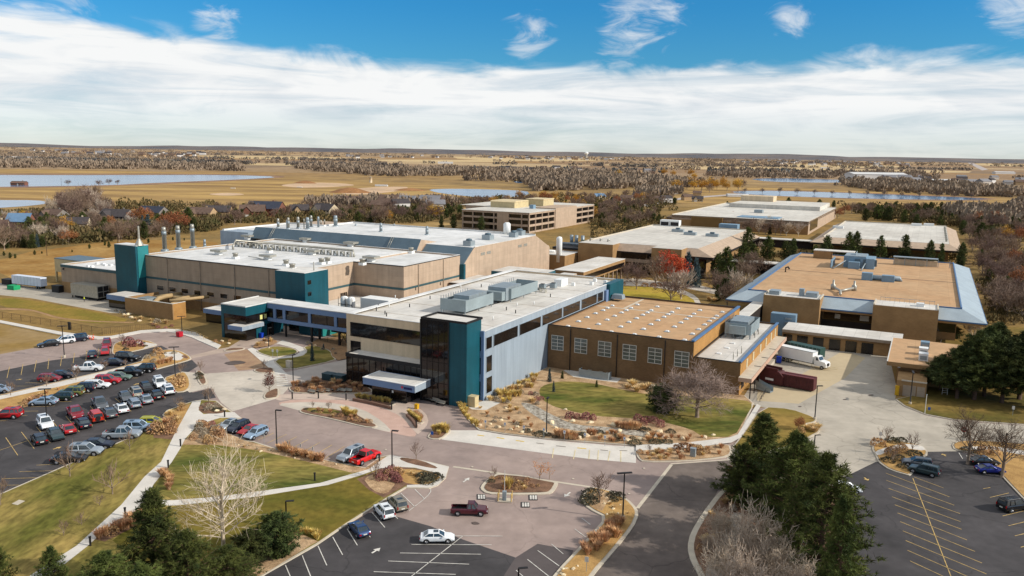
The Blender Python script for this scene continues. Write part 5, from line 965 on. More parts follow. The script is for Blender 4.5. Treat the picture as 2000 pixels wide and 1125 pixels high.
# ---------------------------------------------------------------- 9 office with open galleries
b = Bld('gallery_office', 'beige three-storey office with banded window galleries and cream roof penthouse, behind the factory', 'building', -255, 500)
b.part('wall', M_tan2, [(-279, -228.6, 467.6, 508, 0, 1.2), (-279, -228.6, 467.6, 508, 4.2, 5.6), (-279, -228.6, 467.6, 508, 8.4, 9.6), (-279, -228.6, 467.6, 508, 12, 13.2)]); b.part('roof', M_rooff, [(-279.3, -228.3, 467.3, 508.3, 13.2, 13.4)])
b.part('window_band', M_glass, [(-278.2, -229.4, 468.6, 507, 1.2, 4.2), (-278.2, -229.4, 468.6, 507, 5.6, 8.4), (-278.2, -229.4, 468.6, 507, 9.6, 12)])
b.part('pier', M_tan2, [(u, u+.6, 467.5, 468.7, 0, 13.2) for u in (-279, -271, -263, -255, -234.5)]+[(-252, -243.5, 467.3, 470, 0, 13.3)]+[(-229.4, -228.5, v, v+.7, 0, 13.2) for v in (467.6, 477, 487, 497, 506.8)])
b.part('stair_tower', M_tan2, [(-245, -228.2, 508, 545, 0, 14.2)]); b.part('rear_wing', M_tan2, [(-262, -228.4, 545, 580, 0, 1.2), (-262, -228.4, 545, 580, 4.2, 5.6), (-262, -228.4, 545, 580, 8.4, 9.6), (-262, -228.4, 545, 580, 12, 13.2)]); b.part('rear_glass', M_glass, [(-261, -229.2, 546, 579, 1.2, 12)]); b.part('rear_pier', M_tan2, [(-229.3, -228.3, v, v+.7, 0, 13.2) for v in (545, 556, 568, 579)]); b.part('rear_roof', M_rooff, [(-305, -228.3, 508.3, 580.2, 13.2, 13.4)])
b.part('body', M_tan2, [(-300, -245, 508.3, 575, 0, 13.2)]); k = b.part('penthouse', M_creamm, [(-275, -256, 500, 522, 13.4, 17.4), (-262, -248, 530, 548, 13.4, 18)]); b.part('penthouse_roof', mat('cream_vault', (206, 186, 146), .7, var=.06), [(-275.3, -255.7, 499.7, 522.3, 17.4, 18.2, 0, 2), (-262.3, -247.7, 529.7, 548.3, 18, 18.6)], k); b.part('roof_unit', M_bluemet, [(-246, -243, 503, 507, 13.4, 16)])
# ------------------------------------------------------------------ vegetation
PI = math.pi
M_barkg = mat('grey_bark', (146, 128, 110), .95, var=.2, scale=1.5, coord='O')
M_twig = mat('grey_twigs', (128, 106, 90), .95, var=.22, scale=.8, coord='O', rnd=.18)
M_twigp = mat('mauve_twigs', (118, 96, 84), .95, var=.22, scale=.5, coord='O', rnd=.22)
M_pale = mat('pale_bark', (204, 188, 164), .9, var=.15, scale=.8, coord='O')
M_paletw = mat('pale_twigs', (204, 186, 160), .95, var=.18, scale=.8, coord='O')
M_willow = mat('willow_twigs', (188, 170, 150), .95, var=.25, scale=.7, coord='O', rnd=.12)
M_rustw = mat('reddish_twigs', (138, 84, 62), .95, var=.25, scale=.7, coord='O', rnd=.2)
M_pine = mat('pine_needles', (96, 102, 48), .9, var=.5, scale=.35, rgb2=(50, 62, 30), coord='O', rnd=.2, spec=.2)
M_pined = mat('dark_pine_needles', (90, 96, 48), .9, var=.5, scale=.4, rgb2=(52, 64, 36), coord='O', rnd=.22, spec=.2)
M_spruce = mat('blue_spruce_needles', (74, 92, 94), .9, var=.35, scale=.6, coord='O', rnd=.12, spec=.2)
M_pbark = mat('pine_bark', (96, 74, 60), .95, var=.25, scale=2., coord='O')
M_red = mat('red_leaves', (176, 62, 42), .85, var=.4, scale=.8, coord='O', rnd=.15)
M_rust = mat('rust_leaves', (146, 92, 58), .85, var=.35, scale=.8, coord='O', rnd=.2)
M_yelf = mat('golden_leaves', (188, 142, 54), .85, var=.3, scale=.8, coord='O', rnd=.2)
M_dkred = mat('dark_red_leaves', (92, 44, 34), .9, var=.35, scale=1., coord='O')
def rv(r=R): 
    z = r.uniform(-1, 1); a = r.uniform(0, 2*PI); s = math.sqrt(1-z*z); return Vector((s*math.cos(a), s*math.sin(a), z))
def bare_mesh(seed, Ht, spread=.9, n0=6, counts=(5, 5, 4), up=.45, r0=None, trunk_h=.28, twig=.035, lean=0., low=None, sides=6, thin=1.):
    r = random.Random(seed); tr, cr = MB(), MB(); r0 = r0 or Ht*.022
    def seg(p, d, L, ra, lev):
        pts = [p]; q = p.copy(); dd = d.copy(); n = 3 if lev < 3 else 2
        for i in range(n):
            dd = (dd+rv(r)*.16+Vector((0, 0, up*.14))).normalized(); q = q+dd*(L/n); pts.append(q.copy())
        e = max(ra*.45, twig*.45); rads = [ra+(e-ra)*i/n for i in range(n+1)]
        (tr if lev <= 1 else cr).tube(pts, rads, max(3, sides-lev*2), lev < 2)
        if lev-1 < len(counts):
            k = counts[lev-1] if lev > 0 else n0
            for i in range(k):
                t = .35+.65*(i+r.random())/k; j = min(int(t*n), n-1); f = t*n-j; s = pts[j].lerp(pts[j+1], f)
                a = rv(r); a = (a-dd*a.dot(dd)).normalized(); nd = (dd*(.75)+a*spread*r.uniform(.6, 1.1)+Vector((0, 0, up*.5))).normalized()
                seg(s, nd, L*r.uniform(.45, .72), max(rads[j]*.5*thin, twig), lev+1)
    th = Ht*trunk_h; b = Vector((0, 0, 0)); c = Vector((lean*th, 0, th))
    tr.tube([b, b.lerp(c, .15), c], [r0*1.45, r0, r0*.85], 8)
    L0 = Ht*(1-trunk_h)
    for i in range(n0):
        a = 2*PI*(i+r.random()*.6)/n0; el = r.uniform(.55, 1.25) if i else 1.45
        d = Vector((math.cos(a)*math.cos(el)*spread, math.sin(a)*math.cos(el)*spread, math.sin(el))).normalized()
        if low is not None and i:
            f = low+(1-low)*(i/(n0-1.)); el = .12+1.05*f+r.uniform(-.15, .15); a = i*2.4+r.uniform(-.4, .4); d = Vector((math.cos(a)*math.cos(el), math.sin(a)*math.cos(el), math.sin(el))).normalized()
            seg(b.lerp(c, f), d, Ht*(.42-.1*f)*r.uniform(.75, 1.15), r0*(.5-.12*f), 1); continue
        s = c-Vector((0, 0, th*.35*r.random() if i else 0)); seg(s, d, L0*r.uniform(.5, .66) if i else L0*.62, r0*(.62 if i else .8), 1)
    return tr, cr
def normalise(mbs, Ht):
    z = max(v[2] for m in mbs for v in m.v); k = Ht/z
    for m in mbs: m.v = [(a*k, b*k, c*k) for a, b, c in m.v]
def blade(mb, p, d, L, w, r=R):
    a = d.cross(rv(r)); 
    if a.length < .05: a = Vector((1, 0, 0))
    a.normalize(); q = p+d*L; mb.face([p-a*w*.5, p+a*w*.5, q])
def conifer_mesh(seed, Ht, Wd, nb=60, ncl=5, bl=7, L=.9, w=.22, base=.06, shape='cone'):
    """trunk, boughs of uneven length, tufts of needles along each bough"""
    r = random.Random(seed); tr, cr = MB(), MB()
    tr.tube([(0, 0, 0), (0, 0, Ht*.5), (0, 0, Ht*.97)], [Ht*.022, Ht*.014, .03], 7)
    for i in range(nb):
        t = base+(1-base)*((i+r.random())/nb)**(1.1 if shape == 'cone' else .85)
        if shape == 'cone': rad = (1-t)**.8*.96+.04
        elif shape == 'pine': rad = min(1., 1.45*(1-t)**.62)*min(1, .55+(t-base)*2.5)+.03
        else: rad = math.sqrt(max(.02, 1-(2*t-.92)**2))
        rad *= r.uniform(.62, 1.16); a = i*2.4+r.uniform(-.5, .5); el = r.uniform(-.05, .35) if shape == 'cone' else r.uniform(.15, .65)
        if t > .93: el = 1.2
        ln = max(.05*Ht, rad*Wd/2); d = Vector((math.cos(a)*math.cos(el), math.sin(a)*math.cos(el), math.sin(el)*.8)); p0 = Vector((0, 0, t*Ht-ln*d.z*.7)); 
        if p0.z < .1: p0.z = .1
        e = p0+d*ln; tr.tube([tuple(p0), tuple(e)], [Ht*.005, .015], 3, False)
        m = max(2, int(ncl*(.4+.7*rad)))
        for c in range(m):
            f = .3+.72*((c+r.random())/m); q = p0.lerp(e, f)+rv(r)*L*.55*(1.3-f*.5)
            dd0 = (d*.6+rv(r)*.5+Vector((0, 0, .25))).normalized()
            for k in range(bl): blade(cr, q+rv(r)*L*.18, (dd0*.75+rv(r)).normalized(), L*r.uniform(.5, 1.1), w*r.uniform(.7, 1.3), r)
    return tr, cr
def leafy_mesh(seed, Ht, Wd, n=160, bl=10, L=.34, sparse=0., up=.3):
    r = random.Random(seed); tr, _ = bare_mesh(seed, Ht*.9, .8, 5, (3,), .5, Ht*.018, .25, .03); cr = MB(); _cr = _
    cen = [(rv(r), r.uniform(.25, .5)) for _ in range(9)]
    for i in range(n):
        c, k = cen[i % 9]; d = rv(r); p = Vector((c.x*.55+d.x*k, c.y*.55+d.y*k, c.z*.5+d.z*k)); 
        p = Vector((p.x*Wd/2, p.y*Wd/2, Ht*.62+p.z*Ht*.38))
        for j in range(bl):
            q = p+rv(r)*L*1.3; a = rv(r)*L*r.uniform(.5, 1.); bb = a.cross(rv(r)).normalized()*L*.6; cr.face([q-a*.5, q+bb*.5, q+a*.5, q-bb*.5])
    tr.v += []; return tr, cr
def treething(name, label, cat, tr, cr, tm, cm, Ht, group=None, crown='crown'):
    normalise([tr, cr], Ht); e = empty(name, label, cat, (0, 0, 0), 0, group)
    tr.build('trunk', tm, e, True); cr.build(crown, cm, e); return proto(e)
def put(T, Ht, px, py, pt=None, w=1., rz=None, label=None, group='', z=None, h=None):
    """stand prototype T (built Ht high) at a ground point; pt = photo row of its top"""
    zz = LZ if z is None else z; g = G(px, py, 0); hh = h or hgt(px, py, pt); k = hh/Ht
    return inst(T, loc=(g.x, g.y, zz if zz < .31 and z is not None else 0.), rz=R.uniform(0, 6.28) if rz is None else rz, scale=(k*w, k*w, k), label=label, group=group)
def inpoly(x, y, p):
    c = False; n = len(p)
    for i in range(n):
        (x1, y1), (x2, y2) = p[i], p[i-1]
        if (y1 > y) != (y2 > y) and x < (x2-x1)*(y-y1)/(y2-y1)+x1: c = not c
    return c
BOXES = [(-118, -76, 134, 228), (-82, -28, 170, 226), (-274, -140, 174, 318), (-60, 22, 248, 394), (-140, -74, 326, 446), (-178, -64, 564, 766), (-60, 20, 452, 598), (-310, -224, 460, 584), (-40, 15, 190, 250), (-175, -112, 150, 250), (-160, -110, 310, 366), (-126, -110, 270, 324)]
def blocked(g, m=2.5):
    u, v = UV(g); return any(a-m < u < b_+m and c-m < v < d+m for a, b_, c, d in BOXES)
def scatter_px(poly, n, mind=5, avoid=True, rnd=R):
    xs = [p[0] for p in poly]; ys = [p[1] for p in poly]; out = []; tries = 0
    while len(out) < n and tries < n*60:
        tries += 1; x, y = rnd.uniform(min(xs), max(xs)), rnd.uniform(min(ys), max(ys))
        if not inpoly(x, y, poly) or any(abs(x-a) < mind and abs(y-b_) < mind*.4 for a, b_ in out): continue
        if avoid and blocked(G(x, y)): continue
        out.append((x, y))
    return out
# ---- prototypes
BARE = [treething('bare_tree', 'leafless tree', 'tree', *bare_mesh(40+i, 10, (.8, .95, .7, 1.0)[i], 7, (6, 5, 4), (.4, .3, .6, .35)[i], None, .2, .045), M_barkg, (M_twig, M_twigp, M_twig, M_twigp)[i], 10) for i in range(4)]
BAREP = treething('bare_tree', 'leafless pale tree', 'tree', *bare_mesh(51, 10, .6, 7, (6, 5, 4), .7, None, .18, .045), M_pale, M_willow, 10)
SAP = [treething('sapling', 'young leafless tree', 'tree', *bare_mesh(60+i, 4, (.6, .75)[i], 6, (5, 4), .6, .06, .3, .02), M_barkg, M_twig, 4) for i in range(2)]
CON = [treething('pine_tree', 'dark pine', 'tree', *conifer_mesh(70+i, 10, (5.5, 6.5, 4.6)[i], 78, 7, 8, .85, .2, .06, ('round', 'pine', 'cone')[i]), M_pbark, (M_pined, M_pine, M_pined)[i], 10) for i in range(3)]
SPR = treething('spruce_tree', 'blue spruce', 'tree', *conifer_mesh(76, 10, 5, 80, 7, 8, .75, .2, .04, 'cone'), M_pbark, M_spruce, 10)
LEAF = {k: treething('autumn_tree', 'autumn tree', 'tree', *leafy_mesh(80+i, 8, 7.5, 200, 10, .42), M_barkg, m, 8) for i, (k, m) in enumerate((('red', M_red), ('rust', M_rust), ('gold', M_yelf)))}
# ---- big trees near the camera
T = treething('cottonwood_tree', 'tall cream-barked leafless tree on the lawn beside the curving path', 'tree', *bare_mesh(11, 18, .85, 22, (7, 6), .36, .28, .62, .03, low=.2, sides=7), M_pale, M_paletw, 18)
put(T, 18, 437, 1078, 840, 1.18, 1.1)
T = treething('bare_tree', 'broad leafless grey tree on the lawn before the brown brick hall', 'tree', *bare_mesh(12, 14, 1.05, 13, (8, 7, 5), .24, .3, .4, .028, low=.4, sides=7), M_barkg, mat('soft_grey_twigs', (150, 130, 118), .95, var=.2, coord='O'), 14)
put(T, 14, 1361, 818, 690, 1.6, .4)
T2 = treething('bare_tree', 'spreading dark leafless tree beside the right-hand car park, the upper of two', 'tree', *bare_mesh(15, 15, .95, 9, (6, 6, 4), .3, .36, .36, .03, low=.5, sides=7), M_barkg, mat('dark_twigs', (98, 80, 66), .95, var=.2, coord='O'), 15)
put(T2, 15, 1890, 908, 790, 1., 2.2); put(T2, 15, 1957, 934, 806, 1., 4., 'spreading dark leafless tree beside the right-hand car park, the lower of two')
# pines at the road fork and lower left
PN = [treething('pine_tree', 'pine', 'tree', *conifer_mesh(90+i, 20, (11, 12.5)[i], 190, 15, 10, .8, .12, .03, 'pine' if i else 'cone'), M_pbark, M_pine, 20) for i in range(2)]
for k, (x, y, t, wpx, j, lb) in enumerate(((1484, 970, 803, 150, 0, 'tall pointed pine at the upper end of the pine clump by the road fork'), (1540, 1075, 836, 175, 1, 'bushy dark pine in the middle of the pine clump by the road fork'),
        (1598, 1150, 876, 185, 1, 'widest dark pine of the clump, edging the right-hand car park'), (1628, 1230, 960, 120, 0, 'dark pine at the lower end of the clump beside the right-hand car park'), (1450, 985, 862, 100, 1, 'low pine on the left flank of the clump, beside the stop sign'), (1560, 1010, 850, 120, 1, 'pine in the right back of the clump facing the concrete yard'))):
    hh = hgt(x, y, t); put(PN[j], 20, x, y, t, 1.18*wpx*mpp(x, y)/((11, 12.5)[j]*hh/20), label=lb)
for k, (x, y, t, wpx, j, lb) in enumerate(((306, 1160, 950, 170, 0, 'pointed dark pine rising over the path junction, lower left'), (372, 1200, 1030, 140, 1, 'bushy pine right of the pointed one, at the lower frame edge'), (215, 1225, 1072, 150, 1, 'low spreading pine hiding the lower path'), (108, 1195, 1062, 74, 1, 'slim pine left of the path at the lower frame edge'),
        (0, 1185, 1056, 66, 1, 'pine cut by the left frame edge in the bottom corner'), (447, 1165, 1062, 120, 1, 'rounded pine at the lower edge near the gravel bed'), (285, 1260, 1096, 150, 1, 'lowest pine of the lower-left clump'))):
    hh = hgt(x, y, t); put(PN[j], 20, x, y, t, 1.18*wpx*mpp(x, y)/((11, 12.5)[j]*hh/20), label=lb)
JUN = treething('juniper', 'tall dark juniper at the corner of the gravel bed', 'shrub', *conifer_mesh(97, 8, 6.4, 150, 12, 10, .55, .11, .0, 'round'), M_pbark, M_pined, 8)
for x, y, t, wpx, lb in ((541, 1086, 996, 82, 'tall dark juniper at the corner of the gravel bed'), (490, 1105, 1032, 66, 'smaller dark juniper left of the tall one'), (1294, 806, 747, 56, 'rounded dark evergreen under the broad leafless tree'), (1858, 662, 634, 34, 'small round evergreen at the corner of the wall block')):
    hh = hgt(x, y, t); put(JUN, 8, x, y, t, 1.4*wpx*mpp(x, y)/(6.4*hh/8), label=lb)
# pines on bare trunks at the yard corner
PT = [treething('pine_tree', 'tall pine on a bare trunk', 'tree', *conifer_mesh(101+i, 20, 13, 170, 15, 10, .95, .17, .22, 'pine'), M_pbark, M_pined, 20) for i in range(2)]
for k, (x, y, t, wpx, lb) in enumerate(((1868, 781, 672, 100, 'first pine beside the yard store ladder'), (1902, 784, 640, 110, 'pine with a pale leaning trunk, second from the yard store'), (1921, 777, 632, 100, 'pine behind the pale-trunked one at the yard corner'), (1956, 790, 660, 110, 'pine nearest the drive in the grove by the yard store'), (1938, 760, 626, 110, 'tallest pine at the back of the grove by the yard store'), (1990, 783, 640, 120, 'pine cut by the right frame edge'), (1835, 765, 690, 70, 'low pine against the yard store wall'), (2030, 800, 650, 120, 'pine beyond the right frame edge'))):
    hh = hgt(x, y, t); put(PT[k % 2], 20, x, y, t, 1.2*wpx*mpp(x, y)/(13*hh/20), label=lb)
# willow shrubs in the foreground
WL = [treething('willow_shrub', 'grey leafless willow shrub', 'shrub', *bare_mesh(110+i, 7, 1.15, 18, (7, 5, 2), .42, .09, .04, .034), M_willow, M_willow, 7) for i in range(2)]
for k, (x, y, t, wpx, lb) in enumerate(((1478, 1135, 972, 130, 'tallest fan-shaped grey willow shrub below the pine clump'), (1525, 1165, 1035, 120, 'grey willow shrub right of the tallest, against the pines'), (1408, 1062, 985, 70, 'upper left grey willow shrub beside the curved kerb'), (1418, 1150, 1040, 110, 'lower left grey willow shrub over the grey walk'), (1450, 1190, 1070, 120, 'lowest grey willow shrub at the frame edge'), (1385, 1085, 1030, 40, 'small grey willow shrub right at the kerb'), (1560, 1210, 1090, 120, 'grey willow shrub at the foot of the widest pine'))):
    hh = hgt(x, y, t); put(WL[k % 2], 7, x, y, t, wpx*mpp(x, y)/(8.*hh/7), label=lb)
# small named trees
put(LEAF['red'], 8, 1303, 556, 486, 1.15, label='brightest red autumn tree against the tan hall'); put(LEAF['red'], 8, 1322, 560, 497, 1.0, label='red-orange tree right of the brightest red one'); put(LEAF['rust'], 8, 1170, 533, 498, 1.3, label='rust-coloured tree below the linking gallery'); put(LEAF['gold'], 8, 1180, 540, 516, 1.4, label='small golden bush below the rust tree'); put(LEAF['gold'], 8, 1098, 540, 524, 2., label='low orange-gold bush behind the white office roof')
put(LEAF['red'], 8, 1430, 436, 412, 1.2, label='red tree in front of the farthest warehouse'); put(LEAF['rust'], 8, 1650, 420, 398, 1.2, label='rust tree at the end of the farthest warehouse'); put(LEAF['rust'], 8, 1635, 428, 404, 1.1, label='second rust tree at the corner of the farthest warehouse'); put(LEAF['gold'], 8, 1501, 452, 420, .8, label='yellow-green tree before the farthest warehouse'); put(LEAF['rust'], 8, 1560, 842, 812, 1., label='orange-red small tree on the lawn tip by the yard')
put(LEAF['gold'], 8, 1960, 475, 438, 1., label='bright yellow tree at the right edge beyond the halls'); put(LEAF['rust'], 8, 1992, 478, 440, 1., label='reddish tree at the right frame edge beyond the halls')
T = treething('autumn_tree', 'small dark-red tree at the crosswalk island', 'tree', *leafy_mesh(120, 7, 3.6, 150, 9, .3), M_barkg, M_dkred, 7); put(T, 7, 526, 768, 722, 1.)
for x, y, t, w_, lb in ((1054, 939, 893, 1.0, 'thin orange-leaved young tree on the gate island, left of a pair'), (1073, 938, 904, .85, 'thin orange-leaved young tree on the gate island, right of a pair')):
    T = treething('autumn_tree', lb, 'tree', *leafy_mesh(int(x), 6, 4.6, 46, 7, .24), M_barkg, MATS.get('thin_orange') or mat('thin_orange', (196, 122, 36), .85, var=.4, scale=1., coord='O'), 6); put(T, 6, x, y, t, w_)
for x, y, t, w_, P_, H_, lb in ((1073, 748, 718, .8, SPR, 10, 'green-blue young spruce at the foot of the blue-grey wall'), (1098, 742, 724, 1., CON[2], 10, 'small dark conifer left of the concrete slab'), (1081, 768, 743, .7, SPR, 10, 'small blue spruce on the lawn edge near the blue-grey wall'), (1165, 759, 742, 1., CON[2], 10, 'short dark conifer alone on the lawn'),
        (610, 707, 668, .6, SPR, 10, 'slim dull conifer on the lawn by the bridge'), (632, 685, 670, .9, SPR, 10, 'tiny conifer under the bridge'), (1342, 556, 488, .85, SPR, 10, 'tall blue spruce left of the pair before the tan hall'), (1358, 560, 500, .9, SPR, 10, 'blue spruce right of the pair before the tan hall'), (1140, 522, 466, 1.2, CON[1], 10, 'green pine beside the linking gallery'),
        (1416, 552, 478, .9, CON[1], 10, 'green pine right of the spruces before the tan hall'), (1400, 545, 492, 1., CON[1], 10, 'dark pine behind the spruces'), (1458, 512, 440, .85, CON[1], 10, 'tall pine at the corner of the hall roof'), (1450, 530, 470, 1., CON[1], 10, 'low pine below the tall corner pine'), (1470, 522, 474, 1., CON[1], 10, 'pine right of the tall corner pine'),
        (940, 452, 420, 1., CON[0], 10, 'rounded green tree before the gallery office'), (886, 447, 416, 1., CON[0], 10, 'dark conifer left of the gallery office'), (862, 446, 420, 1., CON[2], 10, 'leftmost dark conifer of the pair by the gallery office')):
    put(P_, H_, x, y, t, w_, label=lb)
for x, y, t, w_, P_, lb in ((1330, 585, 518, 1.3, BAREP, 'pale leafless tree in the courtyard'), (1280, 560, 492, 1.1, BARE[0], 'grey leafless tree before the tan wall block'), (1243, 566, 508, 1.1, BARE[1], 'mauve leafless tree at the courtyard planting'), (1310, 590, 535, 1.4, BARE[3], 'low leafless tree by the courtyard path'), (1160, 545, 505, 1.3, BARE[1], 'leafless tree by the linking gallery'),
        (1440, 585, 520, 1.1, BAREP, 'pale leafless tree near the blue eave'), (1485, 498, 468, .9, BAREP, 'white-barked leafless tree between the halls'), (1900, 664, 620, 1.3, BAREP, 'pale leafless shrub tree at the building corner'), (1420, 600, 545, 1.1, BARE[2], 'grey tree by the courtyard lawn'), (1225, 548, 506, 1.1, BARE[3], 'thin grey tree left of the courtyard')):
    put(P_, 10, x, y, t, w_, label=lb)
for i, (x, y, t) in enumerate(((1500, 505, 455), (1530, 508, 462), (1556, 500, 452), (1650, 497, 446), (1678, 494, 448), (1702, 500, 452), (1726, 496, 458), (1620, 500, 448), (1768, 500, 458), (1790, 494, 462), (1815, 502, 468), (1840, 505, 474), (1590, 505, 470), (1868, 498, 462), (1880, 512, 480))):
    if i in (5, 9): continue
    put(CON[(1, 0, 2)[i % 3]], 10, x+R.uniform(-9, 9), y+(R.uniform(12, 24) if x > 1585 else 4), t+R.uniform(-4, 14), R.uniform(.75, 1.25), label='dark pine in the row behind the blue-eaved building', group='pines behind the blue-eaved building', z=0)
for i, (x, y, t) in enumerate(((1570, 452, 425), (1580, 450, 430), (1690, 432, 405), (1713, 430, 398), (1735, 432, 400), (1765, 436, 408), (1790, 438, 416), (1610, 436, 420), (1420, 402, 392), (1600, 406, 388), (1628, 406, 390), (1836, 444, 420), (1880, 460, 428), (1915, 470, 432), (1935, 475, 440), (1540, 398, 384), (1500, 396, 386))):
    put(CON[i % 2], 10, x, y, t, R.uniform(1., 1.35), label='round dark evergreen standing among the far halls', group='evergreens among the far halls', z=0)
SL = (('first young leafless tree on the brick parking bed', 0),)
sap = [(127+0, 0, 0)]
for i, (x, y, t) in enumerate([(a[0], a[1], tt[1]) for a, tt in ((Z1(p)[0], Z1(q)[0]) for p, q in (((950, 130), (948, 30)), ((978, 180), (975, 120)), ((1255, 265), (1258, 205)), ((820, 340), (815, 240)), ((595, 420), (590, 270)), ((365, 470), (362, 350)), ((85, 540), (85, 400)), ((983, 310), (980, 240)), ((1568, 345), (1568, 245)), ((1410, 375), (1408, 260)), ((1405, 635), (1400, 520)), ((1632, 600), (1632, 450))))]):
    put(SAP[i % 2], 4, x, y, t, 1.4, label='slim leafless young tree on the left car park islands', group='young trees on the left car park islands')
for x, y, t, w_, lb in ((547, 0, 0, 0, ''),): pass
for p, q, w_, lb in (((548, 335), (540, 40), 1.2, 'thin leafless tree on the lawn edge in front of the black saloon'), ((1015, 125), (1010, -60), 1.2, 'thin leafless tree on the lawn edge below the pickup'), ((880, 475), (940, 190), 1.5, 'rust-brown leafless tree on the lawn left of the path'), ((780, 565), (765, 450), 1.6, 'small reddish leafless tree on the lawn'), ((500, 800), (500, 640), 1.3, 'low leafless tree on the lower lawn'), ((640, 720), (640, 590), 1.4, 'brownish leafless tree amid the left lawn'), ((5, 560), (15, 280), 1.2, 'leafless tree at the left frame edge')):
    a, b_ = ZS(p)[0], ZS(q)[0]; put(SAP[0], 4, a[0], a[1], b_[1], w_, label=lb)
for p, q, w_, lb in (((845, 632), (843, 570), 1.5, 'left of two saplings on the drop-off island'), ((968, 645), (958, 570), 1.5, 'right of two saplings on the drop-off island'), ((745, 465), (742, 400), 1.6, 'sapling in the rust planting by the crosswalk'), ((462, 330), (458, 240), 1.2, 'sapling on the small island by the tan brick paving')):
    a, b_ = Z2(p)[0], Z2(q)[0]; put(SAP[1], 4, a[0], a[1], b_[1], w_, label=lb)
for p, q, w_, lb in (((1252, 195), (1250, 30), 1.2, 'wispy young tree on the long bark island'), ((940, 345), (940, 180), 1.4, 'reddish young tree beside the path at the brick stalls'), ((1368, 345), (1368, 270), 1.3, 'small young tree in the dark shrubs at the lot corner'), ((1855, 350), (1850, 230), 1.2, 'young tree at the left end of the gate island')):
    a, b_ = Z3(p)[0], Z3(q)[0]; put(SAP[0], 4, a[0], a[1], b_[1], w_, label=lb)
for p, q, w_, lb in (((1085, 545), (1085, 270), 1.3, 'leafless young tree at the head of the long tan island'), ((1472, 150), (1472, 60), 1.2, 'young tree at the left end of the rock strip by the concrete bays'), ((1840, 120), (1840, 60), 1.3, 'young tree near the green cabinet'), ((1988, 130), (1988, 60), 1.3, 'young tree by the pine clump and rock strip')):
    a, b_ = Z9(p)[0], Z9(q)[0]; put(SAP[1], 4, a[0], a[1], b_[1], w_, label=lb)
for p, q, w_, lb in (((1232, 645), (1232, 538), 1.5, 'leafless small tree on the upper end of the yard island'), ((1375, 695), (1378, 575), 1.5, 'leafless small tree right on the yard island'), ((1266, 762), (1270, 645), 1.4, 'leafless small tree in the lower bed of the yard island'), ((1695, 634), (1698, 555), 1.3, 'sapling behind the no-entry sign')):
    a, b_ = Z13(p)[0], Z13(q)[0]; put(SAP[0], 4, a[0], a[1], b_[1], w_, label=lb)
# ---- tree belts
HPX = [(42, 448), (-6, 462), (230, 436), (300, 424), (392, 428), (428, 424), (520, 421), (494, 424), (636, 422), (585, 420), (150, 448), (108, 432), (1170, 389), (1284, 378), (1362, 394)]
def belt(poly, n, kinds, hr, where, mind=7, wr=(.9, 1.4)):
    for x, y in scatter_px(poly, n, mind):
        if any(abs(x-a) < 15 and -3 < y-b_ < 24 for a, b_ in HPX): continue
        k = R.choices([q[0] for q in kinds], [q[1] for q in kinds])[0]
        if k == 'bare': T = R.choice(BARE); nm = 'leafless grey-brown tree'; H_ = 10
        elif k == 'pale': T = BAREP; nm = 'leafless pale tree'; H_ = 10
        elif k == 'con': T = R.choice(CON); nm = 'dark evergreen'; H_ = 10
        elif k == 'spr': T = SPR; nm = 'blue-grey spruce'; H_ = 10
        else: T = LEAF[k]; nm = {'red': 'red', 'rust': 'rust-coloured', 'gold': 'golden'}[k]+' autumn tree'; H_ = 8
        put(T, H_, x, y, None, R.uniform(*wr), label=nm+' '+where, group=nm+'s '+where, z=0, h=max(3., min(R.uniform(*hr)*(.75 if k in ('con', 'spr') else 1), (y-(408 if x < 100 else 393 if 1500 < x < 1920 else 380 if 1000 > x > 820 else 0))*mpp(x, y))))
belt([(-20, 424), (120, 418), (300, 428), (430, 428), (430, 452), (330, 462), (200, 478), (0, 490)], 120, (('bare', 5), ('con', 6), ('spr', 1.4), ('rust', .3), ('gold', .3), ('pale', .5)), (8, 15), 'among the houses left of the factory', 8)
belt([(104, 405), (200, 402), (215, 430), (90, 436)], 22, (('bare', 5), ('pale', 1)), (16, 23), 'in the tall stand by the pond', 8, (.8, 1.1))
belt([(400, 418), (560, 412), (900, 410), (900, 428), (780, 438), (560, 436), (420, 440)], 92, (('bare', 6), ('con', 3.2), ('gold', .2)), (9, 13), 'behind the factory hall', 8)
belt([(880, 396), (1050, 384), (1300, 388), (1330, 402), (1200, 420), (1160, 430), (1120, 440), (900, 408)], 96, (('bare', 6), ('gold', 1.6), ('con', 1.3), ('rust', .7)), (9, 13), 'around the gallery office', 8)
belt([(1130, 400), (1250, 408), (1300, 420), (1300, 436), (1165, 452)], 34, (('con', 4), ('bare', 4), ('rust', .3)), (8, 12), 'right of the gallery office', 8)
belt([(1640, 404), (1800, 408), (2010, 420), (2010, 455), (1900, 458), (1870, 445), (1700, 428), (1650, 420)], 60, (('bare', 5), ('con', 3.4), ('rust', .5), ('gold', .3)), (11, 15), 'right of the far warehouses', 9)
belt([(1885, 455), (2010, 455), (2010, 640), (1935, 640), (1900, 520)], 56, (('bare', 8), ('con', 2.4), ('rust', .4)), (9, 12), 'right of the blue-eaved building', 11)
belt([(1360, 505), (1440, 520), (1490, 525), (1480, 580), (1430, 600), (1390, 590)], 14, (('bare', 4), ('con', 2)), (8, 11), 'in the courtyard by the blue eave', 9)
belt([(1340, 440), (1560, 446), (1560, 462), (1470, 458), (1350, 446)], 14, (('bare', 5), ('pale', 3), ('con', 2)), (9, 12), 'between the two pale-roofed halls', 8)
belt([(1310, 362), (1440, 362), (1460, 374), (1440, 380), (1300, 376)], 16, (('gold', 5), ('bare', 2)), (14, 20), 'at the end of the far pond', 9)
belt([(1200, 338), (1420, 345), (1420, 352), (1200, 346)], 10, (('gold', 3), ('bare', 2)), (14, 20), 'in the far river woods', 9)
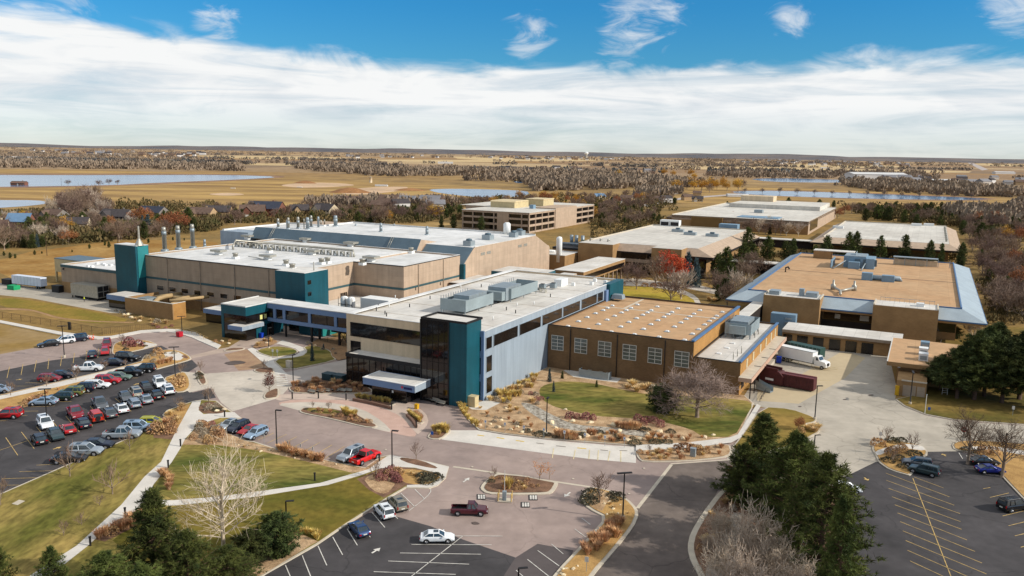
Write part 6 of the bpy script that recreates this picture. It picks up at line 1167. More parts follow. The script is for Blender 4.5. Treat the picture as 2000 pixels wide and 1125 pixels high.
for x, y, t in ((133, 362, 349), (193, 364, 349), (213, 361, 347), (230, 361, 350)): put(BARE[int(x) % 4], 10, x, y, t, 1.2, label='lone leafless tree on the lake shore', group='lone trees on the lake shore', z=0)
for i, (x, y) in enumerate([(1455+34*k, 376.5+.9*k) for k in range(14)]): put(BARE[i % 4], 10, x, y, None, 1.1, label='small leafless tree on the near bank of the long far pond', group='trees on the bank of the far pond', z=0, h=R.uniform(7, 10))
# shrubs on the field beyond the service yard
for x, y, t in ((175, 486, 476), (141, 493, 487), (68, 498, 488), (82, 496, 490), (20, 505, 492), (8, 500, 490), (290, 475, 465), (213, 484, 471), (205, 480, 470), (56, 482, 470), (338, 470, 462), (360, 470, 464), (30, 505, 495)):
    put(CON[0], 10, x, y, t, 1.1, label='small round evergreen on the ochre field beyond the service yard', group='small evergreens on the ochre field', z=0)
# ---- far woods: nobody could count them
def far_wood(name, zones, m, n_t=26, seed=5, clump=0., ts=1.):
    r = random.Random(seed); mb = MB()
    for poly, n, (h0, h1), asp in zones:
        for x, y in scatter_px(poly, int(n*1.45), 0, False, r):
            g = G(x, y)
            if clump and noise.noise((g.x*.0035, g.y*.0018, seed)) < clump: continue
            hh = r.uniform(h0, h1); w_ = hh*asp*r.uniform(.7, 1.2)
            for k in range(n_t):
                c = rv(r); c = Vector((c.x*w_*.42, c.y*w_*.42, hh*.52+c.z*hh*.40)); t_ = r.uniform(0, 6.28); a = Vector((math.cos(t_), math.sin(t_), r.uniform(-.25, .25)))*hh*.17*ts; b_ = Vector((r.uniform(-.25, .25), r.uniform(-.25, .25), 1))*hh*ts*r.uniform(.25, .5); c += Vector((g.x, g.y, -hh*.2))
                mb.face([c-a, c+a, c+a*.25+b_, c-a*.5+b_*.8])
    return tag(mb.build(name, m), kind='stuff')
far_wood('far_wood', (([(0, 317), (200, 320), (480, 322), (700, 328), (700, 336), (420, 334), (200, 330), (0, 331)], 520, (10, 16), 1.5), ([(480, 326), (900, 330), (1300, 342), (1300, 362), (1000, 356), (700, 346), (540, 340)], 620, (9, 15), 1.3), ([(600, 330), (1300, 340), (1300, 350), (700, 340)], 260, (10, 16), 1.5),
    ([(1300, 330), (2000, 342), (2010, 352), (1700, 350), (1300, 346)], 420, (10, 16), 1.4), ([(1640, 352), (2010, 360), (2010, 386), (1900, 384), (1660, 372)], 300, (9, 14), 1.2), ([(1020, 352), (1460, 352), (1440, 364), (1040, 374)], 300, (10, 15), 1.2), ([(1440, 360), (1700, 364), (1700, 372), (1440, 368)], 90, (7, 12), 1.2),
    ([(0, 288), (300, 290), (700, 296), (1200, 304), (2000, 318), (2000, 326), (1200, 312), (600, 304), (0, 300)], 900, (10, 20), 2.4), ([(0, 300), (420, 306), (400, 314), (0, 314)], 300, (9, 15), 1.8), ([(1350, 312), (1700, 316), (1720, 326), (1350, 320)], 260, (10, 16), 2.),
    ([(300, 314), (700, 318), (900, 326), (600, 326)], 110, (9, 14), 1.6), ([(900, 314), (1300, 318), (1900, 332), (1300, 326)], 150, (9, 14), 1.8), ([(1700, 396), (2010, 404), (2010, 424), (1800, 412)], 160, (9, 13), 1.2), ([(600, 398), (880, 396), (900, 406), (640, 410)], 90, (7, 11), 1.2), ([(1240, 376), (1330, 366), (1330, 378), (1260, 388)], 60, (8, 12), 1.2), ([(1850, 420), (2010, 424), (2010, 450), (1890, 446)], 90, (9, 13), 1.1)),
    mat('far_bare_wood', (158, 140, 120), .95, var=.22, scale=.02, rgb2=(128, 112, 96), spec=.05), 26, 5, -.08)  # wood colour lightened to stand in for distance haze
far_wood('brush', (([(-20, 420), (120, 414), (300, 424), (430, 424), (430, 450), (330, 460), (200, 474), (0, 486)], 420, (3, 7), 1.6), ([(400, 414), (560, 408), (900, 408), (900, 430), (780, 438), (560, 436), (420, 438)], 300, (3, 7), 1.6), ([(880, 394), (1050, 382), (1300, 386), (1330, 398), (1200, 416), (1160, 426), (900, 406)], 190, (3, 7), 1.6), ([(1640, 402), (1800, 406), (2010, 418), (2010, 455), (1900, 458), (1870, 445), (1700, 428)], 260, (4, 8), 1.5),
    ([(1890, 460), (2010, 460), (2010, 640), (1940, 636), (1905, 520)], 130, (1.5, 4), 1.8), ([(1400, 500), (1880, 492), (1890, 510), (1480, 524), (1420, 540)], 110, (2, 4), 1.6), ([(110, 398), (200, 396), (420, 402), (420, 416), (110, 416)], 70, (4, 7), 1.4), ([(1130, 392), (1300, 388), (1320, 412), (1240, 440), (1160, 444), (1130, 420)], 120, (3, 7), 1.5), ([(1290, 420), (1310, 440), (1150, 470), (1160, 445)], 50, (2, 5), 1.5)),
    mat('brush_brown', (116, 98, 68), .95, var=.35, scale=.06, rgb2=(78, 76, 48), spec=.05), 46, 21, 0., .6)
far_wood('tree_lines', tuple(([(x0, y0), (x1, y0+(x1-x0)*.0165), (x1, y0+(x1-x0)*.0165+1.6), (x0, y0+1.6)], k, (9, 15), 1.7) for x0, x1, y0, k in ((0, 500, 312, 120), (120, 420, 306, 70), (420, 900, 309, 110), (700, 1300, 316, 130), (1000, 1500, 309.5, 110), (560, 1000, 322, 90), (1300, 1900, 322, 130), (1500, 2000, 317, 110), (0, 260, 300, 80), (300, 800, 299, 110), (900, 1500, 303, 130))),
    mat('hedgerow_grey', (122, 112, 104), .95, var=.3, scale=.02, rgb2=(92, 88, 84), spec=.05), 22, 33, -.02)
far_wood('far_evergreens', (([(1380, 334), (1700, 338), (1700, 343), (1380, 340)], 60, (10, 16), .8), ([(900, 328), (1300, 334), (1300, 340), (900, 334)], 60, (9, 14), .9), ([(0, 312), (420, 316), (420, 322), (0, 318)], 70, (9, 14), 1.), ([(0, 284), (2000, 313), (2000, 316), (0, 287)], 260, (14, 26), 4.)), mat('far_dark_wood', (96, 98, 96), .95, var=.3, scale=.03, spec=.05), 14, 9)
# ------------------------------------------------------------------ shrubs, grasses, boulders
def grass_mesh(seed, n=150, Ht=1.2, sp=.5, w=.05):
    r = random.Random(seed); mb = MB()
    for i in range(n):
        a = r.uniform(0, 2*PI); t = r.random()**.6*sp; p = Vector((math.cos(a)*.22*r.random(), math.sin(a)*.22*r.random(), 0)); d = Vector((math.cos(a)*t, math.sin(a)*t, 1)).normalized(); L = Ht*r.uniform(.6, 1.05)
        q = p+d*L*.6; e = q+(d+Vector((math.cos(a), math.sin(a), -.4))*t*.8).normalized()*L*.4; s_ = Vector((-math.sin(a), math.cos(a), 0))*w
        mb.face([p-s_*.5, p+s_*.5, q+s_, q-s_]); mb.face([q-s_, q+s_, e])
    return mb
def mound_mesh(seed, n=220, Ht=.9, Wd=1.5, L=.22):
    r = random.Random(seed); mb = MB(); lob = [rv(r) for _ in range(5)]
    for i in range(n):
        d = rv(r); d.z = abs(d.z); k = .75+.25*max(d.dot(q) for q in lob); k *= r.uniform(.75, 1.02); p = Vector((d.x*Wd/2*k, d.y*Wd/2*k, d.z*Ht*k)); a = rv(r)*L; b_ = a.cross(rv(r)).normalized()*L*.6; mb.face([p-a*.5, p+b_*.5, p+a*.5, p-b_*.5])
    return mb
def rock_mesh(seed):
    import bmesh
    bm = bmesh.new(); bmesh.ops.create_icosphere(bm, subdivisions=2, radius=.5)
    for v in bm.verts:
        k = 1+.5*noise.noise(v.co*2.2+Vector((seed*3.1, 0, 0))); v.co = Vector((v.co.x*k*1.3, v.co.y*k, v.co.z*k*.75+.2))
    me = bpy.data.meshes.new('boulder'); bm.to_mesh(me); bm.free(); return me
def single(name, label, cat, mb, m):
    o = mb.build(name, m); tag(o, label, cat); return proto(o)
S_rust = [single('grass_clump', 'rust grass', 'ornamental grass', grass_mesh(i, 170, 1.3, .55), mat('rust_grass', (200, 156, 114), .95, var=.3, scale=1.2, coord='O', rnd=.15)) for i in (1, 2)]
S_yel = [single('grass_clump', 'yellow grass', 'ornamental grass', grass_mesh(i, 170, 1.3, .5), mat('yellow_grass', (208, 180, 104), .95, var=.25, scale=1.2, coord='O', rnd=.12)) for i in (3, 4)]
S_straw = [single('grass_clump', 'straw grass', 'ornamental grass', grass_mesh(i, 150, 1.1, .8), mat('straw_grass', (212, 182, 130), .95, var=.25, scale=1.2, coord='O', rnd=.15)) for i in (5, 6)]
S_sage = [single('shrub', 'grey shrub', 'shrub', mound_mesh(i), mat('grey_sage', (164, 150, 128), .95, var=.3, scale=1.5, coord='O', rnd=.2)) for i in (7, 8)]
S_dark = [single('shrub', 'dark shrub', 'shrub', mound_mesh(i, 240, .6, 2.), mat('dark_ground_juniper', (86, 82, 64), .95, var=.3, scale=1.5, coord='O', rnd=.2)) for i in (9, 10)]
S_red = [single('shrub', 'maroon shrub', 'shrub', mound_mesh(i, 240, 1.1, 1.5), mat('maroon_twig_shrub', (156, 104, 96), .95, var=.3, scale=1.5, coord='O', rnd=.2)) for i in (11, 12)]
S_brown = [single('shrub', 'brown shrub', 'shrub', mound_mesh(i, 240, 1.1, 1.6), mat('brown_twig_shrub', (178, 140, 100), .95, var=.3, scale=1.5, coord='O', rnd=.2)) for i in (13, 14)]
M_rock = mat('sandstone_boulder', (222, 202, 166), .9, var=.2, scale=1.5, coord='O', rnd=.12)
S_rock = []
for i in (1, 2, 3):
    me = rock_mesh(i); me.materials.append(M_rock); o = bpy.data.objects.new('boulder', me); col.objects.link(o); tag(o, 'boulder', 'boulder'); S_rock.append(proto(o))
KN = {'rust': (S_rust, 'rust-brown ornamental grass clump'), 'yel': (S_yel, 'yellow ornamental grass clump'), 'straw': (S_straw, 'straw-coloured grass clump'), 'sage': (S_sage, 'grey-brown mounded shrub'), 'dark': (S_dark, 'low dark spreading shrub'), 'red': (S_red, 'maroon twiggy shrub'), 'brown': (S_brown, 'brown twiggy shrub'), 'rock': (S_rock, 'pale sandstone boulder')}
def shrub(k, x, y, s, where, z=LZ):
    P, nm = KN[k]; g = G(x, y); s *= (.72 if k == 'rock' else .8 if (k in ('rust', 'brown', 'red', 'yel') and s < 1.6) else .88); inst(R.choice(P), loc=(g.x, g.y, z+.02), rz=R.uniform(0, 6), scale=(s*R.uniform(.85, 1.2), s*R.uniform(.85, 1.2), s), label=nm+' '+where, group=nm+'s '+where)
def shrubs(poly, n, kinds, sr, where, mind=4, z=LZ):
    for x, y in scatter_px(poly, max(3, int(n*.62)), mind, False): shrub(R.choices([q[0] for q in kinds], [q[1] for q in kinds])[0], x, y, R.uniform(*sr), where, z)
W1 = 'in the rock garden by the concrete parking bays'
shrubs([(930, 800), (985, 790), (1010, 800), (1040, 830), (1060, 850), (980, 845), (935, 835)], 42, (('sage', 3), ('straw', 3), ('rust', 2), ('rock', 1.2), ('brown', 2)), (.5, 1.1), W1, 5)
shrubs([(1060, 840), (1200, 850), (1300, 862), (1300, 868), (1180, 866), (1070, 857)], 46, (('rust', 4), ('rock', 1.8), ('dark', 2), ('straw', 1), ('brown', 1.5)), (.7, 1.3), W1, 6)
shrubs([(1300, 858), (1420, 850), (1420, 856), (1345, 866), (1300, 866)], 14, (('rust', 3), ('rock', 1), ('sage', 2)), (.6, 1.1), W1, 5)
for x, y, s in ((1090, 856, 1.5), (1098, 858, 1.7), (1106, 860, 1.6), (1114, 861, 1.7), (1122, 862, 1.5), (1086, 852, 1.3), (1150, 852, 1.4), (1160, 853, 1.4), (1215, 840, 1.5), (1224, 842, 1.6), (1234, 842, 1.7), (1245, 843, 1.6), (1274, 858, 1.4), (1288, 860, 1.3), (1206, 836, 1.3)): shrub('rust', x, y, s, W1)
for x, y, s in ((1113, 820, 1.7), (1127, 820, 1.4), (1144, 822, 1.7), (1158, 822, 1.5), (1247, 828, 1.9), (1256, 832, 1.7), (1275, 828, 1.6), (1290, 836, 1.7), (1262, 826, 1.5)): shrub('red', x, y, s, W1)
for x, y, s in ((1055, 853, 1.5), (1240, 870, 1.6), (1280, 868, 1.6), (1302, 868, 1.4), (1260, 845, 1.5), (1310, 848, 1.4), (1030, 846, 1.2)): shrub('dark', x, y, s, W1)
for x, y, s in ((1035, 845, 1.1), (1010, 838, .9), (975, 838, .9), (1062, 848, 1.2), (1170, 858, 1.3), (1225, 864, 1.2), (1085, 840, 1.), (1265, 852, 1.2), (1210, 846, 1.1), (958, 832, .8), (1145, 856, 1.5), (1132, 860, 1.2), (1078, 830, 1.4), (1198, 835, 1.6), (1288, 848, 1.5), (1118, 827, 1.3), (1153, 830, 1.3), (1104, 804, .9), (1020, 848, 1.), (998, 843, .9), (1250, 862, 1.3), (1195, 862, 1.2)): shrub('rock', x, y, s, W1)
W2 = 'along the foot of the blue-grey wall'
shrubs([(955, 785), (1000, 758), (1050, 735), (1062, 742), (1020, 775), (990, 792)], 52, (('yel', 6), ('straw', 3), ('sage', 1)), (1.1, 1.7), W2, 5)
for x, y in ((898, 798), (901, 804), (904, 810), (908, 815), (914, 822), (922, 830), (930, 836), (906, 800), (910, 808), (930, 834)): shrub('yel', x, y, 1.3, 'in the curved row at the tip of the rock garden')
shrubs([(1030, 770), (1055, 772), (1062, 795), (1040, 792)], 10, (('sage', 3), ('red', 1), ('straw', 2)), (1., 1.5), W2, 5)
shrubs([(1220, 752), (1290, 764), (1285, 774), (1225, 766)], 16, (('straw', 5), ('sage', 2)), (1.3, 2.), 'between the lawn and the brown brick hall', 6)
W3 = 'on the left car park islands'
shrubs([(60, 780), (200, 740), (260, 722), (262, 726), (180, 752), (60, 792)], 26, (('rust', 3), ('straw', 2), ('brown', 1)), (.6, 1.), W3, 6)
shrubs([(36, 790), (95, 776), (92, 784), (40, 800)], 12, (('brown', 3), ('rust', 2)), (1., 1.5), W3, 4)
shrubs([(288, 692), (345, 690), (350, 706), (310, 715), (285, 712)], 14, (('red', 1), ('rust', 2), ('sage', 3), ('brown', 2)), (.8, 1.4), W3, 5)
shrubs([(225, 672), (285, 670), (290, 678), (230, 690)], 8, (('dark', 2), ('brown', 1)), (.8, 1.2), W3, 6)
for x, y, s in ((252, 675, 2.3), (256, 679, 2.0), (270, 678, 2.1)): shrub('red', x, y, s, W3)
for x, y, s in ((308, 694, 2.2), (347, 758, 2.6), (350, 752, 2.2)): shrub('brown', x, y, s, W3)
for x, y in ((318, 713), (328, 711), (334, 708), (312, 714)): shrub('rust', x, y, 1.4, W3)
shrubs([(325, 738), (365, 735), (370, 755), (345, 762)], 8, (('dark', 1), ('straw', 2), ('brown', 1)), (.5, .9), W3, 5)
shrubs([(384, 730), (396, 730), (402, 750), (392, 750)], 4, (('dark', 2),), (.9, 1.2), W3, 5)
W4 = 'in the bed between the path and the brick stalls'
shrubs([(300, 838), (345, 832), (340, 850), (300, 850)], 22, (('brown', 5), ('rust', 1)), (1.3, 2.1), 'in the brown hedge left of the path', 6)
shrubs([(392, 834), (425, 826), (418, 842), (440, 856), (420, 870), (370, 868)], 26, (('brown', 4), ('red', 1), ('sage', 2)), (1.1, 1.9), W4, 6)
shrubs([(330, 808), (365, 796), (350, 830), (335, 826)], 10, (('brown', 3), ('straw', 2)), (.9, 1.6), 'in the tan bed at the end of the car park', 6)
shrubs([(392, 792), (425, 793), (440, 804), (400, 810)], 16, (('rust', 3), ('sage', 2), ('dark', 1), ('rock', 1)), (.6, 1.3), 'on the mound island by the path', 5)
for x, y in ((548, 884), (556, 886), (562, 887), (568, 888), (575, 889), (583, 892), (590, 893), (597, 894), (606, 898), (613, 900), (620, 902), (627, 904), (572, 893), (592, 897), (610, 903), (560, 880)): shrub('rust', x, y, R.uniform(1.2, 1.6), 'in the row at the foot of the brick stalls')
shrubs([(450, 868), (540, 882), (650, 905), (700, 920), (690, 926), (600, 903), (480, 880)], 24, (('rock', 2), ('straw', 1), ('sage', 1)), (.3, .6), 'scattered in the gravel below the brick stalls', 6)
shrubs([(725, 925), (765, 918), (795, 935), (780, 948), (740, 940)], 26, (('red', 5), ('brown', 2)), (1., 1.6), 'in the dark-red bed by the lot corner', 5)
for x, y, s in ((828, 935, 1.7), (838, 938, 1.6), (850, 937, 1.7), (835, 946, 1.6), (828, 943, 1.4)): shrub('dark', x, y, s, 'at the corner of the lower car park')
shrubs([(785, 925), (825, 925), (822, 945), (790, 940)], 12, (('straw', 2), ('rust', 1)), (.5, .9), 'in the tan bed at the corner of the lower car park', 5)
for p in ((1280, 330), (1300, 345), (1335, 370), (1330, 400), (1320, 440), (1265, 330)): a = ZS(p)[0]; shrub('rust', a[0], a[1], 1.35, 'at the path junction under the pines')
for p in ((775, 825), (825, 800), (880, 785), (900, 760), (960, 760), (975, 745), (1000, 740), (1040, 735), (1100, 660), (1020, 690)): a = ZS(p)[0]; shrub('rust' if p[0] != 880 else 'brown', a[0], a[1], 1.5, 'lining the lower path')
for p in ((300, 775), (350, 790), (400, 790), (445, 800), (490, 810), (480, 830)): a = Z3(p)[0]; shrub('yel', a[0], a[1], 1.1, 'on the gravel bed by the junipers')
W5 = 'in the planting left of the office entrance'
shrubs([(566, 758), (610, 748), (660, 742), (720, 764), (720, 769), (640, 769), (575, 768)], 62, (('rust', 6), ('brown', 3), ('straw', 1)), (.9, 1.4), W5, 5)
for k in range(15): shrub('yel', 697+4.6*k, 778+.75*k+R.uniform(-1, 2), 1.05, 'in the clipped hedge by the entrance bench wall')
for k in range(9): shrub('yel', 799+2.6*k, 811+1.9*k, 1.05, 'in the short hedge at the entrance plaza')
for k in range(6): shrub('rust', 812+2.2*k, 812+2.*k, 1.0, 'behind the short hedge at the entrance plaza')
for x, y, s in ((673, 812, 1.6), (678, 814, 1.5), (684, 815, 1.4), (690, 816, 1.4), (694, 814, 1.3), (676, 809, 1.3)): shrub('yel', x, y, s, 'on the drop-off island')
shrubs([(592, 802), (690, 812), (735, 832), (700, 830), (640, 815)], 34, (('dark', 2), ('rust', 3), ('straw', 1), ('brown', 2)), (.5, 1.), 'on the drop-off island', 5)
for x, y, s in ((848, 845, 1.3), (855, 844, 1.4), (862, 845, 1.5), (868, 846, 1.7), (872, 848, 1.5), (858, 852, 1.)): shrub('yel', x, y, s, 'on the small island before the concrete bays')
shrubs(Z9((240, 345), (640, 375), (690, 410), (640, 450), (300, 440), (220, 410)), 34, (('brown', 4), ('rust', 1), ('dark', 1), ('straw', 1)), (.5, 1.0), 'on the gate island', 4); a = Z9((370, 430))[0]; shrub('yel', a[0], a[1], 1.7, 'on the gate island')
W6 = 'on the long tan island'
for p in ((1210, 700), (1240, 720), (1225, 740), (1180, 720), (1150, 745), (1200, 800), (1215, 815), (1165, 790), (1120, 830), (1110, 800), (1130, 850), (1060, 850), (1040, 880), (1060, 920), (1075, 895), (985, 935), (960, 915), (990, 955), (1020, 850), (1095, 870), (1180, 760), (1255, 705)): a = Z9(p)[0]; shrub('rust', a[0], a[1], R.uniform(1.15, 1.6), W6)
for p, s in (((1020, 480), 1.8), ((1000, 530), 1.7), ((1190, 490), 1.5), ((1230, 500), 1.5), ((1195, 525), 1.), ((985, 545), 1.3)): a = Z9(p)[0]; shrub('dark', a[0], a[1], s, W6)
shrubs(Z9((1090, 470), (1200, 520), (1330, 620), (1300, 700), (1130, 640), (1060, 550)), 30, (('rock', 4), ('straw', 2)), (.3, .6), W6, 4)
shrubs(Z9((760, 1080), (900, 1000), (960, 1010), (800, 1130)), 14, (('rock', 4), ('sage', 2)), (.3, .7), W6, 4)
shrubs([(1248, 886), (1345, 882), (1410, 876), (1415, 892), (1340, 900), (1258, 902)], 54, (('rust', 4), ('straw', 2), ('brown', 2), ('rock', .6)), (.6, 1.1), 'in the rock strip beside the green cabinet', 4)
for x, y, s in ((1321, 882, 1.3), (1337, 883, 1.9), (1352, 884, 1.7), (1366, 886, 1.6), (1380, 888, 1.3)): shrub('brown', x, y, s, 'in the rock strip beside the green cabinet')
shrubs([(1372, 1020), (1430, 965), (1440, 1000), (1400, 1060), (1360, 1090)], 18, (('straw', 3), ('brown', 2), ('sage', 2)), (.8, 1.5), 'around the willow shrubs', 6)
for p, s in (((1185, 665), 1.8), ((1265, 645), 1.8), ((1310, 645), 1.7), ((1260, 715), 1.9), ((1320, 700), 1.9), ((1390, 720), 1.6), ((1240, 755), 1.5), ((1298, 742), 1.4), ((1318, 788), 1.2), ((1770, 710), 1.9), ((1830, 714), 1.8), ((1690, 696), 1.5)): a = Z13(p)[0]; shrub('dark' if p[0] % 3 else 'brown', a[0], a[1], s, 'on the islands of the right-hand car park')
for p in ((760, 590), (790, 578), (815, 572), (838, 575), (830, 590), (850, 570)): a = Z13(p)[0]; shrub('straw' if p[0] % 4 else 'brown', a[0], a[1], 1.3, 'on the lawn tip by the yard')
shrubs([(560, 668), (600, 672), (640, 690), (660, 700), (660, 685)], 10, (('brown', 2), ('sage', 2)), (.6, 1.1), 'under the footbridge', 6)
shrubs([(498, 672), (535, 664), (540, 670), (505, 680)], 10, (('straw', 2), ('rock', 3), ('brown', 1)), (.8, 1.4), 'by the teal pavilion entrance', 4)
shrubs([(412, 664), (450, 668), (448, 674), (420, 674)], 9, (('brown', 3), ('rock', 2)), (.8, 1.4), 'left of the teal pavilion', 4)
shrubs([(225, 605), (262, 616), (330, 634), (320, 640), (230, 618)], 20, (('straw', 3), ('sage', 2), ('rock', 1)), (1., 2.), 'below the brick duct enclosure', 6, 0.)
shrubs([(280, 632), (340, 636), (340, 643), (300, 645)], 10, (('red', 2), ('straw', 2)), (1., 1.8), 'below the brick duct enclosure', 6, 0.)
for x, y, s in ((1180, 552, 1.6), (1190, 553, 1.6), (1200, 552, 1.6), (1260, 560, 2.), (1275, 561, 2.), (1288, 560, 2.), (1385, 588, 2.2), (1395, 590, 2.), (1218, 556, 1.4)): shrub('brown' if x < 1300 else 'straw', x, y, s, 'beside the courtyard path', .1)
# ------------------------------------------------------------------ vehicles
def paintm(name, rgb, metal=.25, rough=.28):
    m = mat(name, rgb, rough, metal, var=.05, scale=2., spec=.5, coord='O'); b = m.node_tree.nodes['Principled BSDF']; b.inputs['Coat Weight'].default_value = .4; b.inputs['Coat Roughness'].default_value = .08; return m
M_tyreb = mat('tyre_rubber', (26, 26, 27), .85, var=.1); M_rim = mat('alloy_rim', (150, 150, 152), .35, .6, var=.1); M_trim = mat('black_trim', (30, 30, 32), .6, var=.1)
M_cglass = mat('car_glass', (52, 62, 68), .04, var=.3, scale=.6, spec=.8); M_lampw = mat('headlamp_lens', (220, 222, 222), .2, var=.03); M_lampr = mat('tail_lamp_lens', (150, 20, 20), .25, var=.05); M_plate = mat('number_plate_white', (210, 210, 200), .5, var=.03)
P_ = {k: paintm('paint_'+k, c, mt) for k, c, mt in (('white', (226, 228, 228), 0), ('silver', (160, 168, 174), .35), ('grey', (96, 100, 104), .3), ('black', (22, 22, 25), .2), ('navy', (24, 32, 50), .25), ('blue', (22, 60, 106), .3), ('royal', (26, 40, 130), .3), ('red', (178, 22, 30), .1), ('crimson', (136, 26, 40), .15),
      ('maroon', (78, 18, 32), .2), ('tan', (170, 160, 142), .3), ('olive', (118, 122, 62), .25), ('lime', (176, 172, 34), .15), ('dkgreen', (30, 50, 44), .25), ('sage', (112, 132, 118), .3), ('orange', (196, 52, 26), .05), ('gold', (150, 142, 124), .35), ('teal', (44, 66, 70), .3), ('brightred', (206, 12, 20), .05), ('paleblue', (148, 170, 190), .3))}
# side profiles: x from the rear (0) to the nose (1) ; shoulder line z, roofline z
CAR = {
 'sedan': dict(L=4.8, W=1.84, H=1.46, sh=[(0, .72), (.03, .93), (.2, 1.0), (.66, .97), (.9, .82), (1, .55)], cab=(.10, .20, .26, .54, .72), bed=None),
 'coupe': dict(L=4.5, W=1.82, H=1.36, sh=[(0, .70), (.04, .92), (.2, .96), (.62, .93), (.9, .76), (1, .5)], cab=(.08, .24, .32, .50, .70), bed=None),
 'hatch': dict(L=4.2, W=1.78, H=1.52, sh=[(0, .62), (.02, .95), (.2, 1.0), (.72, .98), (.93, .84), (1, .55)], cab=(.015, .07, .12, .56, .76), bed=None),
 'wagon': dict(L=4.8, W=1.82, H=1.56, sh=[(0, .62), (.02, .96), (.2, 1.0), (.68, .98), (.92, .86), (1, .55)], cab=(.01, .05, .08, .55, .71), bed=None),
 'suv': dict(L=4.75, W=1.92, H=1.78, sh=[(0, .62), (.015, 1.06), (.2, 1.12), (.70, 1.10), (.93, 1.0), (1, .6)], cab=(.01, .05, .08, .56, .72), bed=None),
 'bigsuv': dict(L=5.2, W=2.0, H=1.9, sh=[(0, .65), (.012, 1.12), (.2, 1.16), (.70, 1.14), (.94, 1.06), (1, .65)], cab=(.008, .035, .06, .58, .71), bed=None),
 'jeep': dict(L=4.2, W=1.86, H=1.84, sh=[(0, .6), (.01, 1.1), (.2, 1.12), (.70, 1.12), (.97, 1.06), (1, .7)], cab=(.01, .02, .03, .63, .68), bed=None),
 'pickup': dict(L=5.7, W=2.0, H=1.9, sh=[(0, .65), (.008, 1.12), (.2, 1.14), (.72, 1.16), (.95, 1.06), (1, .65)], cab=(.36, .385, .41, .60, .71), bed=(.03, .355)),
 'regcab': dict(L=5.5, W=1.98, H=1.85, sh=[(0, .65), (.008, 1.08), (.2, 1.1), (.70, 1.1), (.95, 1.0), (1, .6)], cab=(.44, .46, .485, .62, .72), bed=(.03, .43))}
CP_ = {}
def car_proto(kind):
    if kind in CP_: return CP_[kind]
    c = CAR[kind]; L, Wd, Hh = c['L'], c['W'], c['H']; e = empty('parked_car' if 'pick' not in kind and 'reg' not in kind else 'pickup_truck', 'car', 'car' if 'pick' not in kind and 'reg' not in kind else 'pickup truck')
    def shz(t):
        p = c['sh']
        for (a, za), (b_, zb) in zip(p[:-1], p[1:]):
            if a <= t <= b_: return za+(zb-za)*(t-a)/max(1e-6, b_-a)
        return p[-1][1]
    mb = MB(); st = sorted(set([0, .012, .03, .06, .12, .2, .3, .4, .5, .6, .7, .78, .85, .9, .94, .97, .99, 1.]+([c['bed'][0], c['bed'][1]] if c['bed'] else []))); ring = []
    for t in st:
        z = shz(t); tap = 1-.10*max(0, (t-.8)/.2)**2-.06*max(0, (.1-t)/.1)**2; hw = Wd/2*tap; zb = .30 if .04 < t < .96 else .38; x = (t-.5)*L
        base = len(mb.v); zt = z
        mb.v += [(x, -hw*.9, zb), (x, -hw, zb+.18), (x, -hw, zt-.16), (x, -hw*.94, zt-.03), (x, -hw*.8, zt), (x, hw*.8, zt), (x, hw*.94, zt-.03), (x, hw, zt-.16), (x, hw, zb+.18), (x, hw*.9, zb)]; ring.append(base)
    for i, (a, b_) in enumerate(zip(ring[:-1], ring[1:])):
        bed = c['bed'] and st[i] >= c['bed'][0]-1e-6 and st[i+1] <= c['bed'][1]+1e-6
        for k in range(9):
            if bed and k == 4: continue
            mb.f.append((a+k, b_+k, b_+k+1, a+k+1)); mb.mi.append(1 if k in (0, 8) and False else 0)
        mb.f.append((a+9, b_+9, b_, a)); mb.mi.append(1)
    mb.f.append(tuple(ring[0]+k for k in range(10))); mb.mi.append(0); mb.f.append(tuple(ring[-1]+k for k in range(9, -1, -1))); mb.mi.append(0)
    cb = c['cab']; zs = lambda t: shz(t)-.02; hw = Wd/2
    X = lambda t: (t-.5)*L
    # roof panel and pillars (body colour)
    zr = Hh; rw = hw*.70; r0, r1 = X(cb[2])-.12, X(cb[3])+.05
    mb.k = 0; mb.box(r0-.04, r1+.04, -rw-.03, rw+.03, zr-.07, zr, .1, .12)
    def pil(t0, t1, s_, w_=.07):
        p0 = Vector((X(t0), s_*hw*.87, zs(t0))); p1 = Vector((X(t1), s_*rw, zr-.05)); mb.tube([p0, p1], [w_, w_*.8], 4)
    for s_ in (-1, 1): pil(cb[0] if not c['bed'] else cb[0], cb[2], s_); pil(cb[4], cb[3], s_); pil((cb[0]+cb[4])/2-.02, (cb[2]+cb[3])/2, s_, .055)
    if kind in ('suv', 'bigsuv', 'wagon', 'hatch'):
        for s_ in (-1, 1): mb.tube([(r0+.2, s_*rw*.9, zr+.05), (r1-.2, s_*rw*.9, zr+.05)], [.025, .025], 4); pil(cb[0]+.14, cb[2]+.12, s_, .05)
    for s_ in (-1, 1): mb.box(X(cb[4])-.28, X(cb[4])-.1, s_*(hw+.09)-.09, s_*(hw+.09)+.09, 1.0, 1.14)
    mb.k = 1
    wb0, wb1 = X(.19), X(.81); rr = .33 if kind in ('sedan', 'coupe', 'hatch', 'wagon') else .38
    for x in (wb0, wb1):
        for s_ in (-1, 1): mb.tube([(x, s_*(hw-.2), rr), (x, s_*(hw+.012), rr)], [rr+.09]*2, 14)
    mb.box(X(0)-.03, X(.05), -hw*.86, hw*.86, .36, .5); mb.box(X(.95), X(1)+.03, -hw*.8, hw*.8, .34, .5)
    if c['bed']: x0, x1 = X(c['bed'][0]), X(c['bed'][1]); mb.box(x0, x1, -hw*.8, hw*.8, .62, .68)
    body = fix(mb.build('body', [P_['silver'], M_trim], e)); body.material_slots[0].link = 'OBJECT'; body.material_slots[0].material = P_['silver']
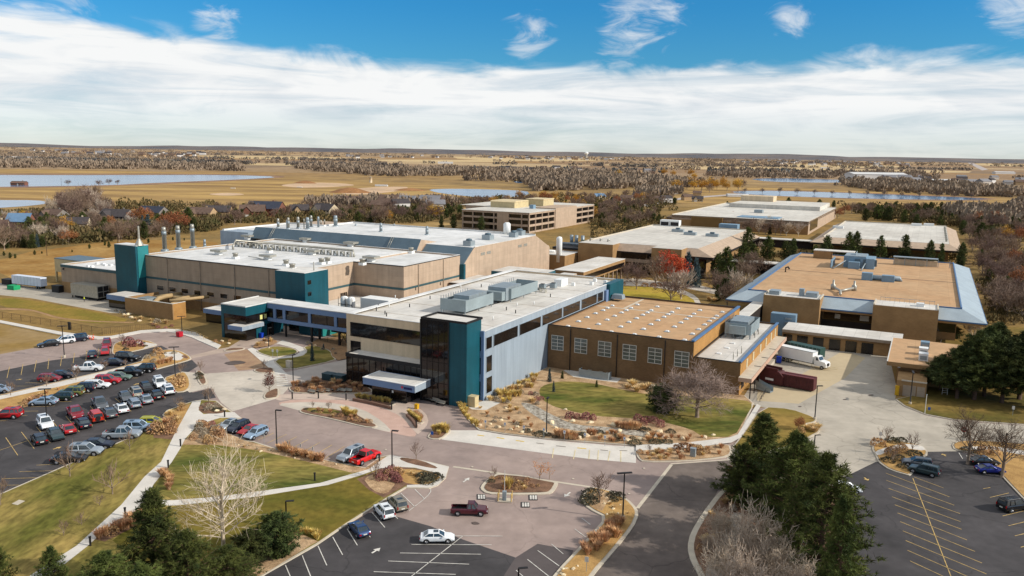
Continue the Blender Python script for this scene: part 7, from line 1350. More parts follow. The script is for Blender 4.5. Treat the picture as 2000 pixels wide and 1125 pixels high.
    # glass house
    g = MB(); a0, a1, b0, b1 = X(cb[0])+.03, X(cb[4])-.02, X(cb[2])-.08, X(cb[3])+.02; zb0, zb1 = zs(cb[0]), zs(cb[4]); w0, w1 = hw*.86, rw-.01
    bl, br, fl, fr = (a0, -w0, zb0), (a0, w0, zb0), (a1, -w0, zb1), (a1, w0, zb1); Bl, Br, Fl, Fr = (b0, -w1, zr-.06), (b0, w1, zr-.06), (b1, -w1, zr-.06), (b1, w1, zr-.06)
    g.face([br, bl, Bl, Br]); g2 = MB(); g2.face([fl, fr, Fr, Fl]); 
    g2.build('windscreen', M_cglass, e); g.build('rear_window', M_cglass, e)
    for q in ([bl, fl, Fl, Bl], [fr, br, Br, Fr]): g = MB(); g.face(q); g.build('side_window', M_cglass, e)
    if kind in ('sedan', 'suv', 'bigsuv') : 
        s_ = MB(); s_.box(r0+.75, r0+1.45, -rw*.62, rw*.62, zr, zr+.012); s_.build('sunroof', M_cglass, e)
    # wheels
    for x in (wb0, wb1):
        for s_ in (-1, 1):
            t = MB(); t.tube([(0, -.11, 0), (0, -.1, 0), (0, .1, 0), (0, .11, 0)], [rr*.86, rr, rr, rr*.86], 16); w = fix(t.build('wheel', M_tyreb, e, loc=(x, s_*(hw-.08), rr)))
            t = MB(); y = s_*.115
            for k in range(5): a = 2*PI*k/5; t.tube([(0, y, 0), (math.cos(a)*rr*.6, y, math.sin(a)*rr*.6)], [.07, .05], 4)
            t.tube([(0, y-.012*s_, 0), (0, y+.004*s_, 0)], [rr*.62]*2, 12); fix(t.build('rim', M_rim, w))
    zl = shz(.97); zt_ = shz(.02)
    for s_ in (-1, 1):
        t = MB(); t.box(X(.955), X(1)-.06, s_*hw*.68-.2, s_*hw*.68+.2, zl-.27, zl-.08); t.build('headlight', M_lampw, e)
        t = MB(); t.box(X(0)-.025, X(.03), s_*hw*.74-.16, s_*hw*.74+.16, zt_-.26, zt_-.06) if kind not in ('suv', 'bigsuv', 'jeep', 'wagon') else t.box(X(0)-.025, X(.02), s_*hw*.84-.08, s_*hw*.84+.08, zt_-.35, zt_+.02); t.build('tail_light', M_lampr, e)
    t = MB(); t.box(X(0)-.045, X(0)+.02, -.26, .26, .62, .76); t.build('number_plate', M_plate, e)
    if kind == 'jeep': t = MB(); t.tube([(X(0)-.22, 0, .95), (X(0), 0, .95)], [.36, .36], 16); fix(t.build('spare_wheel', M_tyreb, e))
    CP_[kind] = proto(e); return e
def car(kind, colr, x, y, d, label, k=1., group=None, cat=None):
    """car centred over the ground point (x, y); d = direction of its nose on the photo"""
    e = car_proto(kind); p = G(x, y); q = G(x+d[0]*8, y+d[1]*8) - G(x-d[0]*8, y-d[1]*8); a = math.atan2(q.y, q.x)
    o = inst(e, loc=(p.x, p.y, RZ+.004), rz=a, scale=k, label=label)
    for ch in o.children:
        if ch.name.startswith('body'): ch.material_slots[0].material = P_[colr]
    return o
def cz(kind, colr, zx, zy, d, label, k=1.12, Z=Z1): q = Z((zx, zy))[0]; return car(kind, colr, q[0], q[1], d, label, k)
RGT = (1, -.02); LFT = (-1, .02); DG = (.64, .77)
for a in (('sedan', 'black', 385, 150, (-1, .12), 'black saloon parked at the kerb, leftmost of three by the tall lamp post'), ('suv', 'white', 500, 128, (-1, .12), 'white crossover between two dark cars by the tall lamp post'), ('suv', 'navy', 602, 112, (-1, .12), 'dark SUV next to the cones, right of the white crossover'),
          ('suv', 'crimson', 836, 155, (-.12, 1), 'dark red SUV facing down at the island, behind a red hatchback'), ('hatch', 'red', 822, 212, (-.1, 1), 'bright red hatchback just below the dark red SUV'), ('sedan', 'navy', 722, 232, (.1, -1), 'dark saloon alone among yellow bays left of the red hatchback'),
          ('pickup', 'white', 695, 342, RGT, 'white crew-cab pickup alone in the upper car park'), ('sedan', 'navy', 902, 298, RGT, 'dark blue saloon right of the white pickup'), ('bigsuv', 'black', 1000, 262, (1, .06), 'long black SUV by the round island above the dark blue saloon'),
          ('hatch', 'crimson', 392, 424, RGT, 'dark red hatchback at the lower edge of the upper car park'), ('sedan', 'navy', 490, 396, RGT, 'dark blue saloon beside the dark red hatchback'), ('sedan', 'paleblue', -10, 512, RGT, 'pale car cut by the left frame edge'),
          ('sedan', 'paleblue', 342, 608, LFT, 'silver-blue saloon, lowest of the nose-in row'), ('wagon', 'dkgreen', 468, 572, LFT, 'dark green estate next to the silver-blue saloon'), ('suv', 'olive', 552, 538, LFT, 'olive green SUV in the nose-in row'), ('suv', 'navy', 642, 506, LFT, 'navy SUV between the olive and the white one'),
          ('wagon', 'white', 760, 478, RGT, 'white estate left of the red crossover in the nose-in row'), ('suv', 'red', 846, 444, RGT, 'red crossover in the nose-in row'), ('wagon', 'sage', 932, 414, RGT, 'pale green estate right of the red crossover'), ('pickup', 'black', 1012, 380, RGT, 'black pickup in the nose-in row below the black SUV'), ('suv', 'black', 1122, 352, LFT, 'black SUV at the upper end of the nose-in row'),
          ('suv', 'red', 58, 712, LFT, 'red SUV at the left frame edge'), ('sedan', 'black', 1145, 492, DG, 'black saloon nose-out at the top of the middle block'), ('suv', 'white', 1248, 464, DG, 'white crossover at the top corner of the middle block by the round bed'), ('sedan', 'grey', 982, 570, DG, 'dark grey saloon beside the tan SUV'),
          ('suv', 'tan', 1060, 536, (-.64, -.77), 'tan SUV seen from behind in the middle block'), ('pickup', 'grey', 782, 628, DG, 'grey pickup nose-out in the middle block'), ('pickup', 'crimson', 590, 700, DG, 'dark pink-red pickup truck in the middle block'), ('suv', 'white', 355, 782, DG, 'white SUV by the lamp post in the lower middle block'),
          ('suv', 'white', 1310, 516, (-.64, -.77), 'white SUV with spare wheel at the lower corner by the round bed'), ('sedan', 'black', 1222, 552, (-.64, -.77), 'black saloon seen from behind, lower row'), ('sedan', 'silver', 1140, 588, (-.64, -.77), 'silver saloon, rear to the aisle, third from the top of the lower row'), ('wagon', 'silver', 1048, 620, (-.64, -.77), 'silver estate in the lower row'),
          ('sedan', 'white', 948, 660, (-.64, -.77), 'white saloon seen from behind, lower row middle'), ('sedan', 'grey', 856, 696, (-.64, -.77), 'grey saloon below the grey pickup'), ('jeep', 'orange', 750, 732, (-.64, -.77), 'orange-red off-roader with black spare wheel'), ('sedan', 'navy', 650, 776, (-.64, -.77), 'dark saloon below the pink-red pickup'),
          ('coupe', 'red', 532, 822, (-.64, -.77), 'red coupe seen from behind'), ('sedan', 'teal', 436, 868, DG, 'dark blue-grey saloon nose-out below the red coupe'), ('hatch', 'black', 308, 905, (-.64, -.77), 'black hatchback at the bottom of the lower row'),
          ('hatch', 'lime', 1190, 772, RGT, 'yellow-green hatchback beside the hatched corner'), ('suv', 'paleblue', 1085, 815, RGT, 'silver SUV between the yellow-green hatchback and the silver pickup'), ('pickup', 'silver', 958, 868, RGT, 'silver crew-cab pickup at the lawn kerb'), ('sedan', 'navy', 765, 945, RGT, 'dark saloon next to the silver pickup at the lawn kerb'),
          ('suv', 'silver', 675, 1000, RGT, 'silver SUV at the lawn kerb'), ('sedan', 'black', 545, 1056, (1, -.06), 'black saloon at the lawn kerb behind a bare tree')):
    cz(*a)
SD = (-1, .43)
for a in (('sedan', 'silver', 192, 788, SD, 'silver saloon, first of four on the brick bays'), ('wagon', 'navy', 262, 808, SD, 'dark estate, second of four on the brick bays'), ('coupe', 'red', 348, 828, SD, 'red coupe, third of four on the brick bays'), ('wagon', 'paleblue', 402, 858, SD, 'silver estate, last of four on the brick bays'), ('bigsuv', 'silver', 1142, 1032, SD, 'silver SUV parked beside the bright red pickup'), ('pickup', 'brightred', 1256, 1048, (1, -.43), 'bright red pickup at the end of the brick bays')): cz(*a, k=1.03, Z=Z2)
UD = (-.68, -.73)
for a in (('suv', 'gold', 1104, 572, UD, 'champagne SUV nose-in at the hatched corner of the lower car park'), ('suv', 'white', 1000, 632, UD, 'white SUV nose-in next to the champagne one'), ('sedan', 'blue', 804, 768, UD, 'blue saloon alone at the lawn kerb of the lower car park'), ('regcab', 'maroon', 1668, 622, (1, .02), 'maroon pickup truck driving across the lower car park'), ('sedan', 'white', 1416, 836, (1, -.02), 'white saloon with sunroof in the marked bays')): cz(*a, k=.97, Z=Z3)
for a in (('wagon', 'grey', 1300, 206, (-1, -.14), 'grey estate at the tan island of the right-hand car park'), ('suv', 'teal', 1345, 258, (-1, -.24), 'dark teal SUV beside the grey estate'), ('sedan', 'black', 1740, 196, (1, .02), 'black saloon at the kerb of the right-hand car park'), ('coupe', 'royal', 1776, 250, (1, .03), 'royal blue coupe beside the black saloon'), ('bigsuv', 'black', 1935, 490, (1, -.14), 'black SUV cut by the right frame edge'), ('sedan', 'white', 835, 372, (1, .1), 'white car half hidden by the pine clump')): cz(*a, k=1., Z=Z14)
# ---- box lorry at the dock, with the dark green trailer behind it
def lorry():
    e = empty('box_truck', 'white box lorry with a conventional cab at the loading dock', 'truck'); L0 = -5.9
    mb = MB(); mb.box(L0, 3.9, -1.28, 1.28, 1.15, 4.0); bx_ = mb.build('cargo_box', M_white, e); mb = MB(); mb.box(L0, 3.95, -1.31, -1.28, 3.9, 4.04); mb.box(L0, 3.95, 1.28, 1.31, 3.9, 4.04); mb.box(3.9, 3.95, -1.28, 1.28, 3.9, 4.04); mb.build('box_rail', M_galv, bx_)
    mb = MB(); mb.box(L0, 5.2, -.45, .45, .75, 1.1); mb.build('chassis', M_dark, e)
    mb = MB(); mb.extrude([(4.3, 1.), (4.3, 3.05), (4.6, 3.15), (5.3, 3.1), (5.75, 2.15), (7.3, 1.95), (7.55, 1.5), (7.55, .7), (4.3, .7)][::-1], -1.15, 1.15, 'y'); 
    cab = fix(mb.build('cab', M_white, e))
    for s_ in (-1, 1): mb = MB(); mb.face([(4.75, s_*1.16, 2.1), (5.55, s_*1.16, 2.15), (5.2, s_*1.16, 2.9), (4.75, s_*1.16, 2.9)]); mb.build('side_window', M_cglass, cab)
    mb = MB(); mb.face([(5.78, -1., 2.2), (5.78, 1., 2.2), (5.36, 1., 3.0), (5.36, -1., 3.0)]); mb.build('windscreen', M_cglass, cab); mb = MB(); mb.box(7.5, 7.58, -.6, .6, .95, 1.7); mb.build('grille', M_dark, cab)
    for s_ in (-1, 1): mb = MB(); mb.box(7.4, 7.57, s_*.9-.18, s_*.9+.18, 1.1, 1.4); mb.build('headlight', M_lampw, cab)
    for x in (-4.2, -3.1, 6.5):
        for s_ in (-1, 1):
            t = MB(); t.tube([(0, -.15, 0), (0, .15, 0)], [.5, .5], 16); w = fix(t.build('wheel', M_tyreb, e, loc=(x, s_*1.05, .5))); t = MB(); t.tube([(0, s_*.14, 0), (0, s_*.17, 0)], [.28, .28], 12); fix(t.build('rim', M_rim, w))
    return proto(e)
def at_px(e, x, y, d, k=1., z=RZ): p = G(x, y); q = G(x+d[0]*8, y+d[1]*8)-G(x-d[0]*8, y-d[1]*8); e.location = (p.x, p.y, z); e.rotation_euler = (0, 0, math.atan2(q.y, q.x)); e.scale = (k,)*3; return e
lo = lorry(); at_px(lo, 1563, 712, (76, 17), .97)
def trailer(name, label, m, L, Hh, wheels=True):
    e = empty(name, label, 'trailer'); mb = MB(); mb.box(-L/2, L/2, -1.25, 1.25, 1.1, Hh); b_ = mb.build('cargo_box', m, e)
    mb = MB(); [mb.box(-L/2+i*L/9-.03, -L/2+i*L/9+.03, s_*1.26-.02, s_*1.26+.02, 1.1, Hh) for i in range(1, 9) for s_ in (-1, 1)]; mb.build('side_rib', M_galv, b_); mb = MB(); mb.box(-L/2, L/2, -.4, .4, .75, 1.1); mb.build('chassis', M_dark, e)
    for x in (-L/2+1.2, -L/2+2.4):
        for s_ in (-1, 1): t = MB(); t.tube([(0, -.15, 0), (0, .15, 0)], [.48, .48], 14); w = fix(t.build('wheel', M_tyreb, e, loc=(x, s_*1., .48))); t = MB(); t.tube([(0, s_*.14, 0), (0, s_*.165, 0)], [.26, .26], 10); fix(t.build('rim', M_rim, w))
    mb = MB(); mb.box(L/2-2, L/2-1.8, -.9, -.75, 0, 1.1); mb.box(L/2-2, L/2-1.8, .75, .9, 0, 1.1); mb.build('landing_leg', M_dark, e); return e
at_px(trailer('dock_trailer', 'dark green trailer parked behind the white box lorry', mat('green_trailer', (44, 74, 68), .5, var=.08), 9.5, 3.6), 1572, 701, (76, 17))
at_px(trailer('dock_trailer', 'long white trailer on the service yard by the cream plant housing', mat('trailer_white', (206, 212, 222), .5, var=.05), 15.5, 4.2), 58, 562, (-1, -.12), 1.0, .1)
# maroon compactor and container
e = empty('waste_compactor', 'maroon waste compactor with open hopper at the dock', 'compactor'); 
mb = MB(); mb.extrude([(-3.2, .3), (3.2, .3), (3.2, 2.4), (2.2, 3.3), (-3.2, 3.3)], -1.3, 1.3, 'y'); b_ = fix(mb.build('body', M_maroon, e)); mb = MB(); mb.box(-2.6, 1.8, -1.2, -.9, 3.3, 3.9); mb.box(-2.6, 1.8, .9, 1.2, 3.3, 3.9); mb.box(-2.6, -2.3, -.9, .9, 3.3, 3.9); mb.build('hopper_rim', M_maroon, b_); mb = MB(); mb.box(-2.3, 1.7, -.9, .9, 3.3, 3.34); mb.build('hopper_floor', M_dkrec, b_); mb = MB(); mb.box(-1, 1, -1.33, -1.3, 1.0, 1.5); mb.build('warning_panel', M_white, b_)
at_px(e, 1507, 750, (40, 9), 1.0)
e = empty('roll_off_container', 'ribbed maroon waste container beside the compactor', 'container'); mb = MB(); mb.box(-3.9, 3.9, -1.3, 1.3, .25, 2.9, .05, .05); b_ = mb.build('body', M_maroon, e); mb = MB(); [mb.box(-3.8+i*.75, -3.7+i*.75, -1.38, -1.3, .3, 2.9) for i in range(11)]; mb.build('rib', M_maroon, b_)
mb = MB(); mb.box(-3.8, 3.8, -1.2, -.6, 2.9, 3.0); mb.box(-3.8, 3.8, .6, 1.2, 2.9, 3.02); mb.build('lid', mat('maroon_lid', (112, 56, 56), .6, var=.12), b_); mb = MB(); mb.box(-3.9, 3.9, -.6, .6, 2.9, 2.93); mb.build('roof_panel', M_maroon, b_); at_px(e, 1557, 759, (60, 11), 1.0)
# ------------------------------------------------------------------ lamps, signs, fences, people, houses
def lamp(Hh=9., two=False, base=True):
    e = empty('street_lamp', 'lamp', 'lamp post'); mb = MB(); mb.tube([(0, 0, 0), (0, 0, Hh)], [.13, .09], 8); mb.build('pole', M_dark, e, True)
    if base: mb = MB(); mb.lathe(0, 0, [(.3, 0), (.3, .75), (.05, .76)], 12); fix(mb.build('base', M_kerb, e))
    for s_ in ((-1, 1) if two else (1,)): mb = MB(); mb.box(*sorted((0, s_*1.1)), -.2, .2, Hh-.05, Hh+.12); h_ = mb.build('lamp_head', M_dark, e); mb = MB(); mb.box(*sorted((s_*.35, s_*1.0)), -.14, .14, Hh-.08, Hh-.05); mb.build('lens', M_frame, h_)
    return proto(e)
LP = {True: lamp(9, True), False: lamp(9, False)}
for x, y, t, two, rz, lb in ((541, 881, 801, 0, -.2, 'tall dark lamp post at the brick bays among rust grasses'), (766, 921, 841, 0, -.2, 'tall dark lamp post at the path end by the lot corner'), (1216, 1017, 924, 1, .2, 'twin-headed lamp post on the long tan island'), (126, 700, 637, 1, .2, 'twin-headed lamp post on a white base between the upper drive and bays'), (356, 655, 618, 1, .2, 'lamp post by the red bin at the drive bend'),
        (93, 834, 760, 1, .2, 'lamp post standing in the middle block near a white SUV'), (343, 742, 678, 1, .2, 'lamp post on the island tip beside the round tan bed'), (573, 752, 694, 0, 1.3, 'lamp post by the crosswalk'), (1067, 852, 779, 0, 1.3, 'lamp post in the rock garden'), (1591, 822, 754, 0, .1, 'lamp post on the lawn tip at the yard'), (1777, 792, 727, 1, 1.2, 'lamp post before the yard store'),
        (560, 1038, 979, 0, .2, 'short dark lamp post behind the juniper'), (1012, 1165, 1110, 0, .2, 'lamp post head rising from the lower frame edge'), (1590, 875, 850, 0, .2, 'lamp post head above the pine clump'), (525, 682, 641, 0, 1., 'thin lamp post before the teal pavilion')):
    g = G(x, y); hh = hgt(x, y, t); inst(LP[bool(two)], loc=(g.x, g.y, RZ), rz=rz, scale=(1, 1, (hh-RZ)/9), label=lb)
# yellow-green/white flag-like pole at right of yard store
e = empty('marker_pole', 'pale pole at the lawn edge beside the yard store', 'pole'); mb = MB(); mb.tube([(0, 0, 0), (0, 0, 4.2)], [.08, .07], 8); mb.build('shaft', M_frame, e); mb = MB(); mb.lathe(0, 0, [(.1, 4.2), (.12, 4.3), (.02, 4.4)], 8); mb.build('cap', M_galv, e); e.location = G(1806, 810)
# bollard lights along the paths
def bol():
    e = empty('bollard_light', 'b', 'bollard'); mb = MB(); mb.tube([(0, 0, 0), (0, 0, .95)], [.11, .11], 10); fix(mb.build('post', M_dark, e)); mb = MB(); mb.lathe(0, 0, [(.13, .95), (.15, 1.02), (.15, 1.08), (.02, 1.12)], 10); fix(mb.build('cap', M_dark, e)); return proto(e)
BL = bol()
for x, y, lb in ((353, 875, 'dark bollard light right of the path near the brown hedge'), (329, 917, 'dark bollard light right of the path halfway down'), (245, 1012, 'dark bollard light at the path junction under the pines'), (177, 1070, 'dark bollard light low on the path'), (439, 817, 'dark bollard light at the silver saloon'), (615, 942, 'dark bollard light on the middle lawn'), (741, 904, 'dark bollard light by the bright red pickup'),
                  (571, 781, 'left dark bollard on the entrance kerb'), (622, 780, 'middle dark bollard on the entrance kerb'), (676, 783, 'right dark bollard on the entrance kerb'), (724, 790, 'dark bollard at the clipped hedge wall'), (765, 802, 'dark bollard at the end of the hedge wall'), (813, 838, 'dark bollard at the plaza edge'), (401, 783, 'dark post at the mound island')):
    g = G(x, y); inst(BL, loc=(g.x, g.y, RZ+.05), scale=1.25, label=lb)
# sign plates
def sign(m1=M_wht, m2=None, Hh=1.9, w_=.5, h_=.6):
    e = empty('sign', 's', 'sign'); mb = MB(); mb.tube([(0, 0, 0), (0, 0, Hh)], [.035, .035], 6); mb.build('post', M_galv, e); mb = MB(); mb.box(-w_/2, w_/2, -.06, -.03, Hh-h_, Hh); p = mb.build('panel', m1, e)
    if m2: mb = MB(); mb.box(-w_*.2, w_*.2, -.075, -.06, Hh-h_*.6, Hh-h_*.25); mb.build('symbol', m2, p)
    return proto(e)
M_sblue = mat('sign_blue', (40, 90, 170), .5, var=.03); SG = sign(M_wht, M_sblue, 2.0, .42, .62)
for i, (x, y) in enumerate(((948, 842), (986, 847), (1023, 853), (1062, 858), (1102, 863), (1142, 868), (1181, 873), (1219, 876))):
    g = G(x, y); inst(SG, loc=(g.x, g.y, RZ), rz=-AZ+.2, label='small white and blue parking sign at the back of the concrete bays', group='parking signs behind the concrete bays')
for i, (x, y) in enumerate(((516, 870), (562, 884), (587, 889), (611, 895))):
    g = G(x, y); inst(SG, loc=(g.x, g.y, RZ), rz=-AZ+2.8, scale=.95, label='small pale parking sign at the head of the brick bays', group='parking signs at the brick bays')
M_sred = mat('sign_red', (176, 24, 44), .5, var=.03)
def noentry():
    e = empty('stop_sign', 's', 'road sign'); mb = MB(); mb.tube([(0, 0, 0), (0, 0, 2.6)], [.04, .04], 6); mb.build('post', M_galv, e); mb = MB(); mb.tube([(0, -.08, 2.3), (0, -.05, 2.3)], [.46, .46], 16); d = fix(mb.build('disc', M_sred, e)); mb = MB(); mb.box(-.32, .32, -.1, -.08, 2.22, 2.38); mb.build('bar', M_wht, d); return proto(e)
NE = noentry()
for x, y, lb in ((1879, 867, 'round red sign with a white bar at the right-hand drive'), (1424, 948, 'round red sign with a white bar on the left flank of the pine clump')): g = G(x, y); inst(NE, loc=(g.x, g.y, RZ), rz=-.3, label=lb, scale=1.15)
SGp = sign(M_wht, None, 2.2, .5, .7)
for x, y, lb in ((1145, 1122, 'white sign post on the long tan island near the frame edge'), (1718, 868, 'small white sign post on the yard island'), (1977, 815, 'small white sign in the pine grove'), (1754, 740, 'white notice sign by the yard store wall'), (533, 700, 'small pale sign on the pavilion lawn'), (542, 701, 'second small pale sign on the pavilion lawn')): g = G(x, y); inst(SGp, loc=(g.x, g.y, RZ), rz=-.3, label=lb)
SGb = sign(M_sblue, None, 1.1, .5, .6)
for x, y, lb in ((1814, 807, 'blue post sign on the lawn by the yard store'), (844, 856, 'blue hydrant marker on the small island before the concrete bays')): g = G(x, y); inst(SGb, loc=(g.x, g.y, RZ), rz=-.3, label=lb)
# cabinets, bins, boxes
def boxthing(name, label, cat, x, y, sx_, sy_, sz_, m, rz=-AZ, z=LZ, parts=()):
    e = empty(name, label, cat, tuple(G(x, y)[:2])+(z,), rz); mb = MB(); mb.box(-sx_/2, sx_/2, -sy_/2, sy_/2, 0, sz_); mb.build('body', m, e)
    mb = MB(); mb.box(-sx_/2-.05, sx_/2+.05, -sy_/2-.05, sy_/2+.05, sz_, sz_+.08); mb.build('lid', m, e); mb = MB(); mb.box(-sx_*.35, sx_*.35, -sy_/2-.03, -sy_/2, sz_*.15, sz_*.85); mb.build('door', m, e); return e
boxthing('utility_cabinet', 'green-grey utility cabinet in the rock strip by the drive', 'cabinet', 1353, 895, .9, .7, 1.5, M_galv)
for x, lb in ((643, 'left of two dark teal transformer boxes by the glass wall'), (664, 'right of two dark teal transformer boxes by the glass wall')): boxthing('transformer', lb, 'transformer', x, 744 if x < 650 else 747, 2.6, 2., 1.5, mat('transformer_green', (44, 66, 70), .5, var=.08))
boxthing('litter_bin', 'red bin at the drive bend below the lamp post', 'bin', 351, 659, 1.3, 1.3, 1.2, M_sred); boxthing('litter_bin', 'blue drum at the dock by the box lorry', 'bin', 1521, 710, 1.1, 1.1, 1.5, mat('drum_blue', (20, 60, 170), .5, var=.05)); boxthing('litter_bin', 'blue bin beside the teal pavilion', 'bin', 511, 661, .9, .9, 1.2, MATS['drum_blue']); boxthing('yard_box', 'yellow box at the corner of the yard store', 'box', 1751, 773, .8, .8, 2., mat('safety_yellow', (206, 158, 30), .6, var=.05), z=RZ)
boxthing('meter_cabinet', 'white cabinet with tray on the slab by the office corner', 'cabinet', 922, 796, 2.2, 1.6, 2.2, M_creamm); boxthing('stone_marker', 'pale stone marker on the lawn by the walkway', 'marker', 565, 720, 1.4, .8, 1.6, M_kerb)
boxthing('barrier_light', 'small yellow marker stand at the entrance plaza', 'marker', 814, 800, .7, .7, .9, MATS['safety_yellow'], z=RZ)
# gate machine with bollards
e = empty('gate_machine', 'card reader post with yellow guard posts on the gate island', 'gate', G(985, 980), -.1); mb = MB(); mb.box(-.3, .3, -.3, .3, .2, 1.7); b_ = mb.build('reader', M_galv, e); mb = MB(); mb.tube([(0, 0, 1.7), (0, 0, 5.)], [.05, .04], 6); mb.build('mast', M_frame, b_); mb = MB(); mb.box(-1., 1.2, -.7, .7, .2, .35); mb.build('plinth', M_kerb, e)
for q in ((-.9, -.6), (1.1, -.6), (-.9, .6), (1.1, .6)): mb = MB(); mb.tube([(q[0], q[1], .3), (q[0], q[1], 1.6)], [.1, .1], 8); mb.build('guard_post', M_yel, e)
# benches
def bench():
    e = empty('bench', 'b', 'bench'); mb = MB(); mb.box(-.9, .9, -.22, .22, .42, .48); mb.build('seat', M_steel, e); mb = MB(); mb.box(-.9, .9, .2, .26, .48, .85); mb.build('backrest', M_steel, e)
    for s_ in (-1, 1): mb = MB(); mb.box(s_*.75-.05, s_*.75+.05, -.2, .2, 0, .42); mb.build('leg', M_dark, e)
    return proto(e)
BN = bench()
for x, y in ((608, 770), (625, 769), (637, 768), (655, 767), (668, 768), (680, 768)): g = G(x, y); inst(BN, loc=(g.x, g.y, RZ), rz=-AZ+.05, label='grey bench in the row along the entrance planting', group='benches along the entrance planting')
for x, y, lb in ((835, 784, 'rear bench at the foot of the dark glass tower'), (850, 789, 'middle bench at the foot of the dark glass tower'), (860, 793, 'front bench at the foot of the dark glass tower')): g = G(x, y); inst(BN, loc=(g.x, g.y, RZ), rz=-AZ-.15, label=lb, scale=1.2)
# seat walls before the hedges
for nm, pts in (('low dark seat wall curving below the clipped hedge', ((690, 784), (725, 791), (757, 799), (764, 801))), ('low seat wall beside the short plaza hedge', ((795, 815), (805, 825), (813, 837)))):
    mb = MB(); P3 = [G(*p) for p in pts]
    for a, b_ in zip(P3[:-1], P3[1:]):
        d = (b_-a).normalized(); s_ = Vector((-d.y, d.x, 0))*.25; b0 = len(mb.v)
        mb.v += [tuple(p+q+Vector((0, 0, z))) for z in (.2, .75) for p, q in ((a, -s_), (b_, -s_), (b_, s_), (a, s_))]
        for f in ((4, 5, 6, 7), (0, 1, 5, 4), (1, 2, 6, 5), (2, 3, 7, 6), (3, 0, 4, 7)): mb.f.append(tuple(b0+i for i in f)); mb.mi.append(0)
    tag(mb.build('seat_wall', mat('seat_wall_brown', (120, 92, 76), .8, var=.1)), nm, 'wall')
# chain-link fence and timber rail, yard rails
def fence(name, label, pts, Hh, step, m, rails=(.98,), mesh=True, z=0., group=None):
    e = empty(name, label, 'fence', tuple(G(*pts[0])[:2])+(z,)); o = G(*pts[0]); P3 = [G(*p)-o for p in pts]
    mb = MB()
    for a, b_ in zip(P3[:-1], P3[1:]):
        for r_ in rails: mb.tube([a+Vector((0, 0, Hh*r_)), b_+Vector((0, 0, Hh*r_))], [.045]*2, 4)
    mb.build('rail', m, e)
    for a, b_ in zip(P3[:-1], P3[1:]):
        n_ = max(1, int((b_-a).length/step))
        for i in range(n_): p = a.lerp(b_, i/n_); mb = MB(); mb.tube([p, p+Vector((0, 0, Hh))], [.06]*2, 5); mb.build('post', m, e)
        if mesh:
            mb = MB(); n_ = int((b_-a).length/.45)
            for i in range(n_): p = a.lerp(b_, i/n_); mb.face([p, p+(b_-a).normalized()*.05, p+(b_-a).normalized()*.05+Vector((0, 0, Hh)), p+Vector((0, 0, Hh))])
            for k in range(1, 5): zz = Vector((0, 0, Hh*k/5)); mb.face([a+zz, b_+zz, b_+zz+Vector((0, 0, .03)), a+zz+Vector((0, 0, .03))])
            mb.build('mesh_panel', m, e)
    return e
M_fence = mat('fence_brown', (78, 58, 44), .7, var=.1)
fence('chain_fence', 'dark mesh fence on posts running below the grassy bank', [(-30, 617), (60, 631), (120, 641), (200, 655), (216, 653), (266, 648), (318, 643)], 2.1, 4.2, M_fence)
fence('timber_railing', 'pale timber railing curving along the pavement before the pavilion', [(344, 650), (364, 650), (384, 656), (398, 664), (406, 667)], 1.3, 2.2, mat('pale_timber', (196, 168, 120), .85, var=.1), (.95, .5), False)
fence('yard_railing', 'low yellow-black rail beside the box lorry', [(1533, 708), (1585, 720), (1636, 727)], .9, 3., M_creamm, (.95, .5), False, RZ); fence('yard_railing', 'low rail before the maroon container', [(1590, 751), (1622, 752)], .9, 3., M_creamm, (.95,), False, RZ)
fence('dock_railing', 'dark rail on the ramp wall below the dock', [(1484, 786), (1502, 758)], .9, 2., M_dark, (.95, .5), False, RZ)
fence('wire_fence', 'distant wire fence across the ochre field', [(220, 470), (300, 462), (350, 458), (420, 462)], 1.6, 9, M_fence, (.95, .5), False)
fence('bridge_fence', 'dark fence on the slope under the footbridge', [(625, 667), (640, 671), (662, 676), (678, 681)], 1.8, 3, M_dark, (.95,), True)
e = empty('dock_stairs', 'grey steel stairs and ramp going down from the dock', 'stairs', tuple(G(1478, 762)[:2])+(RZ,), -AZ-.25)
for i in range(7): mb = MB(); mb.box(i*.5, i*.5+.5, -.8, .8, max(0, 1.2-i*.18-.08), 1.26-i*.18); mb.build('step', M_galv, e)
for s_ in (-.8, .8): mb = MB(); mb.face([(0, s_, .3), (3.5, s_, .0), (3.5, s_, 1.1), (0, s_, 2.3)]); mb.build('side_panel', M_galv, e)
# cones
def cone():
    e = empty('traffic_cone', 'c', 'traffic cone'); mb = MB(); mb.box(-.2, .2, -.2, .2, 0, .04); mb.build('base', M_dark, e); mb = MB(); mb.lathe(0, 0, [(.16, .04), (.04, .8), (.01, .82)], 10); fix(mb.build('body', mat('cone_orange', (226, 70, 34), .6, var=.05), e)); mb = MB(); mb.lathe(0, 0, [(.118, .35), (.082, .55)], 10); mb.build('stripe', M_wht, e); return proto(e)
CN = cone()
for x, y in ((165, 663), (168, 662), (172, 664), (176, 663), (181, 665), (183, 662)): g = G(x, y); inst(CN, loc=(g.x, g.y, RZ), scale=1.3, label='orange traffic cone in the cluster behind the dark SUV', group='cones at the upper drive')
for x, y, lb in ((477, 665, 'orange cone left before the pavilion door'), (497, 660, 'orange cone right before the pavilion door')): g = G(x, y); inst(CN, loc=(g.x, g.y, RZ), scale=1.5, label=lb)
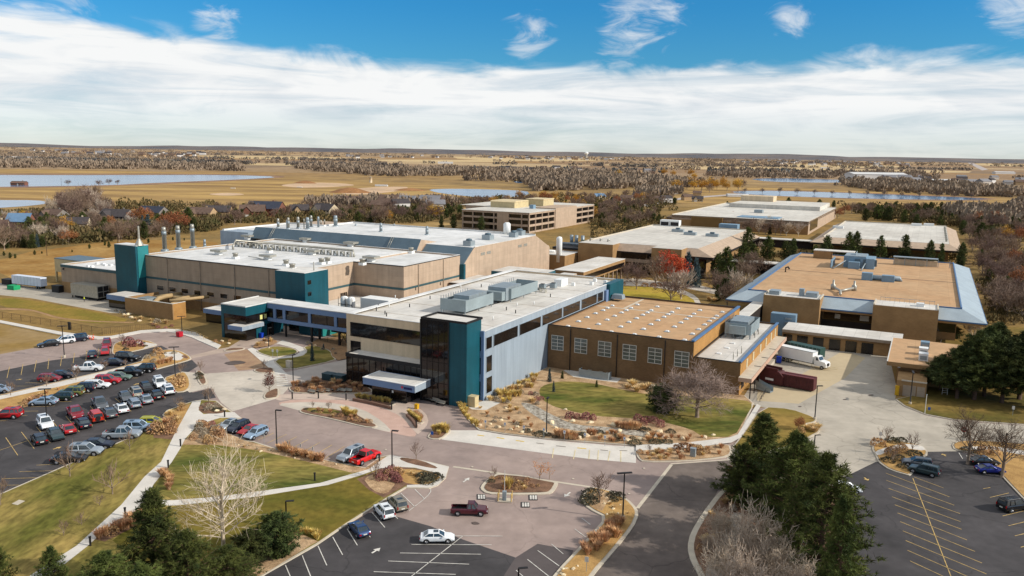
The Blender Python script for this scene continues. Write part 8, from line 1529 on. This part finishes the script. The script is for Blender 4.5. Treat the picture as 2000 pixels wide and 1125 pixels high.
# service yard machines
e = empty('chiller_unit', 'large grey chiller with dark fan grilles on the service yard', 'machine', W(-252.5, 175.5, .1), -AZ); mb = MB(); mb.box(-7, 7, -2.2, 2.2, 1., 5.); b_ = mb.build('casing', M_steel, e); 
for y in (-1.05, 1.05):
    for z in (2.1, 4.0): mb = MB(); mb.box(7, 7.06, y-.9, y+.9, z-.8, z+.8); mb.build('fan_grille', M_dark, b_)
for x in (-6.5, -2, 2, 6.5):
    for y in (-2, 2): mb = MB(); mb.box(x-.12, x+.12, y-.12, y+.12, 0, 1.); mb.build('leg', M_dark, e)
mb = MB(); mb.box(-6, 6, -1.6, 1.6, .3, .9); mb.build('pipework', M_dark, e)
e = empty('plant_housing', 'cream plant housing with open legs behind the long white trailer', 'machine', W(-286, 196, .1), -AZ); mb = MB(); mb.box(-8.5, 8.5, -5, 5, 4, 9); b_ = mb.build('casing', M_creamm, e); mb = MB(); mb.box(-8.6, 8.6, -5.1, 5.1, 9, 9.2); mb.build('top_grille', M_slope, b_)
for x in (-8.2, 0, 8.2):
    for y in (-4.7, 4.7): mb = MB(); mb.box(x-.3, x+.3, y-.3, y+.3, 0, 4); mb.build('leg', M_creamm, e)
mb = MB(); mb.box(-8.6, 12, 6, 6.4, 0, 7.); mb.build('rear_wall', M_cream, e)
boxthing('skip', 'dark round-ended skip at the corner of the factory annex', 'skip', 114, 571, 4., 2.2, 2.4, M_dark, z=.1); boxthing('tarpaulin_heap', 'green covered pallet left of the long white trailer', 'pallet', 27, 566, 4., 2.4, 1.5, mat('tarp_green', (30, 150, 96), .8, var=.15), z=.1); boxthing('skip', 'dark bin behind the green covered pallet', 'skip', 18, 556, 5., 2.5, 2., M_dark, z=.1)
boxthing('site_cabinet', 'dark panel board on the mesh fence', 'cabinet', 136, 645, .9, .3, 2.3, M_dark, z=0)
# worker in a yellow vest
def person(x, y, z=.1):
    me = bpy.data.meshes.new('person'); V = [(0, 0, .92), (0, 0, 1.15), (0, 0, 1.38), (0, 0, 1.52), (0, .01, 1.66), (-.1, 0, .86), (-.12, .02, .48), (-.12, 0, .06), (-.12, -.14, .04), (.1, 0, .86), (.13, -.06, .48), (.14, .04, .06), (.14, -.1, .04), (-.2, 0, 1.4), (-.27, .02, 1.12), (-.25, -.1, .88), (.2, 0, 1.4), (.27, .02, 1.12), (.24, -.12, .9)]
    E_ = [(0, 1), (1, 2), (2, 3), (3, 4), (0, 5), (5, 6), (6, 7), (7, 8), (0, 9), (9, 10), (10, 11), (11, 12), (2, 13), (13, 14), (14, 15), (2, 16), (16, 17), (17, 18)]
    rad = [.15, .15, .16, .065, .1, .1, .075, .05, .04, .1, .075, .05, .04, .07, .05, .035, .07, .05, .035]
    me.from_pydata(V, E_, []); o = bpy.data.objects.new('person', me); col.objects.link(o); s_ = o.modifiers.new('skin', 'SKIN'); 
    for i, v in enumerate(me.skin_vertices[0].data): v.radius = (rad[i], rad[i]*.8); v.use_root = i == 0
    o.modifiers.new('sub', 'SUBSURF').levels = 1; o.modifiers['sub'].render_levels = 1; me.materials.append(mat('dark_workwear', (40, 44, 60), .9, var=.1)); g = G(x, y); o.location = (g.x, g.y, z)
    mb = MB(); mb.lathe(0, 0, [(.2, .95), (.23, 1.15), (.23, 1.38), (.1, 1.5)], 12); fix(mb.build('safety_vest', mat('hi_vis', (206, 214, 50), .8, var=.05), o, True)); mb = MB(); mb.lathe(0, 0, [(.115, 1.68), (.12, 1.74), (.07, 1.8), (.01, 1.82)], 12); fix(mb.build('hard_hat', M_wht, o, True)); return o
tag(person(165, 590), 'standing worker in a yellow safety vest and white helmet beside the grey chiller', 'person')
# ------------------------------------------------------------------ houses left of the factory
M_hroof = [mat('dark_shingle', (72, 66, 66), .9, var=.15), mat('brown_shingle', (104, 84, 72), .9, var=.15), mat('slate_roof', (58, 62, 74), .9, var=.12), mat('blue_tin_roof', (110, 140, 168), .5, .3, var=.08)]
M_hwall = [mat('house_tan', (176, 148, 112), .9, var=.08), mat('house_grey', (132, 124, 116), .9, var=.08), mat('house_cream', (206, 188, 156), .9, var=.06), mat('house_brick', (124, 82, 66), .9, var=.12)]
def house(name, label, x, y, wd, dp, hw_, hr, wm, rm, rz, gable=True):
    e = empty(name, label, 'house', G(x, y), rz); mb = MB(); mb.extrude([(-dp/2, 0), (dp/2, 0), (dp/2, hw_), (0, hw_+hr-.05), (-dp/2, hw_)], -wd/2, wd/2); fix(mb.build('wall', wm, e))
    mb = MB()
    for s_ in (-1, 1): a, b_ = Vector((0, s_*(dp/2+.6), hw_-.35)), Vector((0, 0, hw_+hr)); mb.face([(-wd/2-.5, a.y, a.z), (wd/2+.5, a.y, a.z), (wd/2+.5, 0, b_.z), (-wd/2-.5, 0, b_.z)][::s_]); mb.face([(-wd/2-.5, a.y, a.z-.25), (wd/2+.5, a.y, a.z-.25), (wd/2+.5, a.y, a.z), (-wd/2-.5, a.y, a.z)])
    rf = mb.build('roof', rm, e); mb = MB(); mb.box(wd*.2, wd*.2+.8, .6, 1.4, hw_+hr*.4, hw_+hr+.8); mb.build('chimney', wm, rf)
    if gable:
        mb = MB(); mb.extrude([(-wd*.34, 0), (-wd*.02, 0), (-wd*.02, hw_), (-wd*.18, hw_+hr*.75), (-wd*.34, hw_)], -dp/2-2.6, -dp/2+1, 'y'); fix(mb.build('front_gable', wm, e))
        mb = MB(); y0, y1 = -dp/2-3., -dp/2+dp*.35
        for s_ in (-1, 1): mb.face([(-wd*.18+s_*wd*.2, y0, hw_-.4), (-wd*.18+s_*wd*.2, y1, hw_-.4), (-wd*.18, y1, hw_+hr*.8), (-wd*.18, y0, hw_+hr*.8)])
        mb.build('gable_roof', rm, e)
    for wx in (.08, .24, .4): 
        mb = MB(); mb.box(wd*wx-.6, wd*wx+.6, -dp/2-.04, -dp/2, 1., 2.4); w = mb.build('window', M_glass, e); mb = MB(); mb.box(wd*wx-.75, wd*wx+.75, -dp/2-.06, -dp/2, .85, 1.); mb.build('sill', M_frame, w)
        if hw_ > 4.5: mb = MB(); mb.box(wd*wx-.6, wd*wx+.6, -dp/2-.04, -dp/2, 3.8, 5.2); mb.build('window', M_glass, e)
    if gable: mb = MB(); mb.box(-wd*.31, -wd*.05, -dp/2-2.66, -dp/2-2.6, 0, 2.5); mb.build('garage_door', M_frame, e)
    else: mb = MB(); mb.box(-.6, .5, -dp/2-.05, -dp/2, 0, 2.2); mb.build('door', M_frame, e)
    return e
for a in (('house', 'red-brick house with a blue tin roof at the left edge of the tree belt', 42, 448, 13, 10, 5.6, 4.5, M_hwall[3], M_hroof[3], .1, False), ('house', 'cream house cut by the left frame edge', -6, 462, 12, 10, 5.6, 4., M_hwall[2], M_hroof[1], .3), ('house', 'grey house with white-trimmed gables behind the teal tower', 230, 436, 20, 13, 5.5, 4.2, M_hwall[1], M_hroof[0], -.2), ('house', 'dark-roofed house above the grey gabled one', 300, 424, 20, 12, 4.2, 4., M_hwall[1], M_hroof[2], -.3),
          ('house', 'tan house with two gables behind the exhaust stacks', 392, 428, 20, 13, 4.8, 4., M_hwall[0], M_hroof[1], -.1), ('house', 'tan house right of the two-gabled one', 428, 424, 18, 12, 4.8, 4., M_hwall[0], M_hroof[0], .1), ('house', 'large slate-roofed house left of the tall hall stacks', 520, 421, 26, 15, 6.2, 5., M_hwall[3], M_hroof[2], -.1), ('house', 'brown house left of the slate-roofed one', 494, 424, 18, 12, 5., 4.5, M_hwall[3], M_hroof[1], .2), ('house', 'cream-gabled house right of the slate-roofed one', 636, 422, 18, 12, 5.5, 4.4, M_hwall[2], M_hroof[0], -.5),
          ('house', 'small tan house among trees left of the cream-gabled one', 585, 420, 14, 11, 4.5, 4., M_hwall[0], M_hroof[0], .4), ('house', 'low grey house behind the spruces', 150, 448, 15, 11, 4.2, 3.6, M_hwall[2], M_hroof[0], .2), ('house', 'grey house at the belt edge below the pond', 108, 432, 15, 11, 4.8, 3.6, M_hwall[1], M_hroof[1], -.3), ('house', 'white-walled house right of the gallery office', 1170, 389, 13, 9, 3.6, 3., M_hwall[2], M_hroof[3], .5), ('barn', 'red-brown barn near the far pond', 1284, 378, 14, 9, 4., 3.4, M_hwall[3], M_hroof[0], .2, False), ('house', 'small dark-roofed house by the pond meadow', 1362, 394, 12, 9, 3.5, 3., M_hwall[2], M_hroof[0], -.2), ('barn', 'lakeside shelter with a brown roof', 38, 361.5, 18, 8, 3., 2.2, M_hwall[3], M_hroof[1], 0., False)):
    house(*a)
# far houses: one small mesh each
def far_house(i, wd, dp, hw_, hr, wm, rm):
    mb = MB(); mb.extrude([(-dp/2, 0), (dp/2, 0), (dp/2, hw_), (-dp/2, hw_)], -wd/2, wd/2); mb.k = 1; mb.extrude([(-dp/2-.5, hw_), (dp/2+.5, hw_), (0, hw_+hr)], -wd/2-.4, wd/2+.4); o = fix(mb.build('distant_house', [wm, rm])); tag(o, 'x', 'house'); return proto(o)
FH = [far_house(0, 14, 10, 5.5, 3.5, mat('far_white', (214, 210, 204), .8, var=.06), M_hroof[0]), far_house(1, 14, 10, 5, 3.5, M_hwall[0], M_hroof[1]), far_house(2, 16, 11, 5.5, 3.5, mat('far_pale', (190, 180, 168), .8, var=.06), mat('far_roof_grey', (128, 126, 128), .8, var=.1))]
FB = far_house(3, 60, 22, 6, 2, MATS['far_white'], mat('far_shed_roof', (206, 204, 200), .6, var=.05)); FB.name = 'distant_shed'; FB.data.name = 'distant_shed'; FB['category'] = 'shed'; KIDS['distant_shed'] = []
def towns(poly, n_, lb, gr, k=(1, 1.5)):
    for x, y in scatter_px(poly, n_, 3, False): g = G(x, y); inst(R.choice(FH), loc=(g.x, g.y, 0), rz=R.uniform(-.6, .6), scale=R.uniform(*k), label=lb, group=gr)
towns([(60, 294), (420, 300), (380, 308), (120, 304)], 55, 'tiny pale house in the far estate beyond the lake', 'houses of the far left estate', (1.3, 2.2))
towns([(150, 319), (340, 322), (330, 325), (160, 323)], 10, 'small house among the trees on the far lake shore', 'houses on the far lake shore')
towns([(960, 306), (1240, 311), (1200, 315), (940, 311)], 34, 'tiny pale house by the water tower', 'houses near the water tower', (1.3, 2.2))
towns([(700, 300), (900, 306), (860, 312), (640, 308)], 16, 'tiny house on the plain left of the water tower', 'houses on the middle plain', (1.3, 2.))
towns([(1450, 311), (1800, 320), (1780, 328), (1450, 320)], 60, 'tiny house in the far right town', 'houses of the far right town', (1.3, 2.2))
towns([(900, 325), (1300, 335), (1280, 345), (930, 338)], 18, 'small house in the river woods', 'houses in the river woods')
towns([(1700, 344), (2010, 352), (2010, 366), (1720, 358)], 30, 'small house in the woods at the far right', 'houses in the far right woods', (1., 1.6))
towns([(1180, 386), (1330, 376), (1400, 384), (1330, 398), (1200, 402)], 10, 'small house beyond the gallery office', 'houses beyond the gallery office', (.7, .9))
towns([(680, 402), (880, 400), (880, 412), (700, 416)], 9, 'small pale building behind the factory trees', 'buildings behind the factory trees', (.9, 1.3))
for x, y, s, lb in ((870, 320, 1., 'long pale shed in the middle of the plain'), (772, 329, .7, 'white shed by the river woods'), (1530, 337, 1.2, 'white industrial shed left of the far right sheds'), (1710, 351, 2.2, 'very long low pale shed beyond the ponds'), (1960, 340, 1.2, 'pale shed at the right edge of the plain'), (1610, 329, .6, 'small pale shed in the pale fields'), (45, 312, 1.3, 'red-trimmed farm shed on the far left'), (1125, 343, .6, 'pale shed in the river woods'), (1840, 357, 1., 'grey shed in the far right woods'), (1440, 384, .45, 'low shed on the pond meadow'), (1175, 332, .5, 'white shed right of the river woods'), (585, 366, .12, 'white hut at the gravel pit'), (745, 364, .3, 'pale hut row at the gravel pit'), (455, 368, .1, 'tiny white hut on the golden field')):
    g = G(x, y); inst(FB, loc=(g.x, g.y, 0), rz=R.uniform(-.2, .1), scale=s, label=lb)
# water tower and silo
e = empty('water_tower', 'white mushroom water tower on the horizon', 'water tower', G(1145, 312)); hh = hgt(1145, 312, 296.5); mb = MB(); mb.lathe(0, 0, [(9, 0), (7.5, hh*.15), (7.5, hh*.6), (9, hh*.68)], 20); mb.build('column', mat('tower_column', (176, 170, 160), .8, var=.05), e, True); mb = MB(); mb.lathe(0, 0, [(9, hh*.68), (15.5, hh*.76), (16.5, hh*.86), (12, hh*.96), (3, hh), (.1, hh)], 20); mb.build('tank', M_white, e, True)
e = empty('silo', 'single pale silo on the golden field', 'silo', G(724, 357)); hh = hgt(724, 357, 345); mb = MB(); mb.lathe(0, 0, [(2.4, 0), (2.4, hh*.9)], 14); mb.build('shell', M_cream, e, True); mb = MB(); mb.lathe(0, 0, [(2.5, hh*.9), (1.6, hh*.97), (.1, hh)], 14); mb.build('dome', M_steel, e, True)
for x, y, lb in ((120, 362, 'thin utility pole on the lake shore'), (92, 500, 'thin utility pole on the ochre field'), (230, 480, 'utility pole behind the factory annex')):
    e = empty('utility_pole', lb, 'pole', G(x, y)); mb = MB(); mb.tube([(0, 0, 0), (0, 0, 9)], [.14, .1], 6); mb.build('shaft', M_fence, e); mb = MB(); mb.box(-1, 1, -.06, .06, 8.3, 8.45); mb.build('crossarm', M_fence, e)
